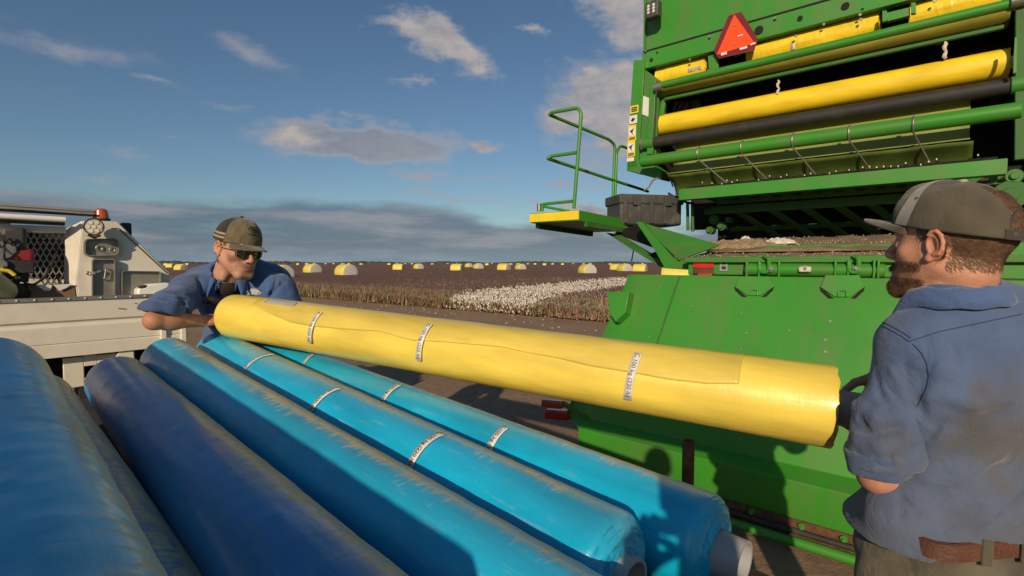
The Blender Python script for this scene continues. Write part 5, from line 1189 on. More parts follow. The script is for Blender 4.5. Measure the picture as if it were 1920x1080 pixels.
# ================================================================== PEOPLE: implicit-surface modelling
def _n(v): v = np.asarray(v, float); return v/np.linalg.norm(v)
class Sdf:
    """smooth blends of ellipsoids and tapered limbs, turned into one continuous skin by surface nets"""
    def __init__(s, h=.005): s.h = h; s.p = []
    def ell(s, c, r, k=.02, rot=None, op='+'): s.p.append(('e', np.array(c, float), np.array(r, float), k, None if rot is None else np.array(rot), op)); return s
    def cap(s, a, b, ra, rb=None, k=.02, op='+', flat=None): s.p.append(('c', np.array(a, float), np.array(b, float), k, (ra, ra if rb is None else rb, flat), op)); return s
    def box(s, c, hs, rad, k=.02, rot=None, op='+'): s.p.append(('b', np.array(c, float), np.array(hs, float), k, (rad, np.eye(3) if rot is None else np.array(rot)), op)); return s
    def _bb(s, p, pad):
        t, a, b, k, x, op = p
        if t == 'e': r = b.max() if x is not None else b; return a-r-pad, a+r+pad
        if t == 'b': r = np.linalg.norm(b)+x[0]; return a-r-pad, a+r+pad
        m = max(x[0], x[1]); return np.minimum(a, b)-m-pad, np.maximum(a, b)+m+pad
    def _d(s, p, P):
        t, a, b, k, x, op = p
        if t == 'e':
            q = P-a
            if x is not None: q = q@x
            k0 = np.sqrt(((q/b)**2).sum(-1)); k1 = np.sqrt(((q/(b*b))**2).sum(-1))+1e-9
            return k0*(k0-1)/k1
        if t == 'b':
            q = np.abs((P-a)@x[1])-b; return np.sqrt((np.maximum(q, 0)**2).sum(-1))+np.minimum(q.max(-1), 0)-x[0]
        ra, rb, flat = x; ab = b-a; q = P-a; t_ = np.clip((q@ab)/(ab@ab), 0, 1); w = q-t_[..., None]*ab
        if flat is not None:
            n = _n(flat[0]); f = (w@n); w = w-f[..., None]*n*(1-1/flat[1])
        return np.sqrt((w**2).sum(-1))-(ra+(rb-ra)*t_)
    def mesh(s, post=None, smooth=1):
        h = s.h; lo = np.full(3, 9e9); hi = -lo
        for p in s.p:
            if p[5] == '+': l, u = s._bb(p, 3*h+.012); lo = np.minimum(lo, l); hi = np.maximum(hi, u)
        n = np.ceil((hi-lo)/h).astype(int)+1; D = np.full(n, .06, np.float32)
        ax = [lo[i]+h*np.arange(n[i]) for i in range(3)]
        for p in s.p:
            l, u = s._bb(p, p[3]+4*h+.015); i0 = np.clip(((l-lo)/h).astype(int), 0, n); i1 = np.clip(((u-lo)/h).astype(int)+2, 0, n)
            if (i1 <= i0).any(): continue
            G = np.stack(np.meshgrid(*[ax[i][i0[i]:i1[i]] for i in range(3)], indexing='ij'), -1)
            d = s._d(p, G); sl = tuple(slice(i0[i], i1[i]) for i in range(3)); A = D[sl]; k = max(p[3], 1e-4)
            if p[5] == '+': hh = np.clip(.5+.5*(A-d)/k, 0, 1); D[sl] = A*(1-hh)+d*hh-k*hh*(1-hh)
            else: d = -d; hh = np.clip(.5-.5*(A-d)/k, 0, 1); D[sl] = A*(1-hh)+d*hh+k*hh*(1-hh)
        if post is not None:
            act = np.abs(D) < .045; I = np.argwhere(act); P = lo+I*h; D[act] = post(P, D[act])
        S = D < 0
        c = np.zeros(n-1, np.int8)
        for i in (0, 1):
            for j in (0, 1):
                for k in (0, 1): c += S[i:n[0]-1+i, j:n[1]-1+j, k:n[2]-1+k]
        cell = (c > 0) & (c < 8); idx = -np.ones(n-1, np.int64); I = np.argwhere(cell); idx[cell] = np.arange(len(I))
        acc = np.zeros((len(I), 3)); cnt = np.zeros(len(I))
        cs = [(i, j, k) for i in (0, 1) for j in (0, 1) for k in (0, 1)]
        for a in cs:
            for b in cs:
                df = np.array(b)-np.array(a)
                if df.sum() == 1 and df.min() == 0:
                    da = D[I[:, 0]+a[0], I[:, 1]+a[1], I[:, 2]+a[2]]; db = D[I[:, 0]+b[0], I[:, 1]+b[1], I[:, 2]+b[2]]
                    m = (da < 0) != (db < 0); t = np.where(m, da/(da-db+1e-12), 0)
                    acc += np.where(m[:, None], np.array(a)+t[:, None]*df, 0); cnt += m
        V = lo+(I+acc/cnt[:, None])*h; F_ = []
        for a in range(3):
            b, c_ = (a+1) % 3, (a+2) % 3
            sa = [slice(None)]*3; sb = [slice(None)]*3; sa[a] = slice(0, n[a]-1); sb[a] = slice(1, n[a])
            E = np.argwhere(S[tuple(sa)] != S[tuple(sb)]); E = E[(E[:, b] > 0) & (E[:, c_] > 0) & (E[:, b] < n[b]-1) & (E[:, c_] < n[c_]-1)]
            ins = S[E[:, 0], E[:, 1], E[:, 2]]
            def q(db, dc): o = E.copy(); o[:, b] -= db; o[:, c_] -= dc; return idx[o[:, 0], o[:, 1], o[:, 2]]
            Q = np.stack([q(1, 1), q(0, 1), q(0, 0), q(1, 0)], -1); Q[~ins] = Q[~ins][:, ::-1]; F_.append(Q)
        Fq = np.concatenate(F_); Fq = Fq[(Fq >= 0).all(1)]
        for _ in range(smooth):
            sm = np.zeros_like(V); ct = np.zeros(len(V))
            for i in range(4):
                for j in (1, 3): np.add.at(sm, Fq[:, i], V[Fq[:, (i+j) % 4]]); np.add.at(ct, Fq[:, i], 1)
            V = V*.5+.5*sm/np.maximum(ct, 1)[:, None]
        return V, Fq
def n3(P, f, s=0):
    x, y, z = P[:, 0]*f, P[:, 1]*f, P[:, 2]*f
    return (np.sin(x*1.0+1.7*np.sin(y*1.3+s)+s)+np.sin(y*1.1+1.9*np.sin(z*1.2+s*2)+1.3*s)+np.sin(z*.9+1.6*np.sin(x*1.4+s*3)+.7*s))/3
SKIN = mat('skin', (.45, .22, .14), .52, var=.12, vscale=60, attr='Col', sss=.06, bump=.25, bscale=260, spec=.4)
def cloth_mat(name, rough=.85, weave=900, var=.12, b=.25):
    m = mat(name, (0, 0, 0), rough, var=var, vscale=14, attr='Col', bump=b, bscale=weave, sheen=.25, spec=.2)
    t = m.node_tree; bp = [n for n in t.nodes if n.type == 'BUMP'][0]; tc = [n for n in t.nodes if n.type == 'TEX_COORD'][0]
    a, _ = NOISE(tc.outputs['Object'], 14, 5, .5, t, 1.6); c, _ = NOISE(tc.outputs['Object'], 42, 4, .55, t, 1.0)
    rg = MA('ABSOLUTE', MA('SUBTRACT', a, .5, t), .5, t)
    b2 = t.nodes.new('ShaderNodeBump'); b2.inputs['Strength'].default_value = .6; b2.inputs['Distance'].default_value = .008
    t.links.new(MA('ADD', MA('MULTIPLY', rg, -1.6, t), MA('MULTIPLY', c, .35, t), t), b2.inputs['Height']); t.links.new(b2.outputs[0], bp.inputs['Normal'])
    return m
DENIM = cloth_mat('blue_drill_cloth'); TROU = cloth_mat('worn_trouser_cloth', var=.3); CAPC = cloth_mat('cap_cloth', var=.2); DCLOTH = mat('dark_cloth', (.018, .013, .012), .9, var=.3)
HAIRM = mat('brown_hair', (.15, .082, .042), .6, var=.5, vscale=90)
BEARDM = mat('reddish_beard', (.11, .05, .024), .65, var=.5, vscale=90)
def frame(fwd, up=(0, 0, 1)):
    y = _n(fwd); x = _n(np.cross(y, up)); z = np.cross(x, y); return np.stack([x, y, z], 1)      # columns: right, forward, up
class Head:
    def __init__(s, c, fwd, up=(0, 0, 1), sc=1.0): s.c = np.array(c, float); s.M = frame(fwd, up); s.s = sc
    def w(s, P): return s.c+(np.asarray(P, float)*s.s)@s.M.T
    def local(s, w): return ((np.array(w, float)-s.c)@s.M)/s.s
    def build(s, parent, tone, beard=False, h=.0024, neck=(0, -.05, -.2), grime=False):
        b = Sdf(h)
        b.ell((0, -.016, .034), (.076, .097, .088), .01)
        b.ell((0, .030, -.025), (.063, .058, .080), .03)
        for q in (-1, 1):
            b.cap((q*.052, .0, -.045), (q*.024, .070, -.098), .022, .018, .03)
            b.ell((q*.043, .056, -.022), (.021, .018, .017), .02)
            b.ell((q*.030, .060, -.062), (.018, .018, .022), .02)
        b.cap((-.02, .078, -.100), (.02, .078, -.100), .017, .017, .02)
        b.cap((-.034, .079, .022), (.034, .079, .022), .0115, .0115, .014)
        b.ell((0, .055, .045), (.060, .035, .035), .03)
        for q in (-1, 1):
            b.ell((q*.031, .097, -.001), (.018, .014, .012), .016, op='-')
            b.ell((q*.031, .0755, -.001), (.0135, .0135, .0125), .003)
            b.cap((q*.018, .088, .006), (q*.044, .080, .005), .0038, .003, .003)
            b.cap((q*.020, .086, -.011), (q*.043, .079, -.009), .003, .003, .004)
        b.cap((0, .086, .014), (0, .112, -.026), .0075, .0105, .012)
        b.ell((0, .108, -.030), (.0125, .012, .010), .006)
        for q in (-1, 1): b.ell((q*.0125, .101, -.032), (.0085, .011, .008), .005); b.ell((q*.007, .108, -.040), (.0035, .005, .003), .002, op='-')
        b.ell((0, .080, -.062), (.032, .020, .024), .015)
        b.ell((0, .0945, -.0590), (.021, .0070, .0040), .006); b.ell((0, .0935, -.0705), (.019, .0072, .0050), .006)
        b.cap((-.024, .100, -.0645), (.024, .100, -.0645), .0014, .0014, .003, op='-')
        for q in (-1, 1):
            er = frame((q*.25, -.10, 1.0), (q, 0, 0)).T; er = np.array([[1, 0, 0], [0, .97, .2], [0, -.2, .97]])
            b.ell((q*.078, -.008, -.006), (.010, .017, .029), .008, rot=er)
            b.ell((q*.087, -.003, -.004), (.009, .010, .018), .004, rot=er, op='-')
            for t in range(7):
                a0 = -0.9+t*.60; a1 = a0+.62; f = lambda a: (q*(.086+.002*math.sin(a)), -.010-.0150*math.sin(a-.2)*1.0, .000+.0248*math.cos(a))
                b.cap(f(a0), f(a1), .0040, .0040, .003)
            b.ell((q*.082, .000, -.032), (.006, .008, .009), .004)
        b.cap((0, -.030, -.06), neck, .056, .064, .03)
        b.cap((-.03, -.0, -.09), (-.035, neck[1]+.05, neck[2]+.01), .016, .014, .02); b.cap((.03, -.0, -.09), (.035, neck[1]+.05, neck[2]+.01), .016, .014, .02)
        V, Fq = b.mesh(smooth=1)
        col = np.tile(np.array(tone), (len(V), 1)); x, y, z = V.T
        red = np.exp(-((np.abs(x)-.042)**2/.0006+(y-.065)**2/.002+(z+.025)**2/.0008))*.5+np.exp(-(x**2/.0002+(z+.028)**2/.0004))*(y > .095)*.6+(np.abs(x) > .076)*(y < .02)*.45+np.clip((-.05-y)*8, 0, 1)*(z < -.06)*.35
        col = col*(1-red[:, None]*np.array([.02, .30, .38]))
        sc_ = np.clip((.045-y)/.02, 0, 1)*np.clip((z-.028+.48*np.clip(-y-.01, 0, .4))/.020, 0, 1)*np.where(y < -.01, 1, z > .01); col = col*(1-sc_[:, None])+np.array([.10, .055, .03])*sc_[:, None]
        lip = (np.abs(z+.0645) < .012) & (np.abs(x) < .023) & (y > .0925); col[lip] = col[lip]*np.array([.85, .66, .66])
        st = np.clip((y-.015)/.03, 0, 1)*np.clip((-.045-z)/.02, 0, 1)*np.clip((z+.135)/.01, 0, 1); st = st*np.where(lip, 0, 1)
        col = col*(1-st[:, None]*(.62 if beard else .22)*np.array([.7, .8, .8]))
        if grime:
            gm = np.clip(np.exp(-((x-.050)**2/.0007+(z+.030)**2/.0005))+np.exp(-((x-.022)**2/.0002+(z+.052)**2/.00012))+np.clip(n3(V, 55, 3)-.35, 0, 1)-.15+.5*n3(V, 90, 7), 0, 1)*(y > .03)*(z < .0); col = col*(1-.45*gm[:, None])  # shadow spots on the cheek painted into the skin colour
        br = np.exp(-((z-.021-(.004-np.abs(np.abs(x)-.030)*.2))**2/.000018))*(np.abs(x) > .012)*(np.abs(x) < .05)*(y > .06); col = col*(1-br[:, None]*.72)
        eye = (np.hypot(np.abs(x)-.031, z+.002) < .0085) & (y > .0835); col[eye] = (.5, .47, .44); iris = (np.hypot(np.abs(x)-.031, z+.002) < .0045) & (y > .083); col[iris] = (.04, .03, .02)
        col *= (1+.06*n3(V, 60, 1)+.05*n3(V, 170, 4))[:, None]
        s.V = V; s.F = Fq; s.col = col
        return V, Fq, col
    def strands(s, name, parent, m, sel, n, ln, down, thick=.0007, jit=.35, out=.5, seed=0):
        """many short thin hairs grown from the chosen part of the head"""
        rg = np.random.default_rng(seed); A, B, C, Dq = [s.V[s.F[:, i]] for i in range(4)]
        cen = (A+B+C+Dq)/4; nm = np.cross(C-A, Dq-B); nm /= np.linalg.norm(nm, axis=1)[:, None]+1e-9
        w = sel(cen); w = w/w.sum(); i = rg.choice(len(cen), n, p=w); u = rg.random((n, 2))
        p = (A[i]*(1-u[:, :1])+B[i]*u[:, :1])*(1-u[:, 1:])+(Dq[i]*(1-u[:, :1])+C[i]*u[:, :1])*u[:, 1:]
        d = np.array([down(q) for q in p]) if callable(down) else np.tile(down, (n, 1)); N_ = nm[i]
        d = d+rg.normal(0, jit, (n, 3)); d = d-(d*N_).sum(1)[:, None]*N_; d /= np.linalg.norm(d, axis=1)[:, None]+1e-9
        L = ln*rg.uniform(.5, 1.3, n)[:, None]; side = np.cross(d, N_); tk = thick
        p0 = p-N_*.001; p1 = p+d*L*.5+N_*L*out*.5; p2 = p+d*L*1.0+N_*L*out*.6
        V = np.stack([p0-side*tk, p0+side*tk, p1-side*tk*.8, p1+side*tk*.8, p2], 1).reshape(-1, 3); b = np.arange(n)[:, None]*5
        T = np.concatenate([b+np.array([[0, 1, 3]]), b+np.array([[0, 3, 2]]), b+np.array([[2, 3, 4]])])
        return mesh_np(name, s.w(V), T, m, parent)
def cap_part(H, name, m, parent, az0, az1, e0, e1, rx=.086, ry=.108, rz=.094, c=(0, -.012, .036), col=(.1, .1, .1), grow=0.0, na=60, ne=22, rim=None, hole=None, thick=.002, tilt=.10, colf=None):
    V = []; C = []
    for i in range(ne+1):
        for j in range(na+1):
            a = az0+(az1-az0)*j/na; e = e0+(e1-e0)*i/ne
            fr = max(0, math.sin(a)); lift = .010*fr*math.sin(e*1.0)**.7*math.cos(e)**.5 if e > 0 and e < math.pi/2 else 0
            ce = math.cos(e)**.86 if math.cos(e) > 0 else 0
            p = np.array([(rx+grow)*ce*math.cos(a), (ry+grow+lift)*ce*math.sin(a), (rz+grow)*math.sin(e)+lift*.6])
            wr = .0012*math.sin(a*9+e*4)*math.cos(e)+.0010*math.sin(a*5-e*9)
            p = p*(1+wr/.1); y = p[1]; p[2] += y*tilt
            V.append(np.array(c)+p); C.append(colf(a, e) if colf else col)
    f = grid_faces(ne+1, na+1)
    if hole is not None:
        ii = np.arange(ne)[:, None]; jj = np.arange(na)[None]; E = e0+(e1-e0)*(ii+.5)/ne+jj*0; A_ = az0+(az1-az0)*(jj+.5)/na+ii*0; f = f[~hole(A_, E).ravel()]
    o = mesh_np(name, H.w(np.array(V)), f, m, parent, smooth=True, cols=np.array(C)); md = o.modifiers.new('solid', 'SOLIDIFY'); md.thickness = thick; md.offset = 1
    return o
def cap_brim(H, parent, col, m=None, c=(0, -.012, .036), rx=.087, ry=.109, ln=.072, tilt=.10, droop=.15, colf=None, arch=.022):
    V = []; C = []; ns, nr = 32, 12
    for i in range(nr+1):
        for j in range(ns+1):
            s_ = (j/ns-.5)*2; a = math.pi/2-s_*R(56); t = i/nr; L = ln*(1-abs(s_)**3.2)
            bx = rx*math.cos(a)*(1-.06*t); by = ry*math.sin(a)+L*t; bz = by*tilt-arch*(s_*s_)*(.25+.75*t)-droop*L*t+.004
            V.append(np.array(c)+(bx, by, bz)); C.append(colf(s_, t) if colf else col)
    o = mesh_np('brim', H.w(np.array(V)), grid_faces(nr+1, ns+1), m or CAPC, parent, smooth=True, cols=np.array(C)); md = o.modifiers.new('solid', 'SOLIDIFY'); md.thickness = .0045; md.offset = 0; return o
def hand_prims(b, wrist, fwd, back, side, sc=1.0, curls=(.9, .95, 1.0, 1.05), thumb=(.55, .35), k=.006, spread=.05):
    """wrist position, finger direction, back-of-hand normal, side = direction of the thumb"""
    w = np.array(wrist, float); f = _n(fwd); n = _n(np.array(back, float)-f*np.dot(back, f)); t = _n(np.cross(n, f)); t = t if np.dot(t, side) > 0 else -t
    P = lambda x, y, z: w+(t*x+f*y+n*z)*sc
    b.box(P(0, .046, 0), np.array([.026, .034, .004])*sc, .010*sc, k*2, rot=np.stack([t, f, n], 1))
    b.cap(P(0, -.03, 0), P(0, .02, 0), .026*sc, .027*sc, .02, flat=(n, .72))
    for i, (x, L, r) in enumerate(((.030, .078, .0092), (.010, .086, .0094), (-.010, .080, .0090), (-.029, .064, .0080))):
        p = P(x, .082-(.004 if i == 3 else 0)-abs(x)*.1, .002); ang = 0; d0 = spread*x/.03
        for j, q in enumerate((.46, .30, .24)):
            ang += curls[i]*(.75, 1.0, .7)[j]; dr = f*math.cos(ang)-n*math.sin(ang)+t*d0*math.cos(ang); q2 = p+_n(dr)*L*q*sc*1.05
            b.cap(p, q2, r*sc*(1-.08*j), r*sc*(1-.08*(j+1)), k if j == 0 else .002); p = q2
    p = P(.030, .022, -.004); d = _n(t*.75+f*.62-n*.25); ang = thumb
    q2 = p+d*.040*sc; b.cap(p, q2, .0135*sc, .0112*sc, .012); d2 = _n(d*math.cos(thumb[0])+(-n*.75+f*.65)*math.sin(thumb[0])); q3 = q2+d2*.032*sc; b.cap(q2, q3, .0108*sc, .0098*sc, .003)
    d3 = _n(d2*math.cos(thumb[1])+(-n)*math.sin(thumb[1])); b.cap(q3, q3+d3*.024*sc, .0098*sc, .0082*sc, .002)
def arm_mesh(sh, el, wr, sc, hand, h=.003):
    b = Sdf(h); sh, el, wr = map(lambda v: np.array(v, float), (sh, el, wr))
    b.cap(sh, el, .040*sc, .039*sc, .02); b.cap(el, el+(wr-el)*.35, .041*sc, .044*sc, .02); b.cap(el+(wr-el)*.3, wr, .044*sc, .027*sc, .02)
    hand_prims(b, wr, *hand[0], sc=sc, **hand[1])
    V, Fq = b.mesh(smooth=1); return V, Fq
def merge(parts):
    V = []; F_ = []; C = []; o = 0
    for v, f, c in parts: V.append(v); F_.append(f+o); C.append(c); o += len(v)
    return np.concatenate(V), np.concatenate(F_), np.concatenate(C)
def skincol(V, tone, seed=0):
    c = np.tile(np.array(tone), (len(V), 1)); return c*(1+.07*n3(V, 45, seed)+.05*n3(V, 150, seed+3))[:, None]
def leg_prims(b, hip, knee, ankle, sc=1.0, r=(.095, .062, .058, .045)):
    b.cap(hip, knee, r[0]*sc, r[1]*sc, .03); b.cap(knee, ankle, r[1]*sc, r[3]*sc, .03)
def shoe(name, ankle, fwd, parent, sc=1.0):
    a = np.array(ankle, float); f = _n([fwd[0], fwd[1], 0]); z0 = float(gz(a[0], a[1])); b = Sdf(.006)
    b.cap((a[0]-f[0]*.05, a[1]-f[1]*.05, z0+.045), (a[0]+f[0]*.14*sc, a[1]+f[1]*.14*sc, z0+.038), .042, .040, .02, flat=((0, 0, 1), .9)); b.cap((a[0], a[1], z0+.05), (a[0], a[1], z0+.14), .045, .05, .02)
    V, Fq = b.mesh(); V[:, 2] = np.maximum(V[:, 2], z0+.004)
    mesh_np('boot', V, Fq, mat('boot_leather', (.10, .06, .035), .7, var=.3, dirt=.6), parent, smooth=True)
def collar(name, parent, c, fwd, up, m, col, r=.072, w=.042, stand=.028, gap=.5, pt=.035, sc=1.0, drop=.0, seed=0, lift=0):
    Mx = frame(fwd, up); V = []; na = 48; sec = [(.000, -.012), (.001, stand*.5), (.003, stand), (.007, stand+.004), (.013, stand-.002), (.020, stand-.016), (.026, stand-w)]
    for j in range(na+1):
        s_ = (j/na-.5)*2; a = -math.pi/2+s_*(math.pi-gap); ext = max(0, (abs(s_)-.72)/.28)**1.6
        for i, (dr, z) in enumerate(sec):
            k = max(0, i-3)/3; rr = r+dr+.010*ext*k; p = np.array([math.cos(a)*rr, math.sin(a)*rr*1.08, z-ext*pt*k-.020*ext-drop*max(0, math.sin(a))+.0015*math.sin(j*1.1+seed)])
            if ext > 0: p[0] += (1 if p[0] > 0 else -1)*ext*lift*k
            V.append(np.array(c)+(p*sc)@Mx.T)
    V = np.array(V); n = len(sec); f = grid_faces(na+1, n)
    o = mesh_np(name, V, f, m, parent, smooth=True, cols=np.tile(col, (len(V), 1))); md = o.modifiers.new('solid', 'SOLIDIFY'); md.thickness = .0022; return o
def torso(b, O, f, sc, g=0.0, k=.03, lean=0.0, z0=0.0, hips=True, sw=.165):
    """O = ground point below the pelvis; chest shifted along f by lean"""
    f = _n([f[0], f[1], 0]); r = np.array([f[1], -f[0], 0]); Mx = np.stack([r, f, [0, 0, 1]], 1)
    def T(x, y, z): t = max(0, (z-1.0)/.5); return np.array([O[0], O[1], z0])+r*x*sc+f*(y*sc+lean*t)+np.array([0, 0, z*sc])
    b.ell(T(0, .0, 1.33), np.array([.165, .112, .17])*sc+g, k, rot=Mx)
    b.ell(T(0, -.025, 1.38), np.array([.160, .095, .12])*sc+g, k, rot=Mx)
    b.cap(T(-sw, -.01, 1.445), T(sw, -.01, 1.445), .056*sc+g, None, k)
    for q in (-1, 1): b.cap(T(q*(sw-.015), -.015, 1.455), T(q*.045, -.022, 1.515), .044*sc+g, .044*sc+g, k)
    b.ell(T(0, .008, 1.15), np.array([.152, .108, .16])*sc+g, k, rot=Mx)
    if hips: b.ell(T(0, -.005, .98), np.array([.168, .122, .12])*sc+g, k, rot=Mx)
    return T
def denim(V, seed, base=(.060, .118, .30), stains=()):
    c = np.tile(np.array(base), (len(V), 1)); n = n3(V, 9, seed)*.5+n3(V, 26, seed+2)*.5
    c = c*(1+.10*n)[:, None]
    d = np.clip(n3(V, 14, seed+5)*.6+n3(V, 47, seed+6)*.4-.35, 0, 1)[:, None]*.5; c = c*(1-d)+np.array([.13, .10, .065])*d
    for (p, r, a) in stains:
        q = np.linalg.norm((V-np.array(p))/np.array(r), axis=1)+.35*n3(V, 30, seed+7)+.2*n3(V, 80, seed+1); w = np.clip(1.15-q, 0, 1)[:, None]*a; c = c*(1-w)+np.array([.105, .085, .055])*w
    return c
def folds(f, amp=.006, fr=34, seed=0, dirv=(.3, .2, 1)):
    d = np.array(dirv)/np.linalg.norm(dirv)
    def post(P, D):
        Q = P+.02*np.stack([n3(P, 9, seed+1), n3(P, 8, seed+2), n3(P, 10, seed+3)], -1); t = (Q@d)*fr+2.2*n3(Q, 7, seed); w = .5+.5*np.sin(t); m = np.clip(.5+.9*n3(P, 6, seed+4), 0, 1)
        D = D+amp*m*(w**2.2-.3)+.0016*n3(P, 70, seed)
        return f(P, D) if f else D
    return post
class Person:
    def __init__(s, O, label): s.root = empty('person', (O[0], O[1], float(gz(O[0], O[1]))), label, 'person')
    def skin(s, parts): V, Fq, C = merge(parts); o = mesh_np('body', V, Fq, SKIN, s.root, smooth=True, cols=C); return o
def on_surface(b, pix, lift=0.0, h=.012):
    from mathutils.bvhtree import BVHTree
    h0 = b.h; b.h = h; v, q = b.mesh(smooth=1); b.h = h0
    bv = BVHTree.FromPolygons([tuple(x) for x in v], [tuple(int(i) for i in x) for x in q]); out = []
    for line in pix:
        l = []
        for x, y in line:
            d = ray(x, y).normalized(); hit = bv.ray_cast(CAM, d, 6.0)
            if hit[0]: l.append(hit[0]-d*lift)
        if len(l) > 1: out.append(l)
    return out
def groove(b, pts, r=.006, k=.02):
    for p, q in zip(pts[:-1], pts[1:]): b.cap(tuple(p), tuple(q), r, r, k, op='-')
# ------------------------------------------------------------------ worker on the right
def worker_right():
    O = (.965, 1.10); f = _n([-.10, .995, 0]); r = np.array([f[1], -f[0], 0]); sc = 1.04; z0 = 0.0
    P = Person(O, 'bearded man in a dirty blue work shirt and grey-brown cap, seen from behind'); root = P.root
    tone = (.54, .265, .17)
    H = Head((.919, 1.078, 1.722), (-.46, .886, .05), (.0, -.03, 1), .985)
    nkw = np.array(at(1792, 560, 1.085)); V, Fq, C = H.build(root, tone, beard=True, neck=tuple(H.local(nkw))); parts = [(H.w(V), Fq, C)]
    tb = Sdf(.012); T = torso(tb, O, f, sc, g=-.012, z0=z0, sw=.105)
    hipL, hipR = T(-.09, 0, .93), T(.09, 0, .93); kL, kR = T(-.12, .03, .50), T(.14, -.02, .50); aL, aR = T(-.13, .02, .09), T(.18, -.05, .09)
    tb.cap(T(0, -.02, 1.45), T(0, -.01, 1.56), .055, .055, .03)
    for h_, k_, a_ in ((hipL, kL, aL), (hipR, kR, aR)): leg_prims(tb, h_, k_, a_, sc, r=(.075, .052, .05, .036))
    v, q = tb.mesh(); parts.append((v, q, skincol(v, tone)))
    shL = np.array([.838, 1.085, 1.508]); elL = np.array(at(1648, 890, 1.09)); wrL = np.array([.985, 1.32, 1.17])
    v, q = arm_mesh(shL, elL, wrL, .96, (((-.05, .10, .95), (.9, .35, .2), (.2, .9, 0)), dict(curls=(1.2, 1.25, 1.3, 1.3), thumb=(.8, .5)))); parts.append((v, q, skincol(v, (.52, .24, .16), 2)))
    shR = T(.195, 0, 1.45); elR = T(.30, .10, 1.24); wrR = np.array([1.01, 1.36, 1.38])
    v, q = arm_mesh(shR, elR, wrR, 1.04, (((-.30, .1, -.95), (.5, .8, .0), (-.8, .4, .2)), dict(curls=(1.1, 1.15, 1.2, 1.2), thumb=(.8, .5)))); parts.append((v, q, skincol(v, tone, 3)))
    P.skin(parts)
    # hair, beard
    H.strands('hair', root, HAIRM, lambda c: (c[:, 2] < .055)*(c[:, 2] > -.055)*(c[:, 1] < .035)*(np.abs(c[:, 0]) < .0795)*np.where(c[:, 1] > -.02, (c[:, 2] > .012), np.clip((c[:, 2]+.055)/.04, 0, 1)), 12000, .015, lambda q: np.array([0, -.75, -.6]), thick=.0006, jit=.22, out=.14, seed=2)
    H.strands('beard', root, BEARDM, lambda c: (c[:, 1] > .012)*(c[:, 2] < -.038+.35*np.clip(.075-c[:, 1], 0, .1)*0)*(c[:, 2] > -.128)*(np.abs(c[:, 2]+.0645) > .010)*np.clip((c[:, 1]-.012)/.02, 0, 1)*np.clip((-.030-c[:, 2])/.02, 0, 1)*((c[:, 2] < -.052)+(np.abs(c[:, 0]) > .036)), 8000, .011, lambda q: np.array([0, .30, -1.0]), thick=.0006, jit=.35, out=.55, seed=3)
    H.strands('moustache', root, BEARDM, lambda c: (c[:, 1] > .088)*(c[:, 2] < -.046)*(c[:, 2] > -.060)*(np.abs(c[:, 0]) < .03), 1500, .011, lambda q: np.array([np.sign(q[0])*.5, .2, -1.0]), thick=.0005, jit=.25, out=.4, seed=4)
    H.strands('eyebrows', root, HAIRM, lambda c: (c[:, 1] > .07)*(np.abs(c[:, 2]-.024) < .004)*(np.abs(c[:, 0]) < .046)*(np.abs(c[:, 0]) > .012), 600, .008, lambda q: np.array([np.sign(q[0]), -.1, .2]), thick=.0005, jit=.3, out=.3, seed=5)
    # cap
    cc = (.088, .074, .052); kw = dict(rx=.0865, ry=.112, rz=.100, c=(0, -.010, .026), tilt=.16)
    hole = lambda A, E: (np.hypot((A-3*math.pi/2)/R(27), (E-.22)/.40) < 1) & (E > .13)
    def cf(a, e): n = math.sin(a*5+e*7)*.5+math.sin(a*13-e*3)*.3; return tuple(x*(1+.14*n) for x in cc)
    cap = cap_part(H, 'cap', CAPC, root, 0, 2*math.pi, -.02, math.pi/2, colf=cf, na=120, ne=34, hole=hole, **kw)
    def bc(s_, t): 
        w = max(0, min(1, (t-.62)*6))*(1 if s_ > -.75 else 0); w *= .5+.5*math.sin(s_*5+1.0); a = np.array(cc)*.95; return tuple(a*(1-w)+np.array((.24, .21, .17))*w)
    cap_brim(H, cap, cc, colf=bc, ln=.068, tilt=.16, c=(0, -.010, .022), arch=.020, droop=.02, rx=.087, ry=.111)
    c0 = np.array(kw['c'])
    def cp(a, e, g=.004): 
        fr = max(0, math.sin(a)); lift = .010*fr*math.sin(e)**.7*math.cos(e)**.5 if 0 < e < 1.57 else 0; ce = max(0, math.cos(e))**.86
        p = np.array([(kw['rx']+g)*ce*math.cos(a), (kw['ry']+g+lift)*ce*math.sin(a), (kw['rz']+g)*math.sin(e)+lift*.6]); p[2] += p[1]*kw['tilt']; return H.w(c0+p)
    PIPE = mat('pale_piping', (.36, .33, .28), .8, var=.2, dirt=.5, dscale=30)
    for a0, name in ((R(90+50), 'piping'), (R(90-50), 'piping')):
        V = []
        for i in range(17):
            t = i/16; e = .0+1.45*t; a = a0+(R(90)-a0)*(-.25*math.sin(t*math.pi)*(1-t))
            wd = (R(9)*(1-t)**1.2+R(1.5))/max(.35, math.cos(e)); 
            V += [cp(a-wd, e), cp(a+wd, e)]
        o = mesh_np(name, np.array(V), [(2*i, 2*i+1, 2*i+3, 2*i+2) for i in range(16)], PIPE, cap, smooth=True)
    o = mesh_np('button', *(lambda b: (b.ell(H.w((0, -.012, .026+.101)), (.010, .010, .006)), b.mesh())[1])(Sdf(.0025)), PIPE, cap, smooth=True)
    V = []; 
    for i in range(25): a = 3*math.pi/2+R(-34)+R(68)*i/24; V += [cp(a, -.02, .0045), cp(a, .16, .0045)]
    mesh_np('strap', np.array(V), [(2*i, 2*i+1, 2*i+3, 2*i+2) for i in range(24)], CAPC, cap, smooth=True, cols=np.tile((.05, .045, .035), (50, 1)))
    V = []; 
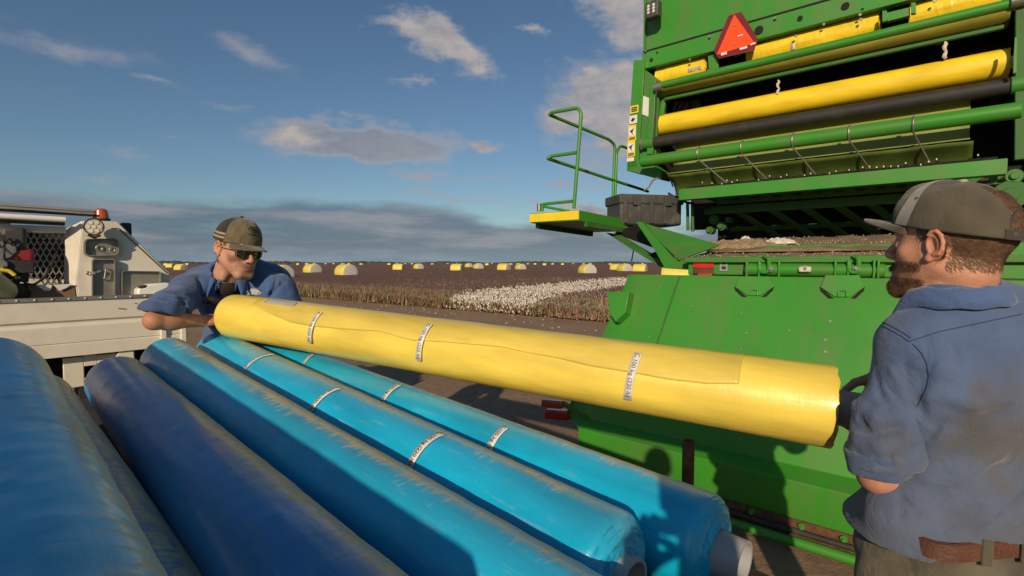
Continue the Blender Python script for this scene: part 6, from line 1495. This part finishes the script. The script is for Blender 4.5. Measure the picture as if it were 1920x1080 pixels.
    for i in range(25): t = i/24*math.pi; a = 3*math.pi/2+R(28)*math.cos(t); e = .18+.40*math.sin(t); V.append(Vector(cp(a, e, .003)))
    mb = MB(); mb.tube(V, .0022, 6); mb.build('hole_binding', mat('cap_binding', (.05, .04, .03), .8), cap, smooth=True)
    H.strands('crown_hair', root, HAIRM, lambda c: (c[:, 1] < -.07)*(c[:, 2] > .0)*(c[:, 2] < .11)*(np.abs(c[:, 0]) < .05), 9000, .011, lambda q: np.array([.3, -.4, -.8]), thick=.0007, jit=.3, out=.2, seed=9)
    # shirt
    b = Sdf(.0058); Ts = torso(b, O, f, sc, g=.009, z0=z0, k=.045, sw=.105)
    b.ell(Ts(0, -.01, 1.08), np.array([.165, .125, .14])*sc, .05, rot=np.stack([r, f, [0, 0, 1]], 1))
    nc = np.array(at(1786, 560, 1.082)); b.cap(T(0, -.035, 1.45), nc, .080, .068, .03)
    b.cap(nc-np.array([.02, 0, .03]), shL+np.array([.03, 0, .0]), .052, .050, .05); b.cap(nc+np.array([.02, -.01, -.02]), (1.15, 1.05, 1.545), .060, .060, .05)
    b.ell(at(1668, 972, 1.06), (.042, .05, .045), .05)
    b.ell(Ts(0, .015, 1.02), np.array([.200, .178, .105])*sc, .04, rot=np.stack([r, f, [0, 0, 1]], 1))
    b.cap(shR, elR, .068, .066, .035)
    sv = Sdf(.005); sh = shL+np.array([.004, -.004, 0]); md = sh*.42+elL*.58
    sv.cap(sh+np.array([.02, .0, .01]), md, .062, .060, .03); sv.cap(md, elL+np.array([0, -.005, .02]), .060, .064, .03); sv.ell(md+np.array([-.004, -.004, -.05]), (.066, .068, .085), .03)
    for g_ in on_surface(sv, (((1662, 645), (1664, 690), (1676, 730), (1694, 760)), ((1640, 700), (1650, 740), (1668, 765)), ((1632, 835), (1645, 856), (1652, 864)), ((1664, 868), (1672, 845)), ((1690, 855), (1706, 838)), ((1598, 742), (1630, 762), (1655, 772)), ((1600, 800), (1640, 815), (1690, 802)), ((1612, 775), (1622, 812)), ((1606, 850), (1622, 868)))): groove(sv, g_, .0045, .012)
    for g_ in on_surface(sv, (((1675, 650), (1680, 700), (1695, 745)), ((1605, 760), (1645, 782), (1690, 778)), ((1610, 825), (1650, 838), (1695, 826))), lift=-.004):
        for p_, q_ in zip(g_[:-1], g_[1:]): sv.cap(tuple(p_), tuple(q_), .008, .008, .020)
    # hand placed creases: armpit, sleeve and waist
    def S(px, py, Y): return at(px, py, Y)
    for g_ in on_surface(b, (((1746, 640), (1750, 680), (1738, 725), (1722, 765)), ((1698, 680), (1700, 715), (1714, 768)), ((1775, 632), (1788, 655), (1797, 684)), ((1835, 985), (1875, 958), (1925, 912)), ((1722, 840), (1745, 822), (1762, 795)), ((1770, 990), (1835, 952)), ((1690, 965), (1690, 935), (1716, 962)), ((1720, 700), (1722, 745), (1728, 780)))):
        groove(b, g_, .0050, .012)
    for g_ in on_surface(b, (((1760, 640), (1764, 690), (1745, 745)), ((1842, 995), (1885, 968), (1925, 930)), ((1740, 845), (1775, 810)), ((1735, 900), (1800, 890), (1870, 850)), ((1760, 740), (1820, 760), (1890, 745))), lift=-.004):
        for p_, q_ in zip(g_[:-1], g_[1:]): b.cap(tuple(p_), tuple(q_), .008, .008, .022)
    cutz = float(at(1800, 1034, .95).z); cn = _n([.10, -.05, -1.0]); cp0 = elL+np.array([0, 0, .026])
    def cut(Pn, D):
        d = (cutz+.012-.055*np.clip((.93-Pn[:, 0])*9, 0, 1)+.002*np.sin(Pn[:, 0]*30))-Pn[:, 2]
        D = np.maximum(D, np.where(Pn[:, 2] < cutz+.06, d, -1))
        return D
    v, q = b.mesh(folds(cut, .0042, 52, 3, (.8, .2, .7)), smooth=1)
    st = [(Ts(.02, -.12, 1.30), (.22, .14, .11), .75), (Ts(.10, -.1, 1.12), (.25, .14, .10), .45), (tuple(md+np.array([-.04, -.05, -.03])), (.05, .06, .06), .5), (Ts(.16, -.1, 1.48), (.09, .1, .05), .5), (Ts(-.05, -.1, 1.38), (.06, .1, .05), .6)]
    v2, q2 = sv.mesh(folds(lambda Pn, D: np.maximum(D, (Pn-cp0)@cn), .0055, 60, 8, (.3, .2, .9)), smooth=1); q = np.concatenate([q, q2+len(v)]); v = np.concatenate([v, v2])
    cols = denim(v, 3, (.078, .122, .235), st)
    fade = np.clip((1.46-v[:, 2])/.30+.3*n3(v, 8, 4), 0, 1)[:, None]*.46; cols = cols*(1-fade)+np.array([.118, .120, .125])*fade
    shirt = mesh_np('shirt', v, q, DENIM, root, smooth=True, cols=cols)
    # seams of the yoke and shoulder follow the cloth
    from mathutils.bvhtree import BVHTree
    bv = BVHTree.FromPolygons([tuple(x) for x in v], [tuple(int(i) for i in x) for x in q])
    def onshirt(px, py, lift=.0012):
        d = ray(px, py).normalized(); h = bv.ray_cast(CAM, d, 5.0); return (h[0]-d*lift) if h[0] else None
    def seam(pts, name='seam', rad=.0011, n=26, col=(.035, .06, .15), par=None):
        out = []
        for i in range(len(pts)-1):
            for k in range(n):
                t = k/n; p = onshirt(pts[i][0]+(pts[i+1][0]-pts[i][0])*t, pts[i][1]+(pts[i+1][1]-pts[i][1])*t)
                if p: out.append(p)
        if len(out) > 2: mb = MB(); mb.tube(out, rad, 5); return mb.build(name, mat('seam_thread', col, .9), par or shirt, smooth=True)
    seam([(1705, 640), (1760, 622), (1840, 605), (1920, 588)]); seam([(1648, 607), (1668, 618), (1690, 630), (1705, 641)]); seam([(1652, 602), (1674, 613), (1694, 624), (1708, 634)])
    seam([(1712, 645), (1728, 662), (1738, 682), (1742, 705), (1738, 728), (1728, 748), (1718, 765)], n=8)
    mb = MB(); 
    cf0 = [onshirt(x, y, .004) for x, y in ((1601, 868), (1625, 884), (1655, 892), (1685, 888), (1706, 868))]
    cuff = Sdf(.005); cc0 = elL+np.array([0, -.002, .018]); a0 = cc0-cn*.030; cuff.cap(a0-cn*.02, a0+cn*.03, .0685, .062, .01)
    cuff.cap(a0-cn*.08, a0+cn*.09, .048, .048, .004, op='-')
    vv, qq = cuff.mesh(lambda Pn, D: np.maximum(np.maximum(D, (Pn-cc0)@cn-.012), -(Pn-cc0)@cn-.042)+.0022*np.sin(Pn[:, 0]*95+Pn[:, 2]*30))
    mesh_np('cuff', vv, qq, DENIM, shirt, smooth=True, cols=denim(vv, 8, (.075, .115, .21)))
    collar('collar', shirt, np.array(at(1785, 552, 1.078)), _n([-.60, .80, 0]), (-.25, .10, 1), DENIM, (.072, .125, .27), r=.0635, w=.034, stand=.022, gap=.45, pt=.030, sc=1.04, lift=.01)
    # belt and trousers
    bp = Sdf(.007); leg_prims(bp, hipL, kL, aL+np.array([0, 0, -.02]), sc, r=(.096, .078, .07, .062)); leg_prims(bp, hipR, kR, aR+np.array([0, 0, -.02]), sc, r=(.096, .078, .07, .062))
    Mx = np.stack([r, f, [0, 0, 1]], 1); bp.ell(T(0, -.005, .98), np.array([.156, .124, .15])*sc, .04, rot=Mx); bp.ell(T(0, -.06, .92), np.array([.135, .09, .10])*sc, .03, rot=Mx); bp.box(T(0, 0, 1.04), np.array([.105, .075, .05]), .045, .03, rot=Mx)
    for g_ in (((1700, 1040, .97), (1745, 1072, .95), (1790, 1110, .95)), ((1658, 1020, 1.0), (1640, 1060, .99), (1628, 1085, .98)), ((1675, 1050, .99), (1700, 1085, .98))): groove(bp, [S(*p) for p in g_], .002, .012)
    ztop = float(at(1800, 1033, .95).z)
    v, q = bp.mesh(folds(lambda Pn, D: np.maximum(D, Pn[:, 2]-ztop), .005, 26, 5, (1, .2, .5)))
    c = np.tile((.125, .11, .080), (len(v), 1)); n = n3(v, 12, 2)*.5+n3(v, 40, 3)*.5; c = c*(1+.35*n)[:, None]; c += np.clip(n3(v, 22, 9)-.2, 0, 1)[:, None]*np.array([.08, .065, .045])
    tr = mesh_np('trousers', v, q, TROU, root, smooth=True, cols=c)
    bv2 = BVHTree.FromPolygons([tuple(x) for x in v], [tuple(int(i) for i in x) for x in q]); zb = float(at(1830, 1043, .95).z); V = []; n = 72
    ctr = T(0, 0, 1.0); 
    for i in range(n+1):
        a = 2*math.pi*i/n; d = Vector((math.cos(a), math.sin(a), 0)); zz = zb+.010*math.cos(a*1.0+.5)
        hit = bv2.ray_cast(Vector((ctr[0], ctr[1], zz))+d*.6, -d, 1.0); p = hit[0] if hit[0] else Vector((ctr[0], ctr[1], zz))+d*.16
        p = Vector((p.x, p.y, zz))+d*.013
        for o_, w in ((-.004, -.019), (.003, -.017), (.003, .017), (-.004, .019)): V.append(p+d*o_+ZV*w)
    f4 = [(4*i+k, 4*i+4+k, 4*i+5+k, 4*i+1+k) for i in range(n) for k in range(3) if V[4*i].y < 1.13]
    belt = mesh_np('belt', np.array(V), f4, mat('brown_leather', (.115, .045, .024), .55, var=.3, vscale=25, dirt=.5, dirtc=(.10, .06, .04), dscale=20, bump=.4, bscale=150), root, smooth=True, sharp=30)
    for i in (50, 56, 63): 
        p = (Vector(V[4*i+1])+Vector(V[4*i+2]))/2; d = Vector((math.cos(2*math.pi*i/n), math.sin(2*math.pi*i/n), 0)); mb = MB(); mb.box(p+d*.004, ZV.cross(d)*.009, d*.003, ZV*.027); o = mesh_np('belt_loop', mb.v, mb.f, TROU, tr, cols=np.tile((.085, .075, .055), (8, 1)))
        md_ = o.modifiers.new('bevel', 'BEVEL'); md_.width = .002
    shoe('boot', aL, f, root); shoe('boot', aR, f, root)
worker_right()
# ------------------------------------------------------------------ worker on the left
def worker_left():
    O = (-1.56, 2.92); f = _n([.50, -.87, 0]); r = np.array([f[1], -f[0], 0]); sc = 1.08; z0 = .015; lean = .25
    P = Person(O, 'man in a trucker cap and sunglasses leaning over the far end of the yellow roll'); root = P.root
    tone = (.50, .27, .18)
    hc = np.array(at(446, 466, 2.56)); nkc = np.array(at(428, 520, 2.63)); H = Head(hc, (.84, -.50, -.26), (.10, .0, 1), 1.13)
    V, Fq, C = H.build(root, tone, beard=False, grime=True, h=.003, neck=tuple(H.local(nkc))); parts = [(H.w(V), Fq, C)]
    tb = Sdf(.014); T = torso(tb, O, f, sc, g=-.014, z0=z0, lean=lean)
    hipL, hipR = T(-.09, 0, .93), T(.09, 0, .93); kL, kR = T(-.13, .02, .50), T(.13, .02, .50); aL, aR = T(-.16, -.02, .12), T(.16, -.02, .12)
    for h_, k_, a_ in ((hipL, kL, aL), (hipR, kR, aR)): leg_prims(tb, h_, k_, a_, sc, r=(.075, .052, .05, .036))
    nb = nkc; tb.cap(T(0, -.02, 1.42), nb, .06, .06, .03)
    v, q = tb.mesh(); parts.append((v, q, skincol(v, tone)))
    shR_ = np.array(at(355, 546, 2.53)); elR = np.array(at(288, 601, 2.22)); wrR = np.array(at(384, 601, 2.40))
    v, q = arm_mesh(shR_, elR, wrR, .94, (((.84, .54, .05), (-.3, -.60, .65), (.0, -.4, .85)), dict(curls=(.55, .6, .65, .7), thumb=(.4, .4))), h=.0032); parts.append((v, q, skincol(v, (.48, .215, .125), 2)))
    shL_ = np.array(at(524, 545, 2.68)); elL = np.array([-1.10, 2.70, 1.24]); wrL = np.array([-1.30, 2.60, 1.35])
    v, q = arm_mesh(shL_, elL, wrL, 1.10, (((-.75, -.45, .2), (.2, .3, .9), (-.2, -.6, .5)), dict(curls=(.5, .55, .6, .7), thumb=(.5, .3))), h=.0032); parts.append((v, q, skincol(v, tone, 3)))
    P.skin(parts)
    H.strands('hair', root, HAIRM, lambda c: (c[:, 2] < .06)*(c[:, 2] > -.07)*(c[:, 1] < .03)*(np.abs(c[:, 0]) < .079)*np.where(c[:, 1] > -.02, c[:, 2] > .018, 1), 5000, .014, lambda q: np.array([0, -.4, -.9]), thick=.0009, jit=.2, out=.15, seed=2)
    kw = dict(rx=.0875, ry=.110, rz=.104, c=(0, -.010, .030), tilt=.06)
    front = (.135, .108, .062); back = (.030, .026, .018)
    def cf(a, e): n = math.sin(a*7+e*9)*.5+math.sin(a*17-e*5)*.4; return tuple(x*(1+.16*n) for x in front)
    cap = cap_part(H, 'cap', CAPC, root, R(18), R(162), -.02, math.pi/2, colf=cf, na=70, ne=26, **kw)
    def cb(a, e):
        return (.34, .26, .15) if (.10 < e < .19 or .26 < e < .35) and (math.cos(a) > .45 or math.cos(a) < -.45) else back
    cap_part(H, 'mesh_panel', CAPC, cap, R(162), R(378), -.02, math.pi/2, colf=cb, na=90, ne=60, **kw)
    cap_brim(H, cap, front, colf=lambda s_, t: tuple(x*(.82+.10*math.sin(s_*8)) for x in front), ln=.070, tilt=.06, c=(0, -.010, .026), arch=.026, droop=.14, rx=.088, ry=.110)
    mesh_np('button', *(lambda b: (b.ell(H.w((0, -.012, .030+.108)), (.010, .010, .006)), b.mesh())[1])(Sdf(.0025)), DCLOTH, cap, smooth=True)
    # embroidery on the cap front: an oval outline over a line of stitches
    def cs(a, e, g=.0045):
        fr = max(0, math.sin(a)); lift = .010*fr*math.sin(e)**.7*math.cos(e)**.5; ce = math.cos(e)**.86
        p = np.array([(kw['rx']+g)*ce*math.cos(a), (kw['ry']+g+lift)*ce*math.sin(a), (kw['rz']+g)*math.sin(e)+lift*.6]); p[2] += p[1]*kw['tilt']; return Vector(H.w(np.array(kw['c'])+p))
    mb = MB(); mb.tube([cs(R(90)+R(17)*math.cos(t), .66+.13*math.sin(t)) for t in np.linspace(0, 6.28, 30)], .0014, 5); emb = mb.build('embroidery', DCLOTH, cap, smooth=True)
    mb = MB(); mb.tube([cs(R(90-20)+R(40)*t, .44+.015*math.sin(t*40)) for t in np.linspace(0, 1, 50)], .0014, 5); mb.build('stitch_line', DCLOTH, emb, smooth=True)
    mb = MB(); mb.tube([cs(R(90-11)+R(22)*t, .66+.06*math.sin(t*25)) for t in np.linspace(0, 1, 50)], .0013, 5); mb.build('stitch_motif', DCLOTH, emb, smooth=True)
    # sunglasses
    LENS = mat('dark_lens', (.012, .009, .008), .12, coat=.8); FR = mat('metal_frame', (.22, .16, .08), .35, metal=.8)
    gl = None
    for q_ in (-1, 1):
        V = []; n = 20
        for i in range(6):
            for j in range(n+1):
                t = 2*math.pi*j/n; k = i/5; x = q_*.0325+.0285*k*math.cos(t)*(1+.08*math.sin(t)); z = -.005+.0205*k*math.sin(t)*(1-.10*math.cos(t)*q_)
                y = .1035-(abs(x)**2)*5.2; V.append((x, y, z))
        o = mesh_np('sunglasses' if gl is None else 'lens', H.w(np.array(V)), grid_faces(6, n+1), LENS, root if gl is None else gl, smooth=True); md = o.modifiers.new('solid', 'SOLIDIFY'); md.thickness = .002
        if gl is None: gl = o
        ring = [Vector(H.w(V[5*(n+1)+j])) for j in range(n+1)]; mb = MB(); mb.tube(ring, .0016, 6); mb.build('rim', FR, gl, smooth=True)
        mb = MB(); mb.tube([Vector(H.w(p)) for p in ((q_*.060, .086, .004), (q_*.076, .060, .007), (q_*.083, .02, .004), (q_*.082, -.01, .002))], .0017, 6); mb.build('temple', FR, gl, smooth=True)
    mb = MB(); mb.tube([Vector(H.w(p)) for p in ((-.007, .104, .003), (0, .107, .006), (.007, .104, .003))], .0016, 6); mb.build('bridge', FR, gl, smooth=True)
    # undershirt, shirt
    b = Sdf(.009); torso(b, O, f, sc, g=.002, z0=z0, lean=lean); b.cap(T(0, .02, 1.44), nkc-np.array([0, 0, .035]), .080, .070, .03); v, q = b.mesh(); us = mesh_np('undershirt', v, q, DCLOTH, root, smooth=True)
    b = Sdf(.007); torso(b, O, f, sc, g=.020, z0=z0, lean=lean, k=.05)
    b.cap(T(0, -.01, 1.44), nkc, .090, .076, .04)
    for q_ in (-1, 1): b.cap(T(q_*.13, -.01, 1.455), nkc+r*q_*.04-np.array([0, 0, .02]), .060, .060, .05)
    for e_ in (shR_, shL_): b.cap(T(0, -.01, 1.44), e_, .075, .075, .04)
    for sh, el, cut_ in ((shR_, elR, None), (shL_, elL, None)):
        b.cap(sh, el, .078, .074, .05); b.ell((sh*.4+el*.6), (.084, .084, .076), .04) if sh is shR_ else None
    # open neck: a wedge cut down the front
    vv_ = on_surface(b, (((446, 505), (444, 515), (442, 525), (440, 535), (439, 545), (438, 553), (437, 560), (437, 567)),))
    for k_, p in enumerate(vv_[0]): b.cap(np.array(p)-f*.012, np.array(p)+f*.10, .052*(1-k_/8)+.006, None, .010, op='-')
    b.cap(nkc-np.array([0, 0, .02]), nkc+np.array([0, 0, .12]), .066, .074, .008, op='-')
    def S(px, py, Y): return at(px, py, Y)
    for g_ in on_surface(b, (((372, 520), (378, 550), (392, 582)), ((340, 560), (352, 590)), ((490, 575), (512, 545), (520, 520)), ((505, 560), (530, 530)), ((303, 560), (345, 575)), ((400, 515), (410, 560)), ((318, 548), (352, 560)), ((445, 500), (456, 560)))): groove(b, g_, .007, .02)
    cnR = _n([-.12, -.25, -1.0]); cpR = elR-cnR*.036; cnL = _n(elL-shL_); hem = z0+.93*sc
    def cut(Pn, D):
        nR = np.linalg.norm(Pn-elR, axis=1) < .17; D = np.where(nR, np.maximum(D, (Pn-cpR)@cnR), D)
        nL = np.linalg.norm(Pn-elL, axis=1) < .14; D = np.where(nL, np.maximum(D, (Pn-elL)@cnL), D)
        return np.maximum(D, hem-Pn[:, 2])
    v, q = b.mesh(folds(cut, .010, 24, 7, (.7, .3, .7)), smooth=1)
    shirt = mesh_np('shirt', v, q, DENIM, root, smooth=True, cols=denim(v, 6, (.060, .115, .265), [(tuple(at(365, 515, 2.45)), (.05, .1, .06), .8), (tuple(at(300, 570, 2.3)), (.05, .08, .04), .5)]))
    from mathutils.bvhtree import BVHTree
    bv = BVHTree.FromPolygons([tuple(x) for x in v], [tuple(int(i) for i in x) for x in q])
    def on(px, py, lift=.003): d = ray(px, py).normalized(); h = bv.ray_cast(CAM, d, 6.0); return (h[0]-d*lift) if h[0] else at(px, py, 2.5)
    mb = MB(); mb.tube([on(427+k*1.6, 520+k*7, .001) for k in range(8)], .0018, 5); mb.build('placket_seam', MATS['seam_thread'], shirt, smooth=True)
    for x, y in ((425, 541), (428, 562)): p = on(x, y); mb = MB(); mb.cyl(p, p+Vector((.003, -.008, 0)), .006, 10); mb.build('button', mat('shirt_button', (.05, .09, .2), .4), shirt)
    # embroidered badge: pale oval with a dark scrawl
    badge = [on(474+16*math.cos(t)*1.0, 549+6.5*math.sin(t)*(1.35 if math.sin(t) < 0 and abs(math.cos(t)) < .5 else 1), .004) for t in np.linspace(0, 2*math.pi, 25)[:-1]]
    mb = MB(); mb.prism(badge, Vector((.4, -.8, 0))*.002); bd = mb.build('badge', mat('badge_thread', (.40, .42, .44), .8, var=.1), shirt)
    mb = MB(); mb.tube([on(461+k*1.0, 549.5+2.3*math.sin(k*1.15), .009) for k in range(27)], .0016, 5); mb.build('badge_script', DCLOTH, bd, smooth=True)
    mb = MB(); mb.tube([on(460+14*(1-math.cos(t)), 546-4.5*math.sin(t), .008) for t in np.linspace(0, 3.14, 14)], .0012, 5); mb.build('badge_arc', DCLOTH, bd, smooth=True)
    # rolled cuff
    for el, cn in ((elR, cnR),):
        cb = Sdf(.006); c0 = el-cn*.052+np.array([.012, .02, 0]); cb.ell(c0, (.092, .092, .06), .01); cb.cap(c0-cn*.10, c0+cn*.10, .058, .058, .004, op='-')
        vv, qq = cb.mesh(lambda Pn, D: np.maximum(np.maximum(D, (Pn-c0)@cn-.022), -(Pn-c0)@cn-.025)+.003*np.sin(Pn[:, 0]*70+Pn[:, 1]*40)); mesh_np('cuff', vv, qq, DENIM, shirt, smooth=True, cols=denim(vv, 9, (.05, .09, .20)))
    collar('collar', shirt, nkc-np.array([0, 0, .012]), _n(np.array([.35, -.93, 0])), tuple(_n(np.array([0, 0, 1.0])+f*.25)), DENIM, (.058, .115, .29), r=.072, w=.055, stand=.034, gap=.55, pt=.055, sc=1.08, lift=.02, drop=.022)
    # dark pouch in the chest pocket
    c = on(388, 562, .012); mb = MB(); rows = []
    for i in range(9):
        a = (i/8-.5)*math.pi; rows.append([Vector(c)+Vector((.070*math.sin(a), .03*math.sin(a)-.010*math.cos(k/12*2*math.pi)*math.cos(a)-.004, .024*math.cos(a)*math.sin(k/12*2*math.pi)-.014*math.sin(a))) for k in range(13)])
    mb.grid(rows); pouch = mb.build('pocket_pouch', mat('black_leather', (.015, .012, .011), .35, var=.4, vscale=40), root, smooth=True)
    # trousers, boots
    bp = Sdf(.009)
    for h_, k_, a_ in ((hipL, kL, aL), (hipR, kR, aR)): leg_prims(bp, h_, k_, a_-np.array([0, 0, .03]), sc, r=(.105, .078, .072, .066))
    Mx = np.stack([r, f, [0, 0, 1]], 1); bp.ell(T(0, -.005, .98), np.array([.168, .124, .13])*sc, .04, rot=Mx)
    v, q = bp.mesh(folds(None, .006, 26, 5, (1, .2, .5))); c = np.tile((.09, .12, .16), (len(v), 1))*(1+.2*n3(v, 20, 2))[:, None]; mesh_np('trousers', v, q, TROU, root, smooth=True, cols=c)
    shoe('boot', aL, f, root, 1.1); shoe('boot', aR, f, root, 1.1)
worker_left()
# ------------------------------------------------------------------ the person holding the camera, whose shadow falls on the rolls
def camera_person():
    O = (.02, -.42); f = _n([.2, 1, 0]); P = Person(O, 'person in dark clothes standing behind the camera, known only by the shadow'); root = P.root
    H = Head((.06, -.30, 1.72), (.1, 1, -.1), (0, 0, 1), 1.0); V, Fq, C = H.build(root, (.45, .25, .17), h=.005)
    b = Sdf(.014); T = torso(b, O, f, 1.0, g=-.01, lean=.05); hl, hr = T(-.09, 0, .93), T(.09, 0, .93); kL, kR = T(-.12, .02, .5), T(.12, .02, .5); aL, aR = T(-.14, 0, .09), T(.14, 0, .09)
    leg_prims(b, hl, kL, aL, 1, (.075, .05, .05, .036)); leg_prims(b, hr, kR, aR, 1, (.075, .05, .05, .036)); v, q = b.mesh(); parts = [(H.w(V), Fq, C), (v, q, skincol(v, (.45, .25, .17)))]
    for s_ in (-1, 1):
        sh = T(s_*.19, 0, 1.43); el = T(s_*.26, .12, 1.22); wr = np.array([.03+s_*.075, -.20, 1.52]); v, q = arm_mesh(sh, el, wr, 1.0, (((-s_*.2, .5, .8), (s_*.6, -.6, .3), (-s_, 0, 0)), dict(curls=(.9, .9, .9, .9))), h=.004); parts.append((v, q, skincol(v, (.45, .25, .17))))
    P.skin(parts)
    b = Sdf(.010); torso(b, O, f, 1.0, g=.016, lean=.05, k=.04)
    for s_ in (-1, 1): b.cap(T(s_*.19, 0, 1.43), T(s_*.25, .10, 1.25), .068, .062, .04)
    v, q = b.mesh(folds(None, .006, 26, 2)); mesh_np('jacket', v, q, DCLOTH, root, smooth=True)
    b = Sdf(.010); leg_prims(b, hl, kL, aL, 1, (.10, .075, .07, .06)); leg_prims(b, hr, kR, aR, 1, (.10, .075, .07, .06)); b.ell(T(0, 0, .98), (.17, .125, .13), .04); v, q = b.mesh(); mesh_np('trousers', v, q, DCLOTH, root, smooth=True)
    cap = cap_part(H, 'cap', CAPC, root, 0, 2*math.pi, -.02, math.pi/2, col=(.05, .05, .05)); cap_brim(H, cap, (.05, .05, .05))
    shoe('boot', aL, f, root); shoe('boot', aR, f, root)
camera_person()
#@@NEXT
